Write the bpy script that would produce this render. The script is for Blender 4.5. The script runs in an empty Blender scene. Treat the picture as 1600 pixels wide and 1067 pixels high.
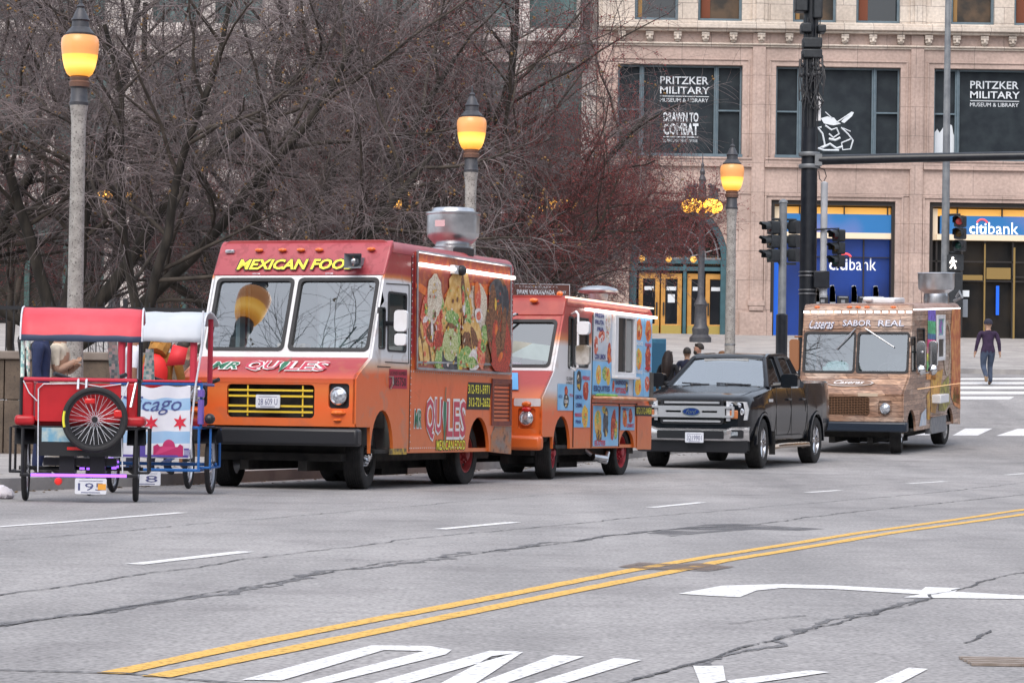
import bpy, bmesh, math, random
import numpy as np
from mathutils import Vector, Matrix
from mathutils.geometry import tessellate_polygon
PI = math.pi
S = bpy.context.scene
COL = S.collection
# ------------------------------------------------------------------ camera
F_PX, ROLL, PITCH, CAM_H = 4500.0, 0.015, 0.0259, 0.92
cam = bpy.data.cameras.new('camera'); camo = bpy.data.objects.new('camera', cam); COL.objects.link(camo)
cam.sensor_width = 36; cam.lens = F_PX / 1600 * 36; cam.clip_end = 2000; cam.clip_start = .1
camo.matrix_world = Matrix.Translation((0, 0, CAM_H)) @ Matrix.Rotation(PI/2 + PITCH, 4, 'X') @ Matrix.Rotation(ROLL, 4, 'Z')
S.camera = camo
# ------------------------------------------------------------------ sky, sun, exposure
SUN_EL, SUN_AZ = math.radians(48), math.radians(195)     # azimuth measured clockwise from +Y
w = bpy.data.worlds.new('World'); S.world = w; w.use_nodes = True
nt = w.node_tree; bg = nt.nodes['Background']
sky = nt.nodes.new('ShaderNodeTexSky'); sky.sky_type = 'NISHITA'; sky.sun_disc = False
sky.sun_elevation = SUN_EL; sky.sun_rotation = SUN_AZ; sky.air_density = 1.0; sky.dust_density = 3.5; sky.ozone_density = 1.0
wmx = nt.nodes.new('ShaderNodeMix'); wmx.data_type = 'RGBA'; wmx.inputs['Factor'].default_value = .62      # a thin overcast over the clear sky
nt.links.new(sky.outputs[0], wmx.inputs['A']); wmx.inputs['B'].default_value = (5.0, 5.35, 5.9, 1)
nt.links.new(wmx.outputs['Result'], bg.inputs[0]); bg.inputs[1].default_value = 0.13
sl = bpy.data.lights.new('sun', 'SUN'); sl.energy = 0.9; sl.angle = math.radians(40); sl.color = (1, .93, .86)
so = bpy.data.objects.new('sun', sl); COL.objects.link(so)
sd = Vector((math.sin(SUN_AZ)*math.cos(SUN_EL), math.cos(SUN_AZ)*math.cos(SUN_EL), math.sin(SUN_EL)))
so.rotation_euler = sd.to_track_quat('Z', 'Y').to_euler()
S.view_settings.view_transform = 'Standard'; S.view_settings.look = 'None'
S.view_settings.exposure = 1.06; S.view_settings.gamma = 1
S.render.engine = 'CYCLES'
S.cycles.max_bounces = 8; S.cycles.transparent_max_bounces = 12
S.cycles.use_denoising = True
# ------------------------------------------------------------------ ground profile and rays
GY = [(-80, 0), (36, 0), (42, .03), (50, .11), (58, .31), (62, .49), (66, .74), (72, 1.25), (80, 1.98), (90, 2.74), (108, 3.95), (140, 5.4), (400, 12)]
def g(y):
    if y <= GY[0][0]: return 0.
    for i in range(len(GY)-1):
        a, b = GY[i], GY[i+1]
        if y <= b[0]:
            def slope(k):
                if k <= 0 or k >= len(GY)-1: return 0.
                d0 = (GY[k][1]-GY[k-1][1])/(GY[k][0]-GY[k-1][0]); d1 = (GY[k+1][1]-GY[k][1])/(GY[k+1][0]-GY[k][0])
                return 0. if d0*d1 <= 0 else 2*d0*d1/(d0+d1)
            h = b[0]-a[0]; t = (y-a[0])/h
            return (a[1]*(1+2*t)*(1-t)**2 + slope(i)*h*t*(1-t)**2 + b[1]*t*t*(3-2*t) + slope(i+1)*h*t*t*(t-1))
    return GY[-1][1]
def ray(px, py):
    a, b = px-800, py-533.5; c, s = math.cos(ROLL), math.sin(ROLL)
    x = (a*c+b*s)/F_PX; z = -(-a*s+b*c)/F_PX
    c, s = math.cos(PITCH), math.sin(PITCH)
    return Vector((x, c-z*s, s+z*c))
def at(px, py, Y):
    d = ray(px, py); t = Y/d.y
    return Vector((d.x*t, Y, CAM_H+d.z*t))
def on_ground(px, py, lift=0.):
    d = ray(px, py); lo, hi = 3., 200.
    y = lo
    while y < 200:
        if CAM_H + d.z*(y/d.y) < g(y)+lift: break
        y += .25
    lo, hi = y-.25, y
    for _ in range(30):
        m = (lo+hi)/2
        if CAM_H + d.z*(m/d.y) < g(m)+lift: hi = m
        else: lo = m
    return Vector((d.x*hi/d.y, hi, g(hi)+lift))
# ------------------------------------------------------------------ materials
def _nodes(name):
    m = bpy.data.materials.new(name); m.use_nodes = True
    return m, m.node_tree, m.node_tree.nodes['Principled BSDF']
def rgba(c): return (c[0], c[1], c[2], 1)
def mat(name, c, rough=.6, metal=0., c2=None, scale=5., detail=5., lo=.38, hi=.62, bump=0., bscale=None, coat=0., emit=None, es=1., stretch=None, spec=.5, c3=None, scale3=60.):
    m, nt, b = _nodes(name); N = nt.nodes; L = nt.links
    b.inputs['Roughness'].default_value = rough; b.inputs['Metallic'].default_value = metal
    b.inputs['Base Color'].default_value = rgba(c); b.inputs['Coat Weight'].default_value = coat
    b.inputs['Coat Roughness'].default_value = .06
    b.inputs['Specular IOR Level'].default_value = spec
    tc = N.new('ShaderNodeTexCoord'); vec = tc.outputs['Object']
    if stretch:
        mp = N.new('ShaderNodeMapping'); mp.inputs['Scale'].default_value = stretch; L.new(vec, mp.inputs['Vector']); vec = mp.outputs[0]
    if c2:
        n = N.new('ShaderNodeTexNoise'); n.inputs['Scale'].default_value = scale; n.inputs['Detail'].default_value = detail; L.new(vec, n.inputs['Vector'])
        r = N.new('ShaderNodeValToRGB'); r.color_ramp.elements[0].position = lo; r.color_ramp.elements[1].position = hi
        r.color_ramp.elements[0].color = rgba(c); r.color_ramp.elements[1].color = rgba(c2); L.new(n.outputs['Fac'], r.inputs['Fac'])
        out = r.outputs['Color']
        if c3:
            n3 = N.new('ShaderNodeTexNoise'); n3.inputs['Scale'].default_value = scale3; n3.inputs['Detail'].default_value = 3; L.new(vec, n3.inputs['Vector'])
            r3 = N.new('ShaderNodeValToRGB'); r3.color_ramp.elements[0].position = .55; r3.color_ramp.elements[1].position = .68
            L.new(n3.outputs['Fac'], r3.inputs['Fac'])
            mx = N.new('ShaderNodeMix'); mx.data_type = 'RGBA'; L.new(r3.outputs['Color'], mx.inputs['Factor']); L.new(out, mx.inputs['A']); mx.inputs['B'].default_value = rgba(c3)
            out = mx.outputs['Result']
        L.new(out, b.inputs['Base Color'])
    if bump:
        n2 = N.new('ShaderNodeTexNoise'); n2.inputs['Scale'].default_value = bscale or scale*3; n2.inputs['Detail'].default_value = 6; L.new(vec, n2.inputs['Vector'])
        bp = N.new('ShaderNodeBump'); bp.inputs['Strength'].default_value = bump; bp.inputs['Distance'].default_value = .02
        L.new(n2.outputs['Fac'], bp.inputs['Height']); L.new(bp.outputs[0], b.inputs['Normal'])
    if emit:
        b.inputs['Emission Color'].default_value = rgba(emit); b.inputs['Emission Strength'].default_value = es
    return m
def ramp_mat(name, stops, axis='Z', rough=.4, noise=.06, coat=.3, dirt=None, pattern=None):
    """paint that changes along one axis of the thing itself (a printed wrap)"""
    m, nt, b = _nodes(name); N = nt.nodes; L = nt.links
    b.inputs['Roughness'].default_value = rough; b.inputs['Coat Weight'].default_value = coat; b.inputs['Coat Roughness'].default_value = .15
    tc = N.new('ShaderNodeTexCoord'); sp = N.new('ShaderNodeSeparateXYZ'); L.new(tc.outputs['Object'], sp.inputs[0])
    n = N.new('ShaderNodeTexNoise'); n.inputs['Scale'].default_value = 3; n.inputs['Detail'].default_value = 4; L.new(tc.outputs['Object'], n.inputs['Vector'])
    ma = N.new('ShaderNodeMath'); ma.operation = 'MULTIPLY_ADD'; ma.inputs[1].default_value = noise*2; ma.inputs[2].default_value = -noise; L.new(n.outputs['Fac'], ma.inputs[0])
    ad = N.new('ShaderNodeMath'); L.new(sp.outputs[axis], ad.inputs[0]); L.new(ma.outputs[0], ad.inputs[1])
    lo, hi = stops[0][0], stops[-1][0]
    mr = N.new('ShaderNodeMapRange'); mr.inputs['From Min'].default_value = lo; mr.inputs['From Max'].default_value = hi; L.new(ad.outputs[0], mr.inputs['Value'])
    r = N.new('ShaderNodeValToRGB'); cr = r.color_ramp
    while len(cr.elements) < len(stops): cr.elements.new(.5)
    for e, (p, c) in zip(cr.elements, stops): e.position = (p-lo)/(hi-lo); e.color = rgba(c)
    L.new(mr.outputs[0], r.inputs['Fac']); out = r.outputs['Color']
    def over(out, c, sc, a, bb, typ='noise', amt=1.):
        if typ == 'noise':
            t = N.new('ShaderNodeTexNoise'); t.inputs['Scale'].default_value = sc; t.inputs['Detail'].default_value = 6; t.inputs['Distortion'].default_value = .6; o = t.outputs['Fac']
        else:
            t = N.new('ShaderNodeTexVoronoi'); t.inputs['Scale'].default_value = sc; t.feature = 'DISTANCE_TO_EDGE'; o = t.outputs['Distance']
        L.new(tc.outputs['Object'], t.inputs['Vector'])
        q = N.new('ShaderNodeMapRange'); q.inputs['From Min'].default_value = a; q.inputs['From Max'].default_value = bb; q.inputs['To Max'].default_value = amt; L.new(o, q.inputs['Value'])
        mx = N.new('ShaderNodeMix'); mx.data_type = 'RGBA'; L.new(q.outputs[0], mx.inputs['Factor']); L.new(out, mx.inputs['A']); mx.inputs['B'].default_value = rgba(c)
        return mx.outputs['Result']
    if pattern: out = over(out, pattern, 9, .5, .56, 'noise', .5)
    if dirt: out = over(out, dirt, 4.5, .56, .75, 'noise', .55)
    L.new(out, b.inputs['Base Color'])
    wv = N.new('ShaderNodeTexNoise'); wv.inputs['Scale'].default_value = 2.6; wv.inputs['Detail'].default_value = 3; L.new(tc.outputs['Object'], wv.inputs['Vector'])
    bp = N.new('ShaderNodeBump'); bp.inputs['Strength'].default_value = .35; bp.inputs['Distance'].default_value = .03; L.new(wv.outputs['Fac'], bp.inputs['Height']); L.new(bp.outputs[0], b.inputs['Normal'])     # sheet metal is never quite flat
    return m
def glow_mat(name, stops):
    """lit glass: brighter level with the bulb inside, along the thing's own height"""
    m, nt, b = _nodes(name); N = nt.nodes; L = nt.links; b.inputs['Roughness'].default_value = .3
    tc = N.new('ShaderNodeTexCoord'); sp = N.new('ShaderNodeSeparateXYZ'); L.new(tc.outputs['Object'], sp.inputs[0]); lo, hi = stops[0][0], stops[-1][0]
    mr = N.new('ShaderNodeMapRange'); mr.inputs['From Min'].default_value = lo; mr.inputs['From Max'].default_value = hi; L.new(sp.outputs['Z'], mr.inputs['Value'])
    r = N.new('ShaderNodeValToRGB')
    while len(r.color_ramp.elements) < len(stops): r.color_ramp.elements.new(.5)
    for e, (p, c) in zip(r.color_ramp.elements, stops): e.position = (p-lo)/(hi-lo); e.color = rgba(c)
    L.new(mr.outputs[0], r.inputs[0]); L.new(r.outputs[0], b.inputs['Emission Color']); b.inputs['Emission Strength'].default_value = 1.; b.inputs['Base Color'].default_value = (.55,.3,.1,1)
    return m
def glass(name, tint=(.8, .9, .9), refl=.12, rough=.0):
    m = bpy.data.materials.new(name); m.use_nodes = True; nt = m.node_tree; N = nt.nodes; L = nt.links; N.clear()
    o = N.new('ShaderNodeOutputMaterial'); mx = N.new('ShaderNodeMixShader'); t = N.new('ShaderNodeBsdfTransparent'); gl = N.new('ShaderNodeBsdfGlossy')
    t.inputs[0].default_value = rgba(tint); gl.inputs['Roughness'].default_value = rough; gl.inputs[0].default_value = (.95, .98, 1, 1)
    fr = N.new('ShaderNodeFresnel'); fr.inputs[0].default_value = 1.5
    ad = N.new('ShaderNodeMath'); ad.inputs[1].default_value = refl; ad.use_clamp = True; L.new(fr.outputs[0], ad.inputs[0])
    L.new(ad.outputs[0], mx.inputs[0]); L.new(t.outputs[0], mx.inputs[1]); L.new(gl.outputs[0], mx.inputs[2]); L.new(mx.outputs[0], o.inputs[0])
    return m
# ------------------------------------------------------------------ mesh builder
_txt = {}
_tmp = bpy.data.scenes.new('workbench')      # empty helper scene where text and skin shapes are evaluated, removed at the end
def evaluated_mesh(o):
    _tmp.collection.objects.link(o)
    with bpy.context.temp_override(scene=_tmp, view_layer=_tmp.view_layers[0]):
        me = bpy.data.meshes.new_from_object(o.evaluated_get(bpy.context.evaluated_depsgraph_get()))
    bpy.data.objects.remove(o); return me
def text_geo(s, shear=0., bold=0.):
    k = (s, shear, bold)
    if k not in _txt:
        cu = bpy.data.curves.new('t', 'FONT'); cu.body = s; cu.shear = shear; cu.offset = bold; cu.resolution_u = 2
        me = evaluated_mesh(bpy.data.objects.new('t', cu))
        V = np.array([v.co[:2] for v in me.vertices]); Fc = [tuple(p.vertices) for p in me.polygons]
        bpy.data.meshes.remove(me); bpy.data.curves.remove(cu)
        _txt[k] = (V, Fc)
    return _txt[k]
def rrect(x0, y0, x1, y1, r=.05, n=4):
    P = []
    for cx, cy, a in ((x1-r, y1-r, 0), (x0+r, y1-r, 90), (x0+r, y0+r, 180), (x1-r, y0+r, 270)):
        for i in range(n+1):
            t = math.radians(a+90*i/n); P.append((cx+r*math.cos(t), cy+r*math.sin(t)))
    return P
def arc(cx, cy, r, a0, a1, n=10, ry=None):
    ry = ry or r
    return [(cx+r*math.cos(math.radians(a0+(a1-a0)*i/n)), cy+ry*math.sin(math.radians(a0+(a1-a0)*i/n))) for i in range(n+1)]
X, Yv, Z = Vector((1, 0, 0)), Vector((0, 1, 0)), Vector((0, 0, 1))
class MB:
    def __init__(s): s.v = []; s.f = []; s.m = []
    def add(s, V, F, m=0):
        o = len(s.v); s.v.extend(tuple(p) for p in V)
        for i, f in enumerate(F): s.f.append(tuple(o+k for k in f)); s.m.append(m[i] if isinstance(m, list) else m)
        return s
    def box(s, x0, x1, y0, y1, z0, z1, m=0):
        return s.add([(x0,y0,z0),(x1,y0,z0),(x1,y1,z0),(x0,y1,z0),(x0,y0,z1),(x1,y0,z1),(x1,y1,z1),(x0,y1,z1)],
                     [(0,3,2,1),(4,5,6,7),(0,1,5,4),(1,2,6,5),(2,3,7,6),(3,0,4,7)], m)
    def plate(s, outer, holes=(), o=(0,0,0), ux=X, uy=Z, t=.02, m=0, me=None):
        o = Vector(o); ux = Vector(ux); uy = Vector(uy); n = ux.cross(uy).normalized()
        loops = [list(outer)]+[list(h) for h in holes]; flat = [p for l in loops for p in l]; N = len(flat)
        tris = tessellate_polygon([[Vector((p[0], p[1], 0)) for p in l] for l in loops])
        V = [o+ux*p[0]+uy*p[1] for p in flat]; V += [v-n*t for v in V]
        Fc = []
        for a, b, c in tris:
            A, B, C = flat[a], flat[b], flat[c]
            cr = (B[0]-A[0])*(C[1]-A[1])-(B[1]-A[1])*(C[0]-A[0])
            if cr < 0: a, c = c, a
            Fc.append((a, b, c)); Fc.append((c+N, b+N, a+N))
        ms = [m]*len(Fc); k = 0
        for li, l in enumerate(loops):
            ar = sum(l[i][0]*l[(i+1) % len(l)][1]-l[(i+1) % len(l)][0]*l[i][1] for i in range(len(l)))
            flip = (ar < 0) != (li > 0)
            for i in range(len(l)):
                a, b = k+i, k+(i+1) % len(l)
                Fc.append((a, a+N, b+N, b) if not flip else (b, b+N, a+N, a)); ms.append(m if me is None else me)
            k += len(l)
        return s.add(V, Fc, ms)
    def prism(s, poly, axis, a, b, m=0):
        if axis == 'x': return s.plate(poly, (), (b, 0, 0), Yv, Z, b-a, m)
        if axis == 'y': return s.plate(poly, (), (0, a, 0), X, Z, b-a, m)
        return s.plate(poly, (), (0, 0, b), X, Yv, b-a, m)
    def tube(s, P, r, n=8, m=0, cap=True):
        P = [Vector(p) for p in P]; R = r if isinstance(r, (list, tuple)) else [r]*len(P)
        V = []; Fc = []; prev = None
        for i, p in enumerate(P):
            d = (P[min(i+1, len(P)-1)]-P[max(i-1, 0)]).normalized()
            if prev is None: u = d.orthogonal().normalized()
            else:
                u = prev-d*prev.dot(d); u = u.normalized() if u.length > 1e-5 else d.orthogonal().normalized()
            prev = u; q = d.cross(u)
            for k in range(n):
                a = 2*PI*k/n; V.append(p+(u*math.cos(a)+q*math.sin(a))*R[i])
        for i in range(len(P)-1):
            for k in range(n): Fc.append((i*n+k, i*n+(k+1) % n, (i+1)*n+(k+1) % n, (i+1)*n+k))
        if cap: Fc.append(tuple(range(n-1, -1, -1))); Fc.append(tuple((len(P)-1)*n+k for k in range(n)))
        return s.add(V, Fc, m)
    def lathe(s, prof, n=24, o=(0,0,0), ax='z', m=0, cap=True):
        """prof: (radius, height) pairs, optionally with a material index for the span that follows"""
        V = []; Fc = []; ms = []; o = Vector(o)
        for p in prof:
            for k in range(n):
                a = 2*PI*k/n; c, q = p[0]*math.cos(a), p[0]*math.sin(a)
                V.append(o+(Vector((c, q, p[1])) if ax == 'z' else Vector((p[1], c, q)) if ax == 'x' else Vector((q, p[1], c))))
        for i in range(len(prof)-1):
            mi = prof[i][2] if len(prof[i]) > 2 else m
            for k in range(n): Fc.append((i*n+k, i*n+(k+1) % n, (i+1)*n+(k+1) % n, (i+1)*n+k)); ms.append(mi)
        if cap:
            if prof[0][0] > 1e-4: Fc.append(tuple(range(n-1, -1, -1))); ms.append(prof[0][2] if len(prof[0]) > 2 else m)
            if prof[-1][0] > 1e-4: Fc.append(tuple((len(prof)-1)*n+k for k in range(n))); ms.append(prof[-2][2] if len(prof[-2]) > 2 else m)
        return s.add(V, Fc, ms)
    def ball(s, c, r, n=10, m=0, sc=(1,1,1)):
        c = Vector(c); P = [(math.sin(PI*i/(n//2+2))*r, -math.cos(PI*i/(n//2+2))*r) for i in range(n//2+3)]
        b = MB().lathe([(max(p[0], 1e-4), p[1]) for p in P], n)
        return s.add([(c.x+v[0]*sc[0], c.y+v[1]*sc[1], c.z+v[2]*sc[2]) for v in b.v], b.f, m)
    def text(s, t, o, ux=X, uy=Z, h=.1, w=None, m=0, shear=0., bold=0., align='c', lift=0.):
        """o is the middle of the text line; h its height, w its width (None keeps the letter shapes)"""
        V, Fc = text_geo(t, shear, bold); lo, hi = V.min(0), V.max(0); sy = h/(hi[1]-lo[1]); sx = sy if w is None else w/(hi[0]-lo[0])
        o = Vector(o); ux = Vector(ux); uy = Vector(uy); n = ux.cross(uy).normalized()
        c = (lo+hi)/2
        if align == 'l': c = np.array([lo[0], c[1]])
        return s.add([o+ux*((p[0]-c[0])*sx)+uy*((p[1]-c[1])*sy)+n*lift for p in V], Fc, m)
    def blob(s, cx, cy, rx, ry, rot, o, ux=X, uy=Z, lift=.001, m=0, rnd=None, n=14, jag=.12):
        P = []; rnd = rnd or random
        ca, sa = math.cos(math.radians(rot)), math.sin(math.radians(rot))
        for i in range(n):
            a = 2*PI*i/n; q = 1+rnd.uniform(-jag, jag); x, y = rx*q*math.cos(a), ry*q*math.sin(a)
            P.append((cx+x*ca-y*sa, cy+x*sa+y*ca))
        o = Vector(o); ux = Vector(ux); uy = Vector(uy); nn = ux.cross(uy).normalized()
        return s.add([o+ux*p[0]+uy*p[1]+nn*lift for p in P], [tuple(range(n))], m)
    def poly(s, P, o=(0,0,0), ux=X, uy=Z, lift=0., m=0):
        o = Vector(o); ux = Vector(ux); uy = Vector(uy); nn = ux.cross(uy).normalized()
        tris = tessellate_polygon([[Vector((p[0], p[1], 0)) for p in P]]); Fc = []
        for a, b, c in tris:
            A, B, C = P[a], P[b], P[c]
            Fc.append((a, b, c) if (B[0]-A[0])*(C[1]-A[1])-(B[1]-A[1])*(C[0]-A[0]) > 0 else (c, b, a))
        return s.add([o+ux*p[0]+uy*p[1]+nn*lift for p in P], Fc, m)
    def build(s, name, mats, parent=None, bevel=0., loc=None, rot=None, smooth=32, seg=2):
        me = bpy.data.meshes.new(name); me.from_pydata([tuple(v) for v in s.v], [], s.f)
        for m in (mats if isinstance(mats, (list, tuple)) else [mats]): me.materials.append(m)
        me.polygons.foreach_set('material_index', s.m)
        if smooth: me.shade_smooth(); me.set_sharp_from_angle(angle=math.radians(smooth))
        me.update()
        o = bpy.data.objects.new(name, me); COL.objects.link(o)
        if parent: o.parent = parent
        if loc: o.location = loc
        if rot: o.rotation_euler = rot
        if bevel:
            b = o.modifiers.new('b', 'BEVEL'); b.width = bevel; b.segments = seg; b.limit_method = 'ANGLE'; b.angle_limit = math.radians(40)
        return o
def tag(o, label, cat, group=None, kind=None):
    if label: o['label'] = label
    if cat: o['category'] = cat
    if group: o['group'] = group
    if kind: o['kind'] = kind
    return o
def structure(o): o['kind'] = 'structure'; return o
def thing(name, label, cat, loc=(0,0,0), rz=0., rx=0., group=None):
    o = bpy.data.objects.new(name, None); COL.objects.link(o); o.location = loc; o.rotation_euler = (rx, 0, rz); o.empty_display_size = .3
    return tag(o, label, cat, group)
def dup(root, loc, rz=None, label=None):
    def cp(o, parent):
        c = o.copy(); COL.objects.link(c)
        if parent: c.parent = parent
        for ch in o.children: cp(ch, c)
        return c
    c = cp(root, None); c.location = loc
    if rz is not None: c.rotation_euler[2] = rz
    if label: c['label'] = label
    return c
# ------------------------------------------------------------------ shared materials
M = {}
M['rubber'] = mat('rubber', (.010,.010,.011), .85, c2=(.022,.021,.021), scale=8, bump=.3, bscale=60)
M['black'] = mat('black_paint', (.015,.016,.02), .4)
M['dark'] = mat('dark_underside', (.012,.012,.013), .85, c2=(.03,.028,.026), scale=6)
M['seal'] = mat('rubber_seal', (.02,.02,.023), .6)
M['chrome'] = mat('chrome', (.75,.76,.78), .14, 1.)
M['steel'] = mat('steel', (.62,.63,.65), .32, 1., c2=(.45,.46,.48), scale=4, bump=.06, bscale=12)
M['grey_metal'] = mat('grey_metal', (.2,.21,.23), .5, .3, c2=(.26,.27,.29), scale=9)
M['white_paint'] = mat('white_paint', (.72,.73,.76), .35, c2=(.62,.61,.61), scale=3.5, lo=.45, hi=.8, coat=.2)
M['white'] = mat('white_plain', (.78,.78,.8), .5)
M['amber'] = mat('amber_lens', (.85,.2,.03), .25, c2=(.7,.13,.02), scale=20, coat=.5)
M['red_lens'] = mat('red_lens', (.6,.02,.02), .25, coat=.5)
M['lens'] = mat('lamp_lens', (.72,.75,.8), .12, .6, c2=(.35,.37,.42), scale=30)
M['plate'] = mat('plate_white', (.7,.72,.78), .45, c2=(.6,.63,.7), scale=12)
M['plate_ink'] = mat('plate_ink', (.07,.08,.2), .5)
M['yellow_ink'] = mat('yellow_ink', (.85,.78,.06), .45)
M['black_ink'] = mat('black_ink', (.015,.012,.015), .5)
M['tube_light'] = mat('tube_light', (.9,.9,.9), .4, emit=(1,.93,.84), es=1.6)
M['led'] = mat('led_white', (.9,.9,.9), .4, emit=(.95,.96,1), es=1.6)
M['windscreen'] = glass('windscreen_glass', (.78,.93,.95), .2)
M['side_glass'] = glass('side_glass', (.45,.58,.58), .12)
M['dark_glass'] = mat('dark_glass', (.012,.014,.018), .05, spec=.8)
# ================================================================== THE GROUND
YAW = math.radians(20.3)
RD = Vector((math.sin(YAW), math.cos(YAW), 0)); RN = Vector((math.cos(YAW), -math.sin(YAW), 0))
KERB0 = Vector((-4.03, 36.3, 0))
def kerb_x(y, off=0.):                       # x of the kerb face at depth y, off metres to the right of it
    return KERB0.x + (y-KERB0.y)*math.tan(YAW) + off/math.cos(YAW)
def sheet(name, xf0, xf1, ys, nx, m, lift=0., kind=True, edge=0.):
    V = []; Fc = []
    for y in ys:
        a, b = xf0(y), xf1(y)
        for i in range(nx+1): V.append((a+(b-a)*i/nx, y, g(y)+lift))
    for j in range(len(ys)-1):
        for i in range(nx): k = j*(nx+1)+i; Fc.append((k, k+1, k+nx+2, k+nx+1))
    mb = MB().add(V, Fc)
    if edge:                                  # skirts along both long sides and both ends
        def skirt(ids):
            P = [V[i] for i in ids]; n = len(P); mb.add(P+[(p[0], p[1], p[2]-edge) for p in P], [(i, i+1, n+i+1, n+i) for i in range(n-1)])
        W_ = nx+1
        skirt([j*W_+nx for j in range(len(ys))]); skirt([j*W_ for j in range(len(ys))][::-1]); skirt(list(range(W_))); skirt([(len(ys)-1)*W_+i for i in range(W_)][::-1])
    o = mb.build(name, m)
    return structure(o)
def road_mat():
    m, nt, b = _nodes('worn_asphalt'); N = nt.nodes; L = nt.links
    tc = N.new('ShaderNodeTexCoord'); vec = tc.outputs['Object']
    def noise(sc, det, rot=0, st=None):
        v = vec
        if st:
            mp = N.new('ShaderNodeMapping'); mp.inputs['Rotation'].default_value = (0, 0, rot); mp.inputs['Scale'].default_value = st; L.new(vec, mp.inputs[0]); v = mp.outputs[0]
        n = N.new('ShaderNodeTexNoise'); n.inputs['Scale'].default_value = sc; n.inputs['Detail'].default_value = det; L.new(v, n.inputs['Vector']); return n.outputs['Fac']
    def ramp(f, stops):
        r = N.new('ShaderNodeValToRGB')
        while len(r.color_ramp.elements) < len(stops): r.color_ramp.elements.new(.5)
        for e, (p, c) in zip(r.color_ramp.elements, stops): e.position = p; e.color = rgba(c)
        L.new(f, r.inputs[0]); return r.outputs[0]
    def mix(a, bb, f, mode='MIX'):
        x = N.new('ShaderNodeMix'); x.data_type = 'RGBA'; x.blend_type = mode
        if isinstance(f, float): x.inputs['Factor'].default_value = f
        else: L.new(f, x.inputs['Factor'])
        L.new(a, x.inputs['A']); L.new(bb, x.inputs['B']); return x.outputs['Result']
    base = ramp(noise(.35, 6), [(.3, (.28,.27,.268)), (.7, (.355,.342,.338))])
    speck = ramp(noise(38, 3), [(.34, (.55,.55,.56)), (.5, (1,1,1)), (.68, (1.35,1.33,1.33))])
    c = mix(base, speck, .75, 'MULTIPLY')
    lanes = ramp(noise(1.0, 5, YAW, (.9, .05, 1)), [(.33, (.78,.78,.79)), (.62, (1.08,1.07,1.07))])
    c = mix(c, lanes, .85, 'MULTIPLY')
    blot = ramp(noise(.9, 8), [(.54, (1,1,1)), (.74, (.72,.71,.72))])
    c = mix(c, blot, .8, 'MULTIPLY')
    big = ramp(noise(.12, 4), [(.35, (.86,.86,.86)), (.65, (1.06,1.06,1.06))]); c = mix(c, big, .9, 'MULTIPLY')
    spots = ramp(noise(3.2, 3), [(.70, (1,1,1)), (.76, (.66,.65,.66))]); c = mix(c, spots, .7, 'MULTIPLY')
    fine = ramp(noise(6, 6), [(.3, (.88,.88,.88)), (.7, (1.08,1.08,1.08))])
    c = mix(c, fine, 1., 'MULTIPLY')
    L.new(c, b.inputs['Base Color']); b.inputs['Roughness'].default_value = .85; b.inputs['Specular IOR Level'].default_value = .3
    bp = N.new('ShaderNodeBump'); bp.inputs['Strength'].default_value = .35; bp.inputs['Distance'].default_value = .008; L.new(noise(60, 4), bp.inputs['Height']); L.new(bp.outputs[0], b.inputs['Normal'])
    return m
M['road'] = road_mat()
YS = [-60, -30, -10, 0, 6] + [8+1.*i for i in range(112)] + [125, 140, 180, 260, 390]
structure(sheet('road', lambda y: -220, lambda y: 220, YS, 24, M['road']))
M['walk'] = mat('sidewalk_concrete', (.30,.28,.27), .9, c2=(.40,.375,.355), scale=1.2, detail=8, bump=.2, bscale=30, c3=(.25,.235,.23), scale3=14)
M['kerb'] = mat('kerb_concrete', (.27,.26,.26), .9, c2=(.36,.345,.335), scale=2.5, detail=8, bump=.25, bscale=25)
sheet('sidewalk', lambda y: kerb_x(y)-30, lambda y: kerb_x(y, -.16), [4+1.5*i for i in range(43)], 6, M['walk'], .14, edge=.16)
sheet('kerb', lambda y: kerb_x(y, -.155), lambda y: kerb_x(y), [4+1.5*i for i in range(43)], 1, M['kerb'], .145, edge=.16)
sheet('far_sidewalk', lambda y: -90, lambda y: 90, [85.3+1.5*i for i in range(18)], 8, M['walk'], .14, edge=.16)
sheet('far_kerb', lambda y: -90, lambda y: 90, [85.0, 85.3], 8, M['kerb'], .145, edge=.16)
# ------------------------------------------------------------------ painted markings and cracks: thin sheets lying on the road
def worn(name, c, amt=.5, top=1., sc=32):
    m, nt, b = _nodes(name); N = nt.nodes; L = nt.links
    b.inputs['Base Color'].default_value = rgba(c); b.inputs['Roughness'].default_value = .75
    tc = N.new('ShaderNodeTexCoord'); n = N.new('ShaderNodeTexNoise'); n.inputs['Scale'].default_value = sc; n.inputs['Detail'].default_value = 8; L.new(tc.outputs['Object'], n.inputs['Vector'])
    r = N.new('ShaderNodeMapRange'); r.inputs['To Max'].default_value = top; r.inputs['From Min'].default_value = .38-.1*(1-amt); r.inputs['From Max'].default_value = .5; L.new(n.outputs['Fac'], r.inputs['Value'])
    r.inputs['To Min'].default_value = max(0, top-amt)
    L.new(r.outputs[0], b.inputs['Alpha'])
    return m
M['mark_white'] = worn('worn_white_paint', (.74,.73,.73), .5)
M['mark_yellow'] = worn('worn_yellow_paint', (.70,.41,.085), .5)
M['crack'] = worn('crack_tar', (.07,.068,.072), .8)
M['crack_soft'] = worn('crack_stain', (.15,.145,.15), 1.0)
M['rust'] = worn('rusty_stain', (.16,.115,.095), .6, .7, 5)
M['tar'] = worn('thin_tar_patch', (.10,.097,.105), .6, .6, 3)
def resample(P, step):
    out = [P[0]]
    for a, b in zip(P, P[1:]):
        n = max(1, int((b-a).length/step))
        for i in range(1, n+1): out.append(a.lerp(b, i/n))
    return out
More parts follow.
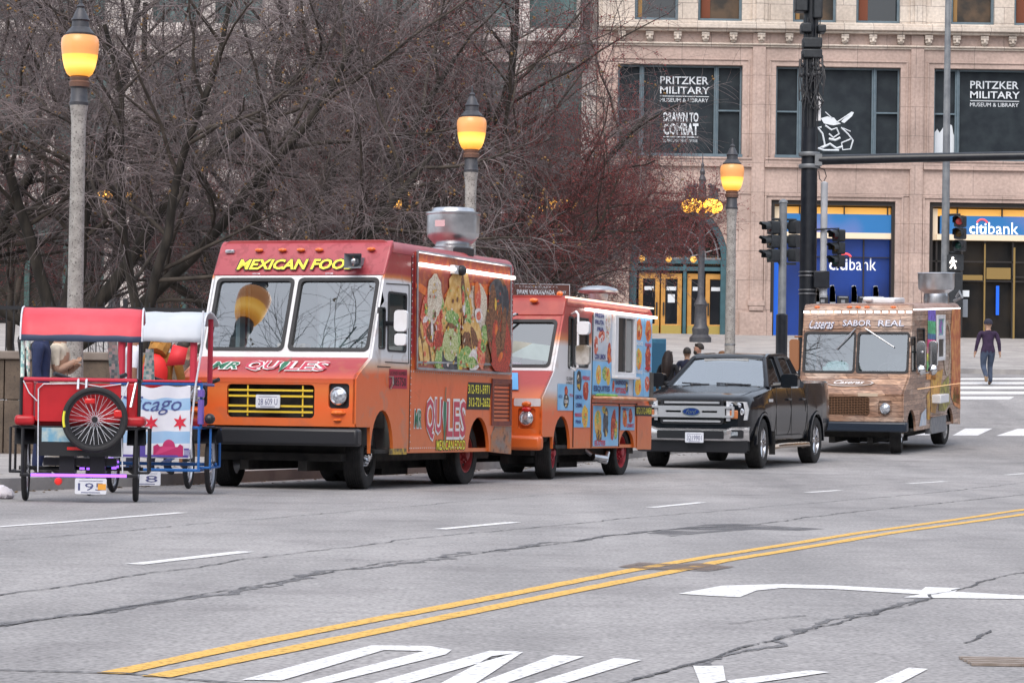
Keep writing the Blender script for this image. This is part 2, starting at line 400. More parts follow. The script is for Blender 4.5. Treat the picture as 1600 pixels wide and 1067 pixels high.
def drape(mb, P, wd, jit=0., lift=.004, seed=1, wj=0., step=.25):
    """ribbon of width wd along ground points"""
    rnd = random.Random(seed); P = resample([Vector((p.x, p.y, 0)) for p in P], step); V = []; n = len(P); off = 0; slow = 0; tgt = 0
    for i, p in enumerate(P):
        d = (P[min(i+1, n-1)]-P[max(i-1, 0)]).normalized(); q = Vector((d.y, -d.x, 0)); off = off*.6+rnd.uniform(-jit, jit); tgt = tgt if rnd.random() > .12 else rnd.uniform(-1, 1)*jit*4; slow += (tgt-slow)*.35
        ww = wd*(1+rnd.uniform(-wj, wj)); c = p+q*(off+slow)
        for s in (-.5, .5): e = c+q*s*ww; V.append((e.x, e.y, g(e.y)+lift))
    return mb.add(V, [(2*i, 2*i+1, 2*i+3, 2*i+2) for i in range(n-1)])
def px_path(P): return [on_ground(*p) for p in P]
def px_poly(mb, P, lift=.004, m=0):
    Q = [on_ground(*p) for p in P]; tris = tessellate_polygon([[Vector((q.x, q.y, 0)) for q in Q]]); Fc = []
    for a, b, c in tris:
        cr = (Q[b].x-Q[a].x)*(Q[c].y-Q[a].y)-(Q[b].y-Q[a].y)*(Q[c].x-Q[a].x); Fc.append((a, b, c) if cr > 0 else (c, b, a))
    return mb.add([(q.x, q.y, g(q.y)+lift) for q in Q], Fc, m)
for P in ([(175,1053),(400,1005),(600,966),(800,928),(990,890),(1100,871),(1350,832),(1440,819),(1610,795)],
          [(245,1058),(400,1026),(600,985),(800,943),(1040,895),(1125,877),(1375,836),(1440,826),(1610,802)]):
    Q = px_path(P); d = (Q[-1]-Q[-2]).normalized(); Q.append(Q[-1]+d*25)
    structure(drape(MB(), Q, .105, .004, wj=.1).build('yellow_line', M['mark_yellow']))
for a, b in (((210,882),(385,862)), ((687,827),(805,816)), ((1018,793),(1098,785)), ((1262,769.5),(1312,766)), ((1420,755.5),(1477,752)), ((1572,742),(1612,739))):
    structure(drape(MB(), px_path([a, b]), .12, .003, wj=.08).build('lane_dash', M['mark_white']))
structure(drape(MB(), px_path([(-40,826),(100,816),(285,801)]), .1, .004, wj=.2).build('parking_line', M['mark_white']))
arrow = [(1060,928),(1128,915.5),(1220,913),(1300,915),(1440,922.5),(1446,917.5),(1500,919.5),(1492,925),(1640,933),(1640,937),(1412,934),(1438,929),(1300,920.5),(1222,919),(1182,923),(1156,933.5),(1105,931)]
structure(px_poly(MB(), arrow).build('turn_arrow', M['mark_white']))
mk = MB()
for P in ([(378,1063),(580,1009),(600,1016.3),(440,1064)], [(580,1009),(670,1010),(663,1018),(600,1016.3)], [(670,1010),(706,1016),(697,1023),(663,1018)], [(663,1018),(697,1023),(500,1072),(455,1072)],
          [(565,1073),(765,1017.5),(812,1018.5),(622,1073)], [(768,1026),(818,1019),(735,1074),(678,1074)], [(737,1072),(866,1024),(913,1026.5),(775,1074)], [(818,1073),(960,1029),(1003,1032),(868,1073)],
          [(1083,1041),(1130,1041),(1134,1064),(1095,1072)], [(1136,1064),(1265,1048),(1296,1051),(1145,1073)], [(1355,1073),(1420,1044),(1450,1046),(1398,1073)]): px_poly(mk, P)
structure(mk.build('road_lettering', M['mark_white']))
for i, (P, wd, soft) in enumerate((
    ([(-60,850),(0,845),(300,820),(800,777),(1000,763),(1300,742),(1620,721)], .018, 0),
    ([(-60,988),(0,978),(130,960),(300,932),(420,912),(600,880),(800,858),(1030,828)], .085, 1), ([(-60,988),(0,978),(130,960),(300,932),(420,912),(600,880),(800,858),(1030,828),(1190,819),(1300,803),(1620,770)], .03, 0),
    ([(-60,938),(0,930),(100,915),(215,897),(400,873),(620,845),(800,827),(1000,808),(1250,788),(1620,752)], .022, 0),
    ([(950,1075),(1110,1032),(1230,998),(1340,965),(1450,933),(1500,918),(1640,884)], .022, 0), ([(1080,1041),(1230,998),(1340,965),(1440,935)], .05, 1),
    ([(-40,1046),(190,1052),(420,1072)], .03, 0),
    ([(-20,896),(200,902)], .012, 0), ([(450,827),(640,832),(1000,838)], .012, 0), ([(530,874),(800,885),(970,890)], .014, 0), ([(110,820),(190,822)], .014, 0), ([(170,862),(260,868)], .012, 0),
    ([(1040,820),(1300,831),(1620,845)], .014, 0), ([(1140,975),(1200,968),(1260,962)], .014, 0), ([(1510,1005),(1550,985)], .02, 0), ([(840,784),(1000,790),(1100,792)], .012, 0), ([(1200,770),(1420,752)], .012, 0), ([(300,950),(800,968)], .008, 0))):
    structure(drape(MB(), px_path(P), wd*.72, .012+.25*wd*soft, .003 if soft else .0045, seed=i, wj=.8, step=.09).build('road_crack', M['crack_soft'] if soft else M['crack']))
structure(px_poly(MB(), [(965,886),(1000,879),(1050,882),(1090,880),(1148,886),(1108,893),(1060,891),(1010,890)], .006).build('rusty_stain', M['rust']))
structure(px_poly(MB(), [(1010,833),(1060,825),(1100,819.5),(1150,818),(1200,821),(1290,826),(1250,829),(1180,827),(1110,832),(1050,838)], .0025).build('tar_patch', M['tar']))
# drain grate at the lower right
dg_ = MB(); c0 = on_ground(1560, 1035)
for i in range(4): dg_.box(c0.x-.13, c0.x+.45, c0.y-.17+.09*i, c0.y-.12+.09*i, .002, .012)
M['drain'] = mat('drain_iron', (.22,.18,.15), .8, .1, c2=(.32,.27,.24), scale=12)
structure(dg_.build('drain_grate', M['drain']))
lf = MB(); rnd = random.Random(77)
for i in range(420):
    y = rnd.uniform(20, 62); x = kerb_x(y, abs(rnd.gauss(.12, .22))+.02) if i % 3 else kerb_x(y, -rnd.uniform(.2, 2.2)); s_ = rnd.uniform(.02, .05); a = rnd.uniform(0, 6.3); z = g(y)+(.006 if i % 3 else .152)
    lf.add([(x+s_*math.cos(a), y+s_*math.sin(a), z), (x-s_*.5*math.sin(a), y+s_*.5*math.cos(a), z+rnd.uniform(.004, .02)), (x-s_*math.cos(a), y-s_*math.sin(a), z), (x+s_*.5*math.sin(a), y-s_*.5*math.cos(a), z+.006)], [(0, 1, 2, 3)])
tag(lf.build('leaf_litter', mat('dry_leaf_litter', (.20,.13,.06), .9, c2=(.10,.07,.04), scale=9), smooth=0), 'dry brown leaves scattered along the kerb and gutter', 'leaves', kind='stuff')
# crosswalk of the crossing street
cw = MB()
for P in ([(1496,620),(1585,620),(1578,624),(1490,624)], [(1493,611.5),(1620,612),(1620,616),(1490,616)], [(1496,604),(1620,604),(1620,608),(1494,608)], [(1500,597),(1620,597),(1620,600.5),(1498,600.5)], [(1502,591),(1620,590.5),(1620,593.5),(1500,593.5)],
          [(1508,669.5),(1551,669.5),(1528,680.5),(1488,680.5)], [(1590,670),(1640,670),(1625,681),(1556,681)], [(1432,669),(1470,669),(1452,680),(1412,680)]): px_poly(cw, P, .005)
structure(cw.build('crosswalk', M['mark_white']))
# ================================================================== BUILDINGS ACROSS THE STREET
BY = 108.
def wx(px): return at(px, 300, BY).x
def wz(py): return at(1200, py, BY).z
PXM = BY/F_PX
def stone_mat(name, c, c2, bw=1.6, bh=.75, mort=.006, dark=(.16,.13,.12)):
    m, nt, b = _nodes(name); N = nt.nodes; L = nt.links
    b.inputs['Roughness'].default_value = .8
    tc = N.new('ShaderNodeTexCoord'); mp = N.new('ShaderNodeMapping'); mp.inputs['Rotation'].default_value = (PI/2, 0, 0); L.new(tc.outputs['Object'], mp.inputs[0])
    br = N.new('ShaderNodeTexBrick'); br.inputs['Scale'].default_value = 1; br.inputs['Brick Width'].default_value = bw; br.inputs['Row Height'].default_value = bh; br.inputs['Mortar Size'].default_value = mort
    br.inputs['Color1'].default_value = rgba(c); br.inputs['Color2'].default_value = rgba(c2); br.inputs['Mortar'].default_value = rgba(dark); L.new(mp.outputs[0], br.inputs['Vector'])
    n = N.new('ShaderNodeTexNoise'); n.inputs['Scale'].default_value = 9; n.inputs['Detail'].default_value = 8; L.new(tc.outputs['Object'], n.inputs['Vector'])
    r = N.new('ShaderNodeMapRange'); r.inputs['From Min'].default_value = .3; r.inputs['From Max'].default_value = .7; r.inputs['To Min'].default_value = .82; r.inputs['To Max'].default_value = 1.12; L.new(n.outputs['Fac'], r.inputs['Value'])
    n2 = N.new('ShaderNodeTexNoise'); n2.inputs['Scale'].default_value = .6; n2.inputs['Detail'].default_value = 5; L.new(tc.outputs['Object'], n2.inputs['Vector'])
    r2 = N.new('ShaderNodeMapRange'); r2.inputs['From Min'].default_value = .3; r2.inputs['From Max'].default_value = .7; r2.inputs['To Min'].default_value = .76; r2.inputs['To Max'].default_value = 1.12; L.new(n2.outputs['Fac'], r2.inputs['Value'])
    mu = N.new('ShaderNodeMath'); mu.operation = 'MULTIPLY'; L.new(r.outputs[0], mu.inputs[0]); L.new(r2.outputs[0], mu.inputs[1])
    mx = N.new('ShaderNodeMix'); mx.data_type = 'RGBA'; mx.blend_type = 'MULTIPLY'; mx.inputs['Factor'].default_value = 1; L.new(br.outputs[0], mx.inputs['A']); L.new(mu.outputs[0], mx.inputs['B'])
    L.new(mx.outputs['Result'], b.inputs['Base Color'])
    bp = N.new('ShaderNodeBump'); bp.inputs['Strength'].default_value = .4; bp.inputs['Distance'].default_value = .02; L.new(n.outputs['Fac'], bp.inputs['Height']); L.new(bp.outputs[0], b.inputs['Normal'])
    return m
M['granite'] = stone_mat('pink_granite', (.425,.318,.275), (.465,.352,.305), 2.2, 1.1, .008)
M['cream'] = stone_mat('cream_terracotta', (.55,.47,.40), (.60,.53,.46), 1.1, .6, .008)
M['pale'] = stone_mat('pale_limestone', (.50,.455,.43), (.56,.51,.48), 1.5, .7, .01)
M['slate'] = mat('slate_blue_frame', (.09,.135,.165), .5, c2=(.12,.165,.195), scale=4)
M['blind'] = mat('dark_window_film', (.012,.017,.023), .45, c2=(.022,.03,.036), scale=2, bump=.12, bscale=4, spec=.22)
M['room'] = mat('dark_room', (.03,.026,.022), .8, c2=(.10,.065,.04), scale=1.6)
M['bronze'] = mat('dark_bronze', (.035,.03,.028), .45, .4)
M['gold'] = mat('gold_door', (.56,.29,.07), .4, .15, c2=(.47,.23,.05), scale=3)
M['gold_low'] = mat('gold_kickplate', (.42,.32,.09), .4, .4)
M['teal'] = mat('teal_painted_iron', (.028,.085,.105), .5, c2=(.04,.11,.135), scale=3)
M['amber_light'] = mat('amber_window_light', (.9,.5,.1), .5, emit=(1,.46,.09), es=.28)
M['warm_cream'] = mat('cream_lip', (.62,.52,.40), .5, emit=(1,.75,.45), es=.12)
M['deco_white'] = mat('window_lettering', (.62,.66,.70), .6)
M['sign_white'] = mat('backlit_sign_letters', (.9,.92,.95), .5, emit=(.9,.95,1), es=.5)
M['sign_red'] = mat('backlit_red_arc', (.7,.05,.05), .5, emit=(.9,.1,.12), es=.5)
M['window_ink'] = mat('white_window_print', (.85,.86,.88), .6, emit=(.8,.85,1), es=.12)
def sign_blue():
    m, nt, b = _nodes('backlit_blue_fascia'); N = nt.nodes; L = nt.links
    tc = N.new('ShaderNodeTexCoord'); sp = N.new('ShaderNodeSeparateXYZ'); L.new(tc.outputs['Object'], sp.inputs[0])
    n = N.new('ShaderNodeTexNoise'); n.inputs['Scale'].default_value = .32; L.new(tc.outputs['Object'], n.inputs['Vector'])
    r = N.new('ShaderNodeValToRGB'); r.color_ramp.elements[0].position = .42; r.color_ramp.elements[0].color = (.010,.11,.29,1); r.color_ramp.elements[1].position = .62; r.color_ramp.elements[1].color = (.12,.13,.32,1); L.new(n.outputs['Fac'], r.inputs[0])
    L.new(r.outputs[0], b.inputs['Base Color']); L.new(r.outputs[0], b.inputs['Emission Color']); b.inputs['Emission Strength'].default_value = .26
    return m
M['fascia_blue'] = sign_blue()
M['poster_blue'] = mat('deep_blue_window_film', (.008,.035,.20), .3, c2=(.004,.012,.07), scale=.35, emit=(.004,.05,.30), es=.10)
M['poster_bright'] = mat('bright_blue_window_film', (.01,.09,.6), .3, emit=(.01,.16,.62), es=.2)
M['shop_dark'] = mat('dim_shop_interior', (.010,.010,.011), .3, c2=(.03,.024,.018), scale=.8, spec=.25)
bld = thing('museum_building', 'pink granite corner building with lettered dark windows and a lit blue bank below', 'building', (wx(1200), BY, g(BY)))
ox, oz = wx(1200), g(BY)
class WB(MB):
    """mesh builder in wall pixels: x/y taken in photograph-measured metres on the facade, d metres proud of the wall"""
    def r(s, x0, x1, y0, y1, d0=0., d1=.1, m=0):
        return s.box(wx(x0)-s.o[0], wx(x1)-s.o[0], -d1, -d0, wz(y1)-s.o[1], wz(y0)-s.o[1], m)
    def t(s, txt, x0, x1, y0, y1, d=.01, m=0, bold=0., shear=0.):
        return s.text(txt, ((wx(x0)+wx(x1))/2-s.o[0], -d, (wz(y0)+wz(y1))/2-s.o[1]), h=wz(y0)-wz(y1), w=wx(x1)-wx(x0), m=m, bold=bold, shear=shear)
    def pp(s, P, d=.01, m=0): return s.poly([(wx(a)-s.o[0], wz(b)-s.o[1]) for a, b in P], (0, -d, 0), m=m)
def gridwall(mb, R, holes, y0=0., t=.7, m=0):
    """front wall (x0,x1,z0,z1) with rectangular openings and their reveals"""
    xs = sorted({R[0], R[1]}|{v for h in holes for v in h[:2]}); zs = sorted({R[2], R[3]}|{v for h in holes for v in h[2:]})
    for a, b in zip(xs, xs[1:]):
        for c, d in zip(zs, zs[1:]):
            mx_, mz_ = (a+b)/2, (c+d)/2
            if any(h[0] < mx_ < h[1] and h[2] < mz_ < h[3] for h in holes): continue
            mb.add([(a,y0,c),(b,y0,c),(b,y0,d),(a,y0,d)], [(0,1,2,3)], m)
    for a, b, c, d in list(holes):
        mb.add([(a,y0,c),(b,y0,c),(b,y0,d),(a,y0,d),(a,y0+t,c),(b,y0+t,c),(b,y0+t,d),(a,y0+t,d)], [(0,4,5,1),(1,5,6,2),(2,6,7,3),(3,7,4,0)], m)
    a, b, c, d = R
    mb.add([(a,y0,c),(b,y0,c),(b,y0,d),(a,y0,d),(a,y0+t,c),(b,y0+t,c),(b,y0+t,d),(a,y0+t,d)], [(0,1,5,4),(1,2,6,5),(2,3,7,6),(3,0,4,7)], m)
    return mb
def rc(x0, x1, y0, y1): return (wx(x0)-ox, wx(x1)-ox, wz(y1)-oz, wz(y0)-oz)
def wbm(): q = WB(); q.o = (ox, oz); return q
def rp(x0, x1, y0, y1): return [(wx(x0)-ox, wz(y1)-oz), (wx(x1)-ox, wz(y1)-oz), (wx(x1)-ox, wz(y0)-oz), (wx(x0)-ox, wz(y0)-oz)]
BAY = [963+247.5*k for k in range(5)]
lowh = []
for k, b0 in enumerate(BAY):
    lowh.append(rc(b0, b0+195, 103, 245))
    if k == 0:
        lowh.append(rc(985, 1140, 316, 538))
    else: lowh.append(rc(b0-5, b0+189, 312, 538))
wall = gridwall(wbm(), rc(931, 2120, 50, 560), lowh, t=.7)
wall.box(wx(931)-ox, wx(2120)-ox, 2.0, 16, wz(560)-oz, wz(-260)-oz, 0)
wall.build('lower_wall', M['granite'], bld)
uph = []
for b0 in BAY:
    for a, c in ((25, 93), (124, 193)): uph.append(rc(b0+a, b0+c, -140, 34))
gridwall(wbm(), rc(931, 2120, -260, 37), uph, t=.69).build('upper_wall', M['cream'], bld)
# pilasters, plinths, mouldings
for b0 in BAY[1:]+[931+0]:
    c = b0-27 if b0 != 931 else 943
    p = wbm(); p.r(c-10, c+10, 53, 470, 0, .10); p.r(c-13, c+13, 470, 478, 0, .16); p.r(c-11, c+11, 478, 486, 0, .13); p.r(c-26, c+25, 488, 545, 0, .14)
    p.r(c-8, c-4, 90, 460, .1, .115); p.r(c+4, c+8, 90, 460, .1, .115); p.r(c-12, c+12, -200, 36, 0, .12, 1); p.r(c-6, c+6, -200, 36, .12, .2, 1)
    p.build('pilaster', [M['granite'], M['cream']], bld, bevel=.02)
mo = wbm()
mo.r(931, 2120, 36.5, 41, 0, .34); mo.r(931, 2120, 41, 48, 0, .46); mo.r(931, 2120, 48, 52, 0, .3); mo.r(931, 2120, 69, 72, 0, .16); mo.r(931, 2120, 72, 75, 0, .09)
mo.build('cornice', M['cream'], bld, bevel=.03)
mo = wbm()
for k, b0 in enumerate(BAY):
    for (y0, y1, d) in ((247, 250, .13), (250, 259, .085), (259, 262, .14), (302, 304, .045)): mo.r(b0-16, b0+211, y0, y1, 0, d)
    for (x0, x1, y0, y1) in ((b0-11, b0+206, 93, 95.5), (b0-11, b0-8.5, 95.5, 245), (b0+203.5, b0+206, 95.5, 245)): mo.r(x0, x1, y0, y1, 0, .05)
    if k:
        for (x0, x1, y0, y1) in ((b0-16, b0+201, 304, 306.5), (b0-16, b0-13, 306.5, 500), (b0+198, b0+201, 306.5, 500)): mo.r(x0, x1, y0, y1, 0, .06)
mo.build('stone_moulding', M['granite'], bld, bevel=.012)
for i in range(27):
    c = 962+43.6*i
    q = wbm(); q.r(c, c+12, 53, 60, 0, .26); q.r(c+1, c+11, 60, 65, 0, .2); q.r(c+2.5, c+9.5, 65, 67.5, 0, .12); q.r(c+4, c+8, 56, 64, .26, .285)
    q.build('bracket', M['cream'], bld, bevel=.02)
# second floor windows
def sash(x0, x1, y0, y1, name='window', rail=None, fr=2.6, d=-.28, pane='blind'):
    f = wbm(); hs = [rp(x0+fr, x1-fr, y0+fr, (rail or y1)-(1.2 if rail else fr))]
    if rail: hs.append(rp(x0+fr, x1-fr, rail+1.2, y1-fr))
    f.plate(rp(x0, x1, y0, y1), hs, o=(0, -d-.0, 0), t=.12)
    fo = f.build(name, M['slate'], bld)
    p = wbm(); p.r(x0+1, x1-1, y0+1, y1-1, -.48-.04, -.44+.0); p.build('pane', M[pane], fo)
    return fo
for k, b0 in enumerate(BAY):
    sash(b0+.5, b0+37, 103.5, 244.5, rail=173); w2 = sash(b0+39, b0+154, 103.5, 244.5); sash(b0+156, b0+194.5, 103.5, 244.5, rail=173)
    q = wbm(); q.r(b0+37.2, b0+38.8, 103, 245, -.4, -.2); q.r(b0+154.2, b0+155.8, 103, 245, -.4, -.2); q.r(b0-1, b0+196, 242, 246.5, -.3, .06); q.build('mullion', M['slate'], bld)
    T = wbm()
    if k in (0, 2):
        xo = 1030 if k == 0 else 1517
        T.t('PRITZKER', xo, xo+76, 120, 132, -.42, bold=.012); T.t('MILITARY', xo, xo+78, 136, 147, -.42, bold=.012); T.r(xo, xo+77, 150.5, 151.6, -.425, -.42); T.t('MUSEUM & LIBRARY', xo, xo+76, 154, 160, -.42)
        if k == 0:
            T.t('DRAWN TO', 1036, 1091, 176, 191, -.42, bold=.03); T.t('COMBAT', 1036, 1091, 193, 212, -.42, bold=.04); T.r(1036, 1091, 214, 215.5, -.425, -.42); T.t('BILL MAULDIN & THE ART OF WAR', 1035, 1090, 218, 223, -.42)
        else:                                # pale torn figure print in the narrow sash
            T.pp([(1460,240),(1461,203),(1466,196),(1470,202),(1476,192),(1476,240)], -.43); T.pp([(1479,240),(1480,205),(1484,188),(1489,190),(1491,202),(1495,212),(1493,240)], -.43)
    if k == 1:                               # a sketchy seated figure holding a long tool: plain stand-in print
        def st(P, wd_):
            Pm = [(wx(a)-ox, wz(b)-oz) for a, b in P]
            T.tube([(a, .425, b) for a, b in Pm], wd_*PXM/2, 5)
        T.pp([(1283,182),(1293,179),(1304,181),(1309,187),(1315,190),(1303,193),(1288,190)], -.43); T.pp([(1315,187),(1324,176),(1331,171),(1335,172),(1332,178),(1320,189)], -.43)
        for P, wd_ in (([(1308,188),(1326,176)], 2), ([(1290,172),(1300,181)], 1.6), ([(1284,196),(1278,196),(1286,206),(1290,224),(1280,230)], 3), ([(1290,193),(1300,200),(1308,197),(1312,206),(1303,212),(1296,206)], 3),
                      ([(1315,196),(1326,206),(1334,216),(1330,230),(1318,231),(1316,220),(1330,214)], 2.6), ([(1286,228),(1298,222),(1308,229),(1318,226)], 4), ([(1279,229),(1288,232),(1304,232),(1312,232)], 3.4), ([(1296,214),(1306,216),(1314,212)], 4), ([(1318,197),(1330,202)], 1.6)): st(P, wd_)
    if T.v: T.build('window_lettering', M['deco_white'], w2 if k else bld)
for b0 in BAY:
    for j, (a, c) in enumerate(((25, 93), (124, 193))):
        f = wbm(); f.plate(rp(b0+a, b0+c, -140, 34), [rp(b0+a+4, b0+c-4, -138, 29.5)], o=(0, .2, 0), t=.15); fo = f.build('window', M['slate'], bld)
        p = wbm(); p.r(b0+a+2, b0+c-2, -138, 32, -.47, -.43)
        p.build('pane', M['dark_glass'] if (j+int(b0)) % 2 else M['room'], fo)
        sh = wbm(); sh.r(b0+a+6, b0+a+20 if j else b0+a+12, -138, 28, -.42, -.4); sh.build('blind_strip', mat('room_curtain', (.3,.17,.06) if j == 0 else (.16,.045,.02), .8), fo)
# arched entrance with gold doors
cx, zs = 1063, 408
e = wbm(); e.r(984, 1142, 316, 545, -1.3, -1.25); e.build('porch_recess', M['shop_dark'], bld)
arch_ = wbm(); R0 = (wx(1140)-wx(985))/2; c0 = wx(1063)-ox; zc = wz(408)-oz; rz_ = (wz(318)-wz(408))
def ar(f): return [(c0+R0*f*math.cos(math.radians(a)), zc+rz_*f*math.sin(math.radians(a))) for a in range(0, 181, 9)]
sp_ = wbm(); sp_.plate([(c0+R0, zc), (c0+R0, wz(316)-oz), (c0-R0, wz(316)-oz), (c0-R0, zc)]+ar(.99)[::-1], (), (0, .3, 0), t=.3); sp_.build('arch_spandrel', M['granite'], bld)
arch_.plate(ar(.985)+ar(.86)[::-1], (), (0, .35, 0), t=.2)
arch_.box(c0-R0*.99, c0-R0*.85, .3, .6, 0, zc, 0); arch_.box(c0+R0*.85, c0+R0*.99, .3, .6, 0, zc, 0)
arch_.box(c0-R0*.85, c0+R0*.85, .42, .6, wz(424)-oz, wz(418)-oz); arch_.box(c0-R0*.85, c0+R0*.85, .42, .6, zc-.12, zc+.02)
arch_.build('arch_frame', M['teal'], bld)
fan = wbm()
for f in (.8, .55, .3): fan.tube([(a, .5, b) for a, b in ar(f)], .03, 5)
for a in range(15, 180, 25): fan.tube([(c0+R0*.25*math.cos(math.radians(a)), .5, zc+rz_*.25*math.sin(math.radians(a))), (c0+R0*.86*math.cos(math.radians(a)), .5, zc+rz_*.86*math.sin(math.radians(a)))], .022, 5)
fan.tube([(c0-R0*.85, .5, zc+.06), (c0+R0*.85, .5, zc+.06)], .05, 6)
fan.build('fanlight_grille', M['grey_metal'], bld)
tb = wbm(); tb.r(998, 1130, 399, 417, -.66, -.6); tbo = tb.build('name_board', M['bronze'], bld)
tl = wbm(); tl.t('BUILDING', 1060, 1136, 402, 408, -.59); tl.t('MICHIGAN AVENUE', 1066, 1136, 410.5, 414.5, -.59); tl.build('lettering', M['gold'], tbo)
for xx in (1005, 1047, 1086):
    q = wbm(); q.ball((wx(xx)-ox, .5, wz(407)-oz), .14, 10); q.build('porch_lamp', M['amber_light'], bld)
for x0, x1 in ((1001, 1034), (1036, 1069), (1077, 1104), (1106, 1138)):
    d = wbm(); d.plate(rp(x0, x1, 428, 528), [rp(x0+7, x1-7, 437, 508)], o=(0, .55, 0), t=.1); do = d.build('gold_door', M['gold'], bld, bevel=.015)
    q = wbm(); q.r(x0+6, x1-6, 436, 509, -.63, -.6); q.build('pane', M['dark_glass'], do)
    q = wbm(); q.r(x0+1, x1-1, 510, 527, -.55, -.53); q.build('kickplate', M['gold_low'], do)
    q = wbm(); hx = x1-4.5 if x0 in (1001, 1077) else x0+4.5; q.r(hx-1.3, hx+1.3, 474, 494, -.55, -.48); q.build('handle', M['bronze'], do)
    q = wbm(); q.r(x0+9, x1-9, 449, 455, -.6, -.59)
    if x0 == 1036: q.r(x0+11, x1-11, 461, 474, -.6, -.59)
    q.build('notice', M['deco_white'], do)
q = wbm(); q.r(1070.5, 1075.5, 400, 528, -.6, -.45); q.build('door_post', M['teal'], bld)
# bank shopfronts
for k, b0 in ((1, BAY[1]), (2, BAY[2]), (3, BAY[3])):
    f = wbm(); f.plate(rp(b0-5, b0+189, 312, 538), [rp(b0+1, b0+184, 319, 533)], o=(0, .15, 0), t=.5); f.build('shop_frame', M['bronze'], bld)
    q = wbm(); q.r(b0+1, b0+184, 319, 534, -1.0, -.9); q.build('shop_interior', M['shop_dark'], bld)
    q = wbm(); q.r(b0+1, b0+184, 321, 332, -.7, -.5); q.build('soffit_light', M['amber_light'], bld)
    q = wbm(); q.r(b0+14, b0+184, 332, 361, -.5, -.3); fo = q.build('sign_fascia', M['fascia_blue'], bld)
    q = wbm()
    for xx in (b0+40, b0+110, b0+178): q.r(xx, xx+1.5, 320, 333, -.5, -.28)
    q.build('sign_hanger', M['bronze'], fo)
    q = wbm(); q.r(b0+8, b0+184, 361, 370, -.55, -.28); q.r(b0+2, b0+10, 321, 370, -.6, -.4); q.build('sign_lip', M['warm_cream'], fo)
    if k == 2:
        T = wbm(); T.t('citi', 1517, 1544, 343, 360, -.29, bold=.012); T.t('bank', 1547, 1594, 341.5, 360, -.29); T.build('lettering', M['sign_white'], fo)
        T = wbm(); P = arc(wx(1537)-ox, wz(346)-oz, 9*PXM, 25, 155, 10); T.tube([(a, .28, b) for a, b in P], .035, 5); T.build('red_arc', M['sign_red'], fo)
b0 = BAY[1]
q = wbm(); q.r(b0+22, b0+184, 370, 508, -.75, -.7); po = q.build('blue_window_film', M['poster_blue'], bld)
q = wbm(); q.r(b0+2, b0+20, 385, 528, -.72, -.66); q.r(b0+22, b0+52, 372, 528, -.7, -.68, 1); q.build('bright_window_film', [M['poster_bright'], M['poster_blue']], bld)
T = wbm(); T.t('citi', 1300, 1329, 401, 419, -.69, bold=.012); T.t('bank', 1332, 1374, 399, 419, -.69); T.build('lettering', M['window_ink'], po)
T = wbm(); P = arc(wx(1326)-ox, wz(402)-oz, 9*PXM, 25, 155, 10); T.tube([(a, .68, b) for a, b in P], .04, 5); T.build('red_arc', M['sign_red'], po)
q = wbm()
for xx in (b0+60, b0+142): q.r(xx, xx+2.2, 370, 533, -.66, -.58)
q.r(b0+2, b0+184, 398, 399.5, -.66, -.6); q.build('glazing_bar', M['bronze'], bld)
for xx in (1279, 1304, 1338, 1372):          # pale curved dividers between the cash machines
    q = wbm(); q.pp([(xx-4,470),(xx-4,446),(xx+2,443),(xx+4,450),(xx+5,470)], -.3); q.plate([(wx(a)-ox, wz(b)-oz) for a, b in [(xx-4,520),(xx+5,520),(xx+5,460),(xx+3,446),(xx-1,443),(xx-4,444)]], (), (0, .3, 0), t=.25); q.build('divider_fin', M['steel'], bld)
for xx in (1289, 1321, 1354):
    q = wbm(); q.r(xx-9, xx+9, 460, 525, -.6, -.35); q.r(xx-7, xx+7, 461, 463, -.35, -.3, 1); q.r(xx-3, xx+3, 466, 471, -.35, -.33, 1); q.build('cash_machine', [M['black'], M['grey_metal']], bld)
b0 = BAY[2]
q = wbm()
for xx in (b0+8, b0+48, b0+84, b0+128, b0+180): q.r(xx, xx+3, 371, 533, -.6, -.5)
for yy in (402, 425, 432): q.r(b0+2, b0+184, yy, yy+2, -.6, -.5)
q.build('door_frame', M['bronze'], bld)
q = wbm()
for (x0, x1, y0, y1) in ((b0+48, b0+82, 424, 432), (b0+88, b0+126, 412, 430), (b0+84, b0+86.5, 375, 530), (b0+130, b0+133, 380, 530)): q.r(x0, x1, y0, y1, -.5, -.48)
q.build('brass_trim', mat('dull_brass', (.3,.2,.07), .45, .6), bld)
q = wbm(); q.r(b0+50, b0+62, 448, 458, -.6, -.58); q.r(b0+38, b0+42, 472, 488, -.5, -.48); q.r(b0+52, b0+60, 462, 490, -.6, -.59, 2); q.build('door_sign', [M['deco_white'], M['poster_bright'], mat('faint_sticker', (.15,.17,.2), .5)], bld)
q = wbm(); q.r(b0+104, b0+109, 440, 486, -.6, -.58); q.build('door_banner', M['poster_bright'], bld)
# ------------------------------------------------------------------ pale stone building behind the trees
pb = thing('stone_building', 'pale limestone building seen through the bare trees, left of the pink one', 'building', (wx(1200), BY+.6, g(BY)))
LB = [715.5-247.5*k for k in range(6)]
hs = []
for b0 in LB:
    hs += [rc(b0, b0+86, 100, 258), rc(b0+106, b0+192, 100, 258), rc(b0+4, b0+188, 345, 538), rc(b0+10, b0+84, -120, 46), rc(b0+108, b0+182, -120, 46)]
wl = gridwall(wbm(), rc(-640, 930, -260, 560), hs, t=.6); wl.box(wx(-640)-ox, wx(930)-ox, 1.2, 16, wz(560)-oz, wz(-260)-oz); wl.build('wall', M['pale'], pb)
mo = wbm()
for (y0, y1, d) in ((58, 64, .3), (64, 70, .45), (262, 268, .25), (296, 300, .2), (330, 338, .3)): mo.r(-640, 930, y0, y1, 0, d)
for b0 in LB: mo.r(b0-40, b0-14, 70, 330, 0, .15)
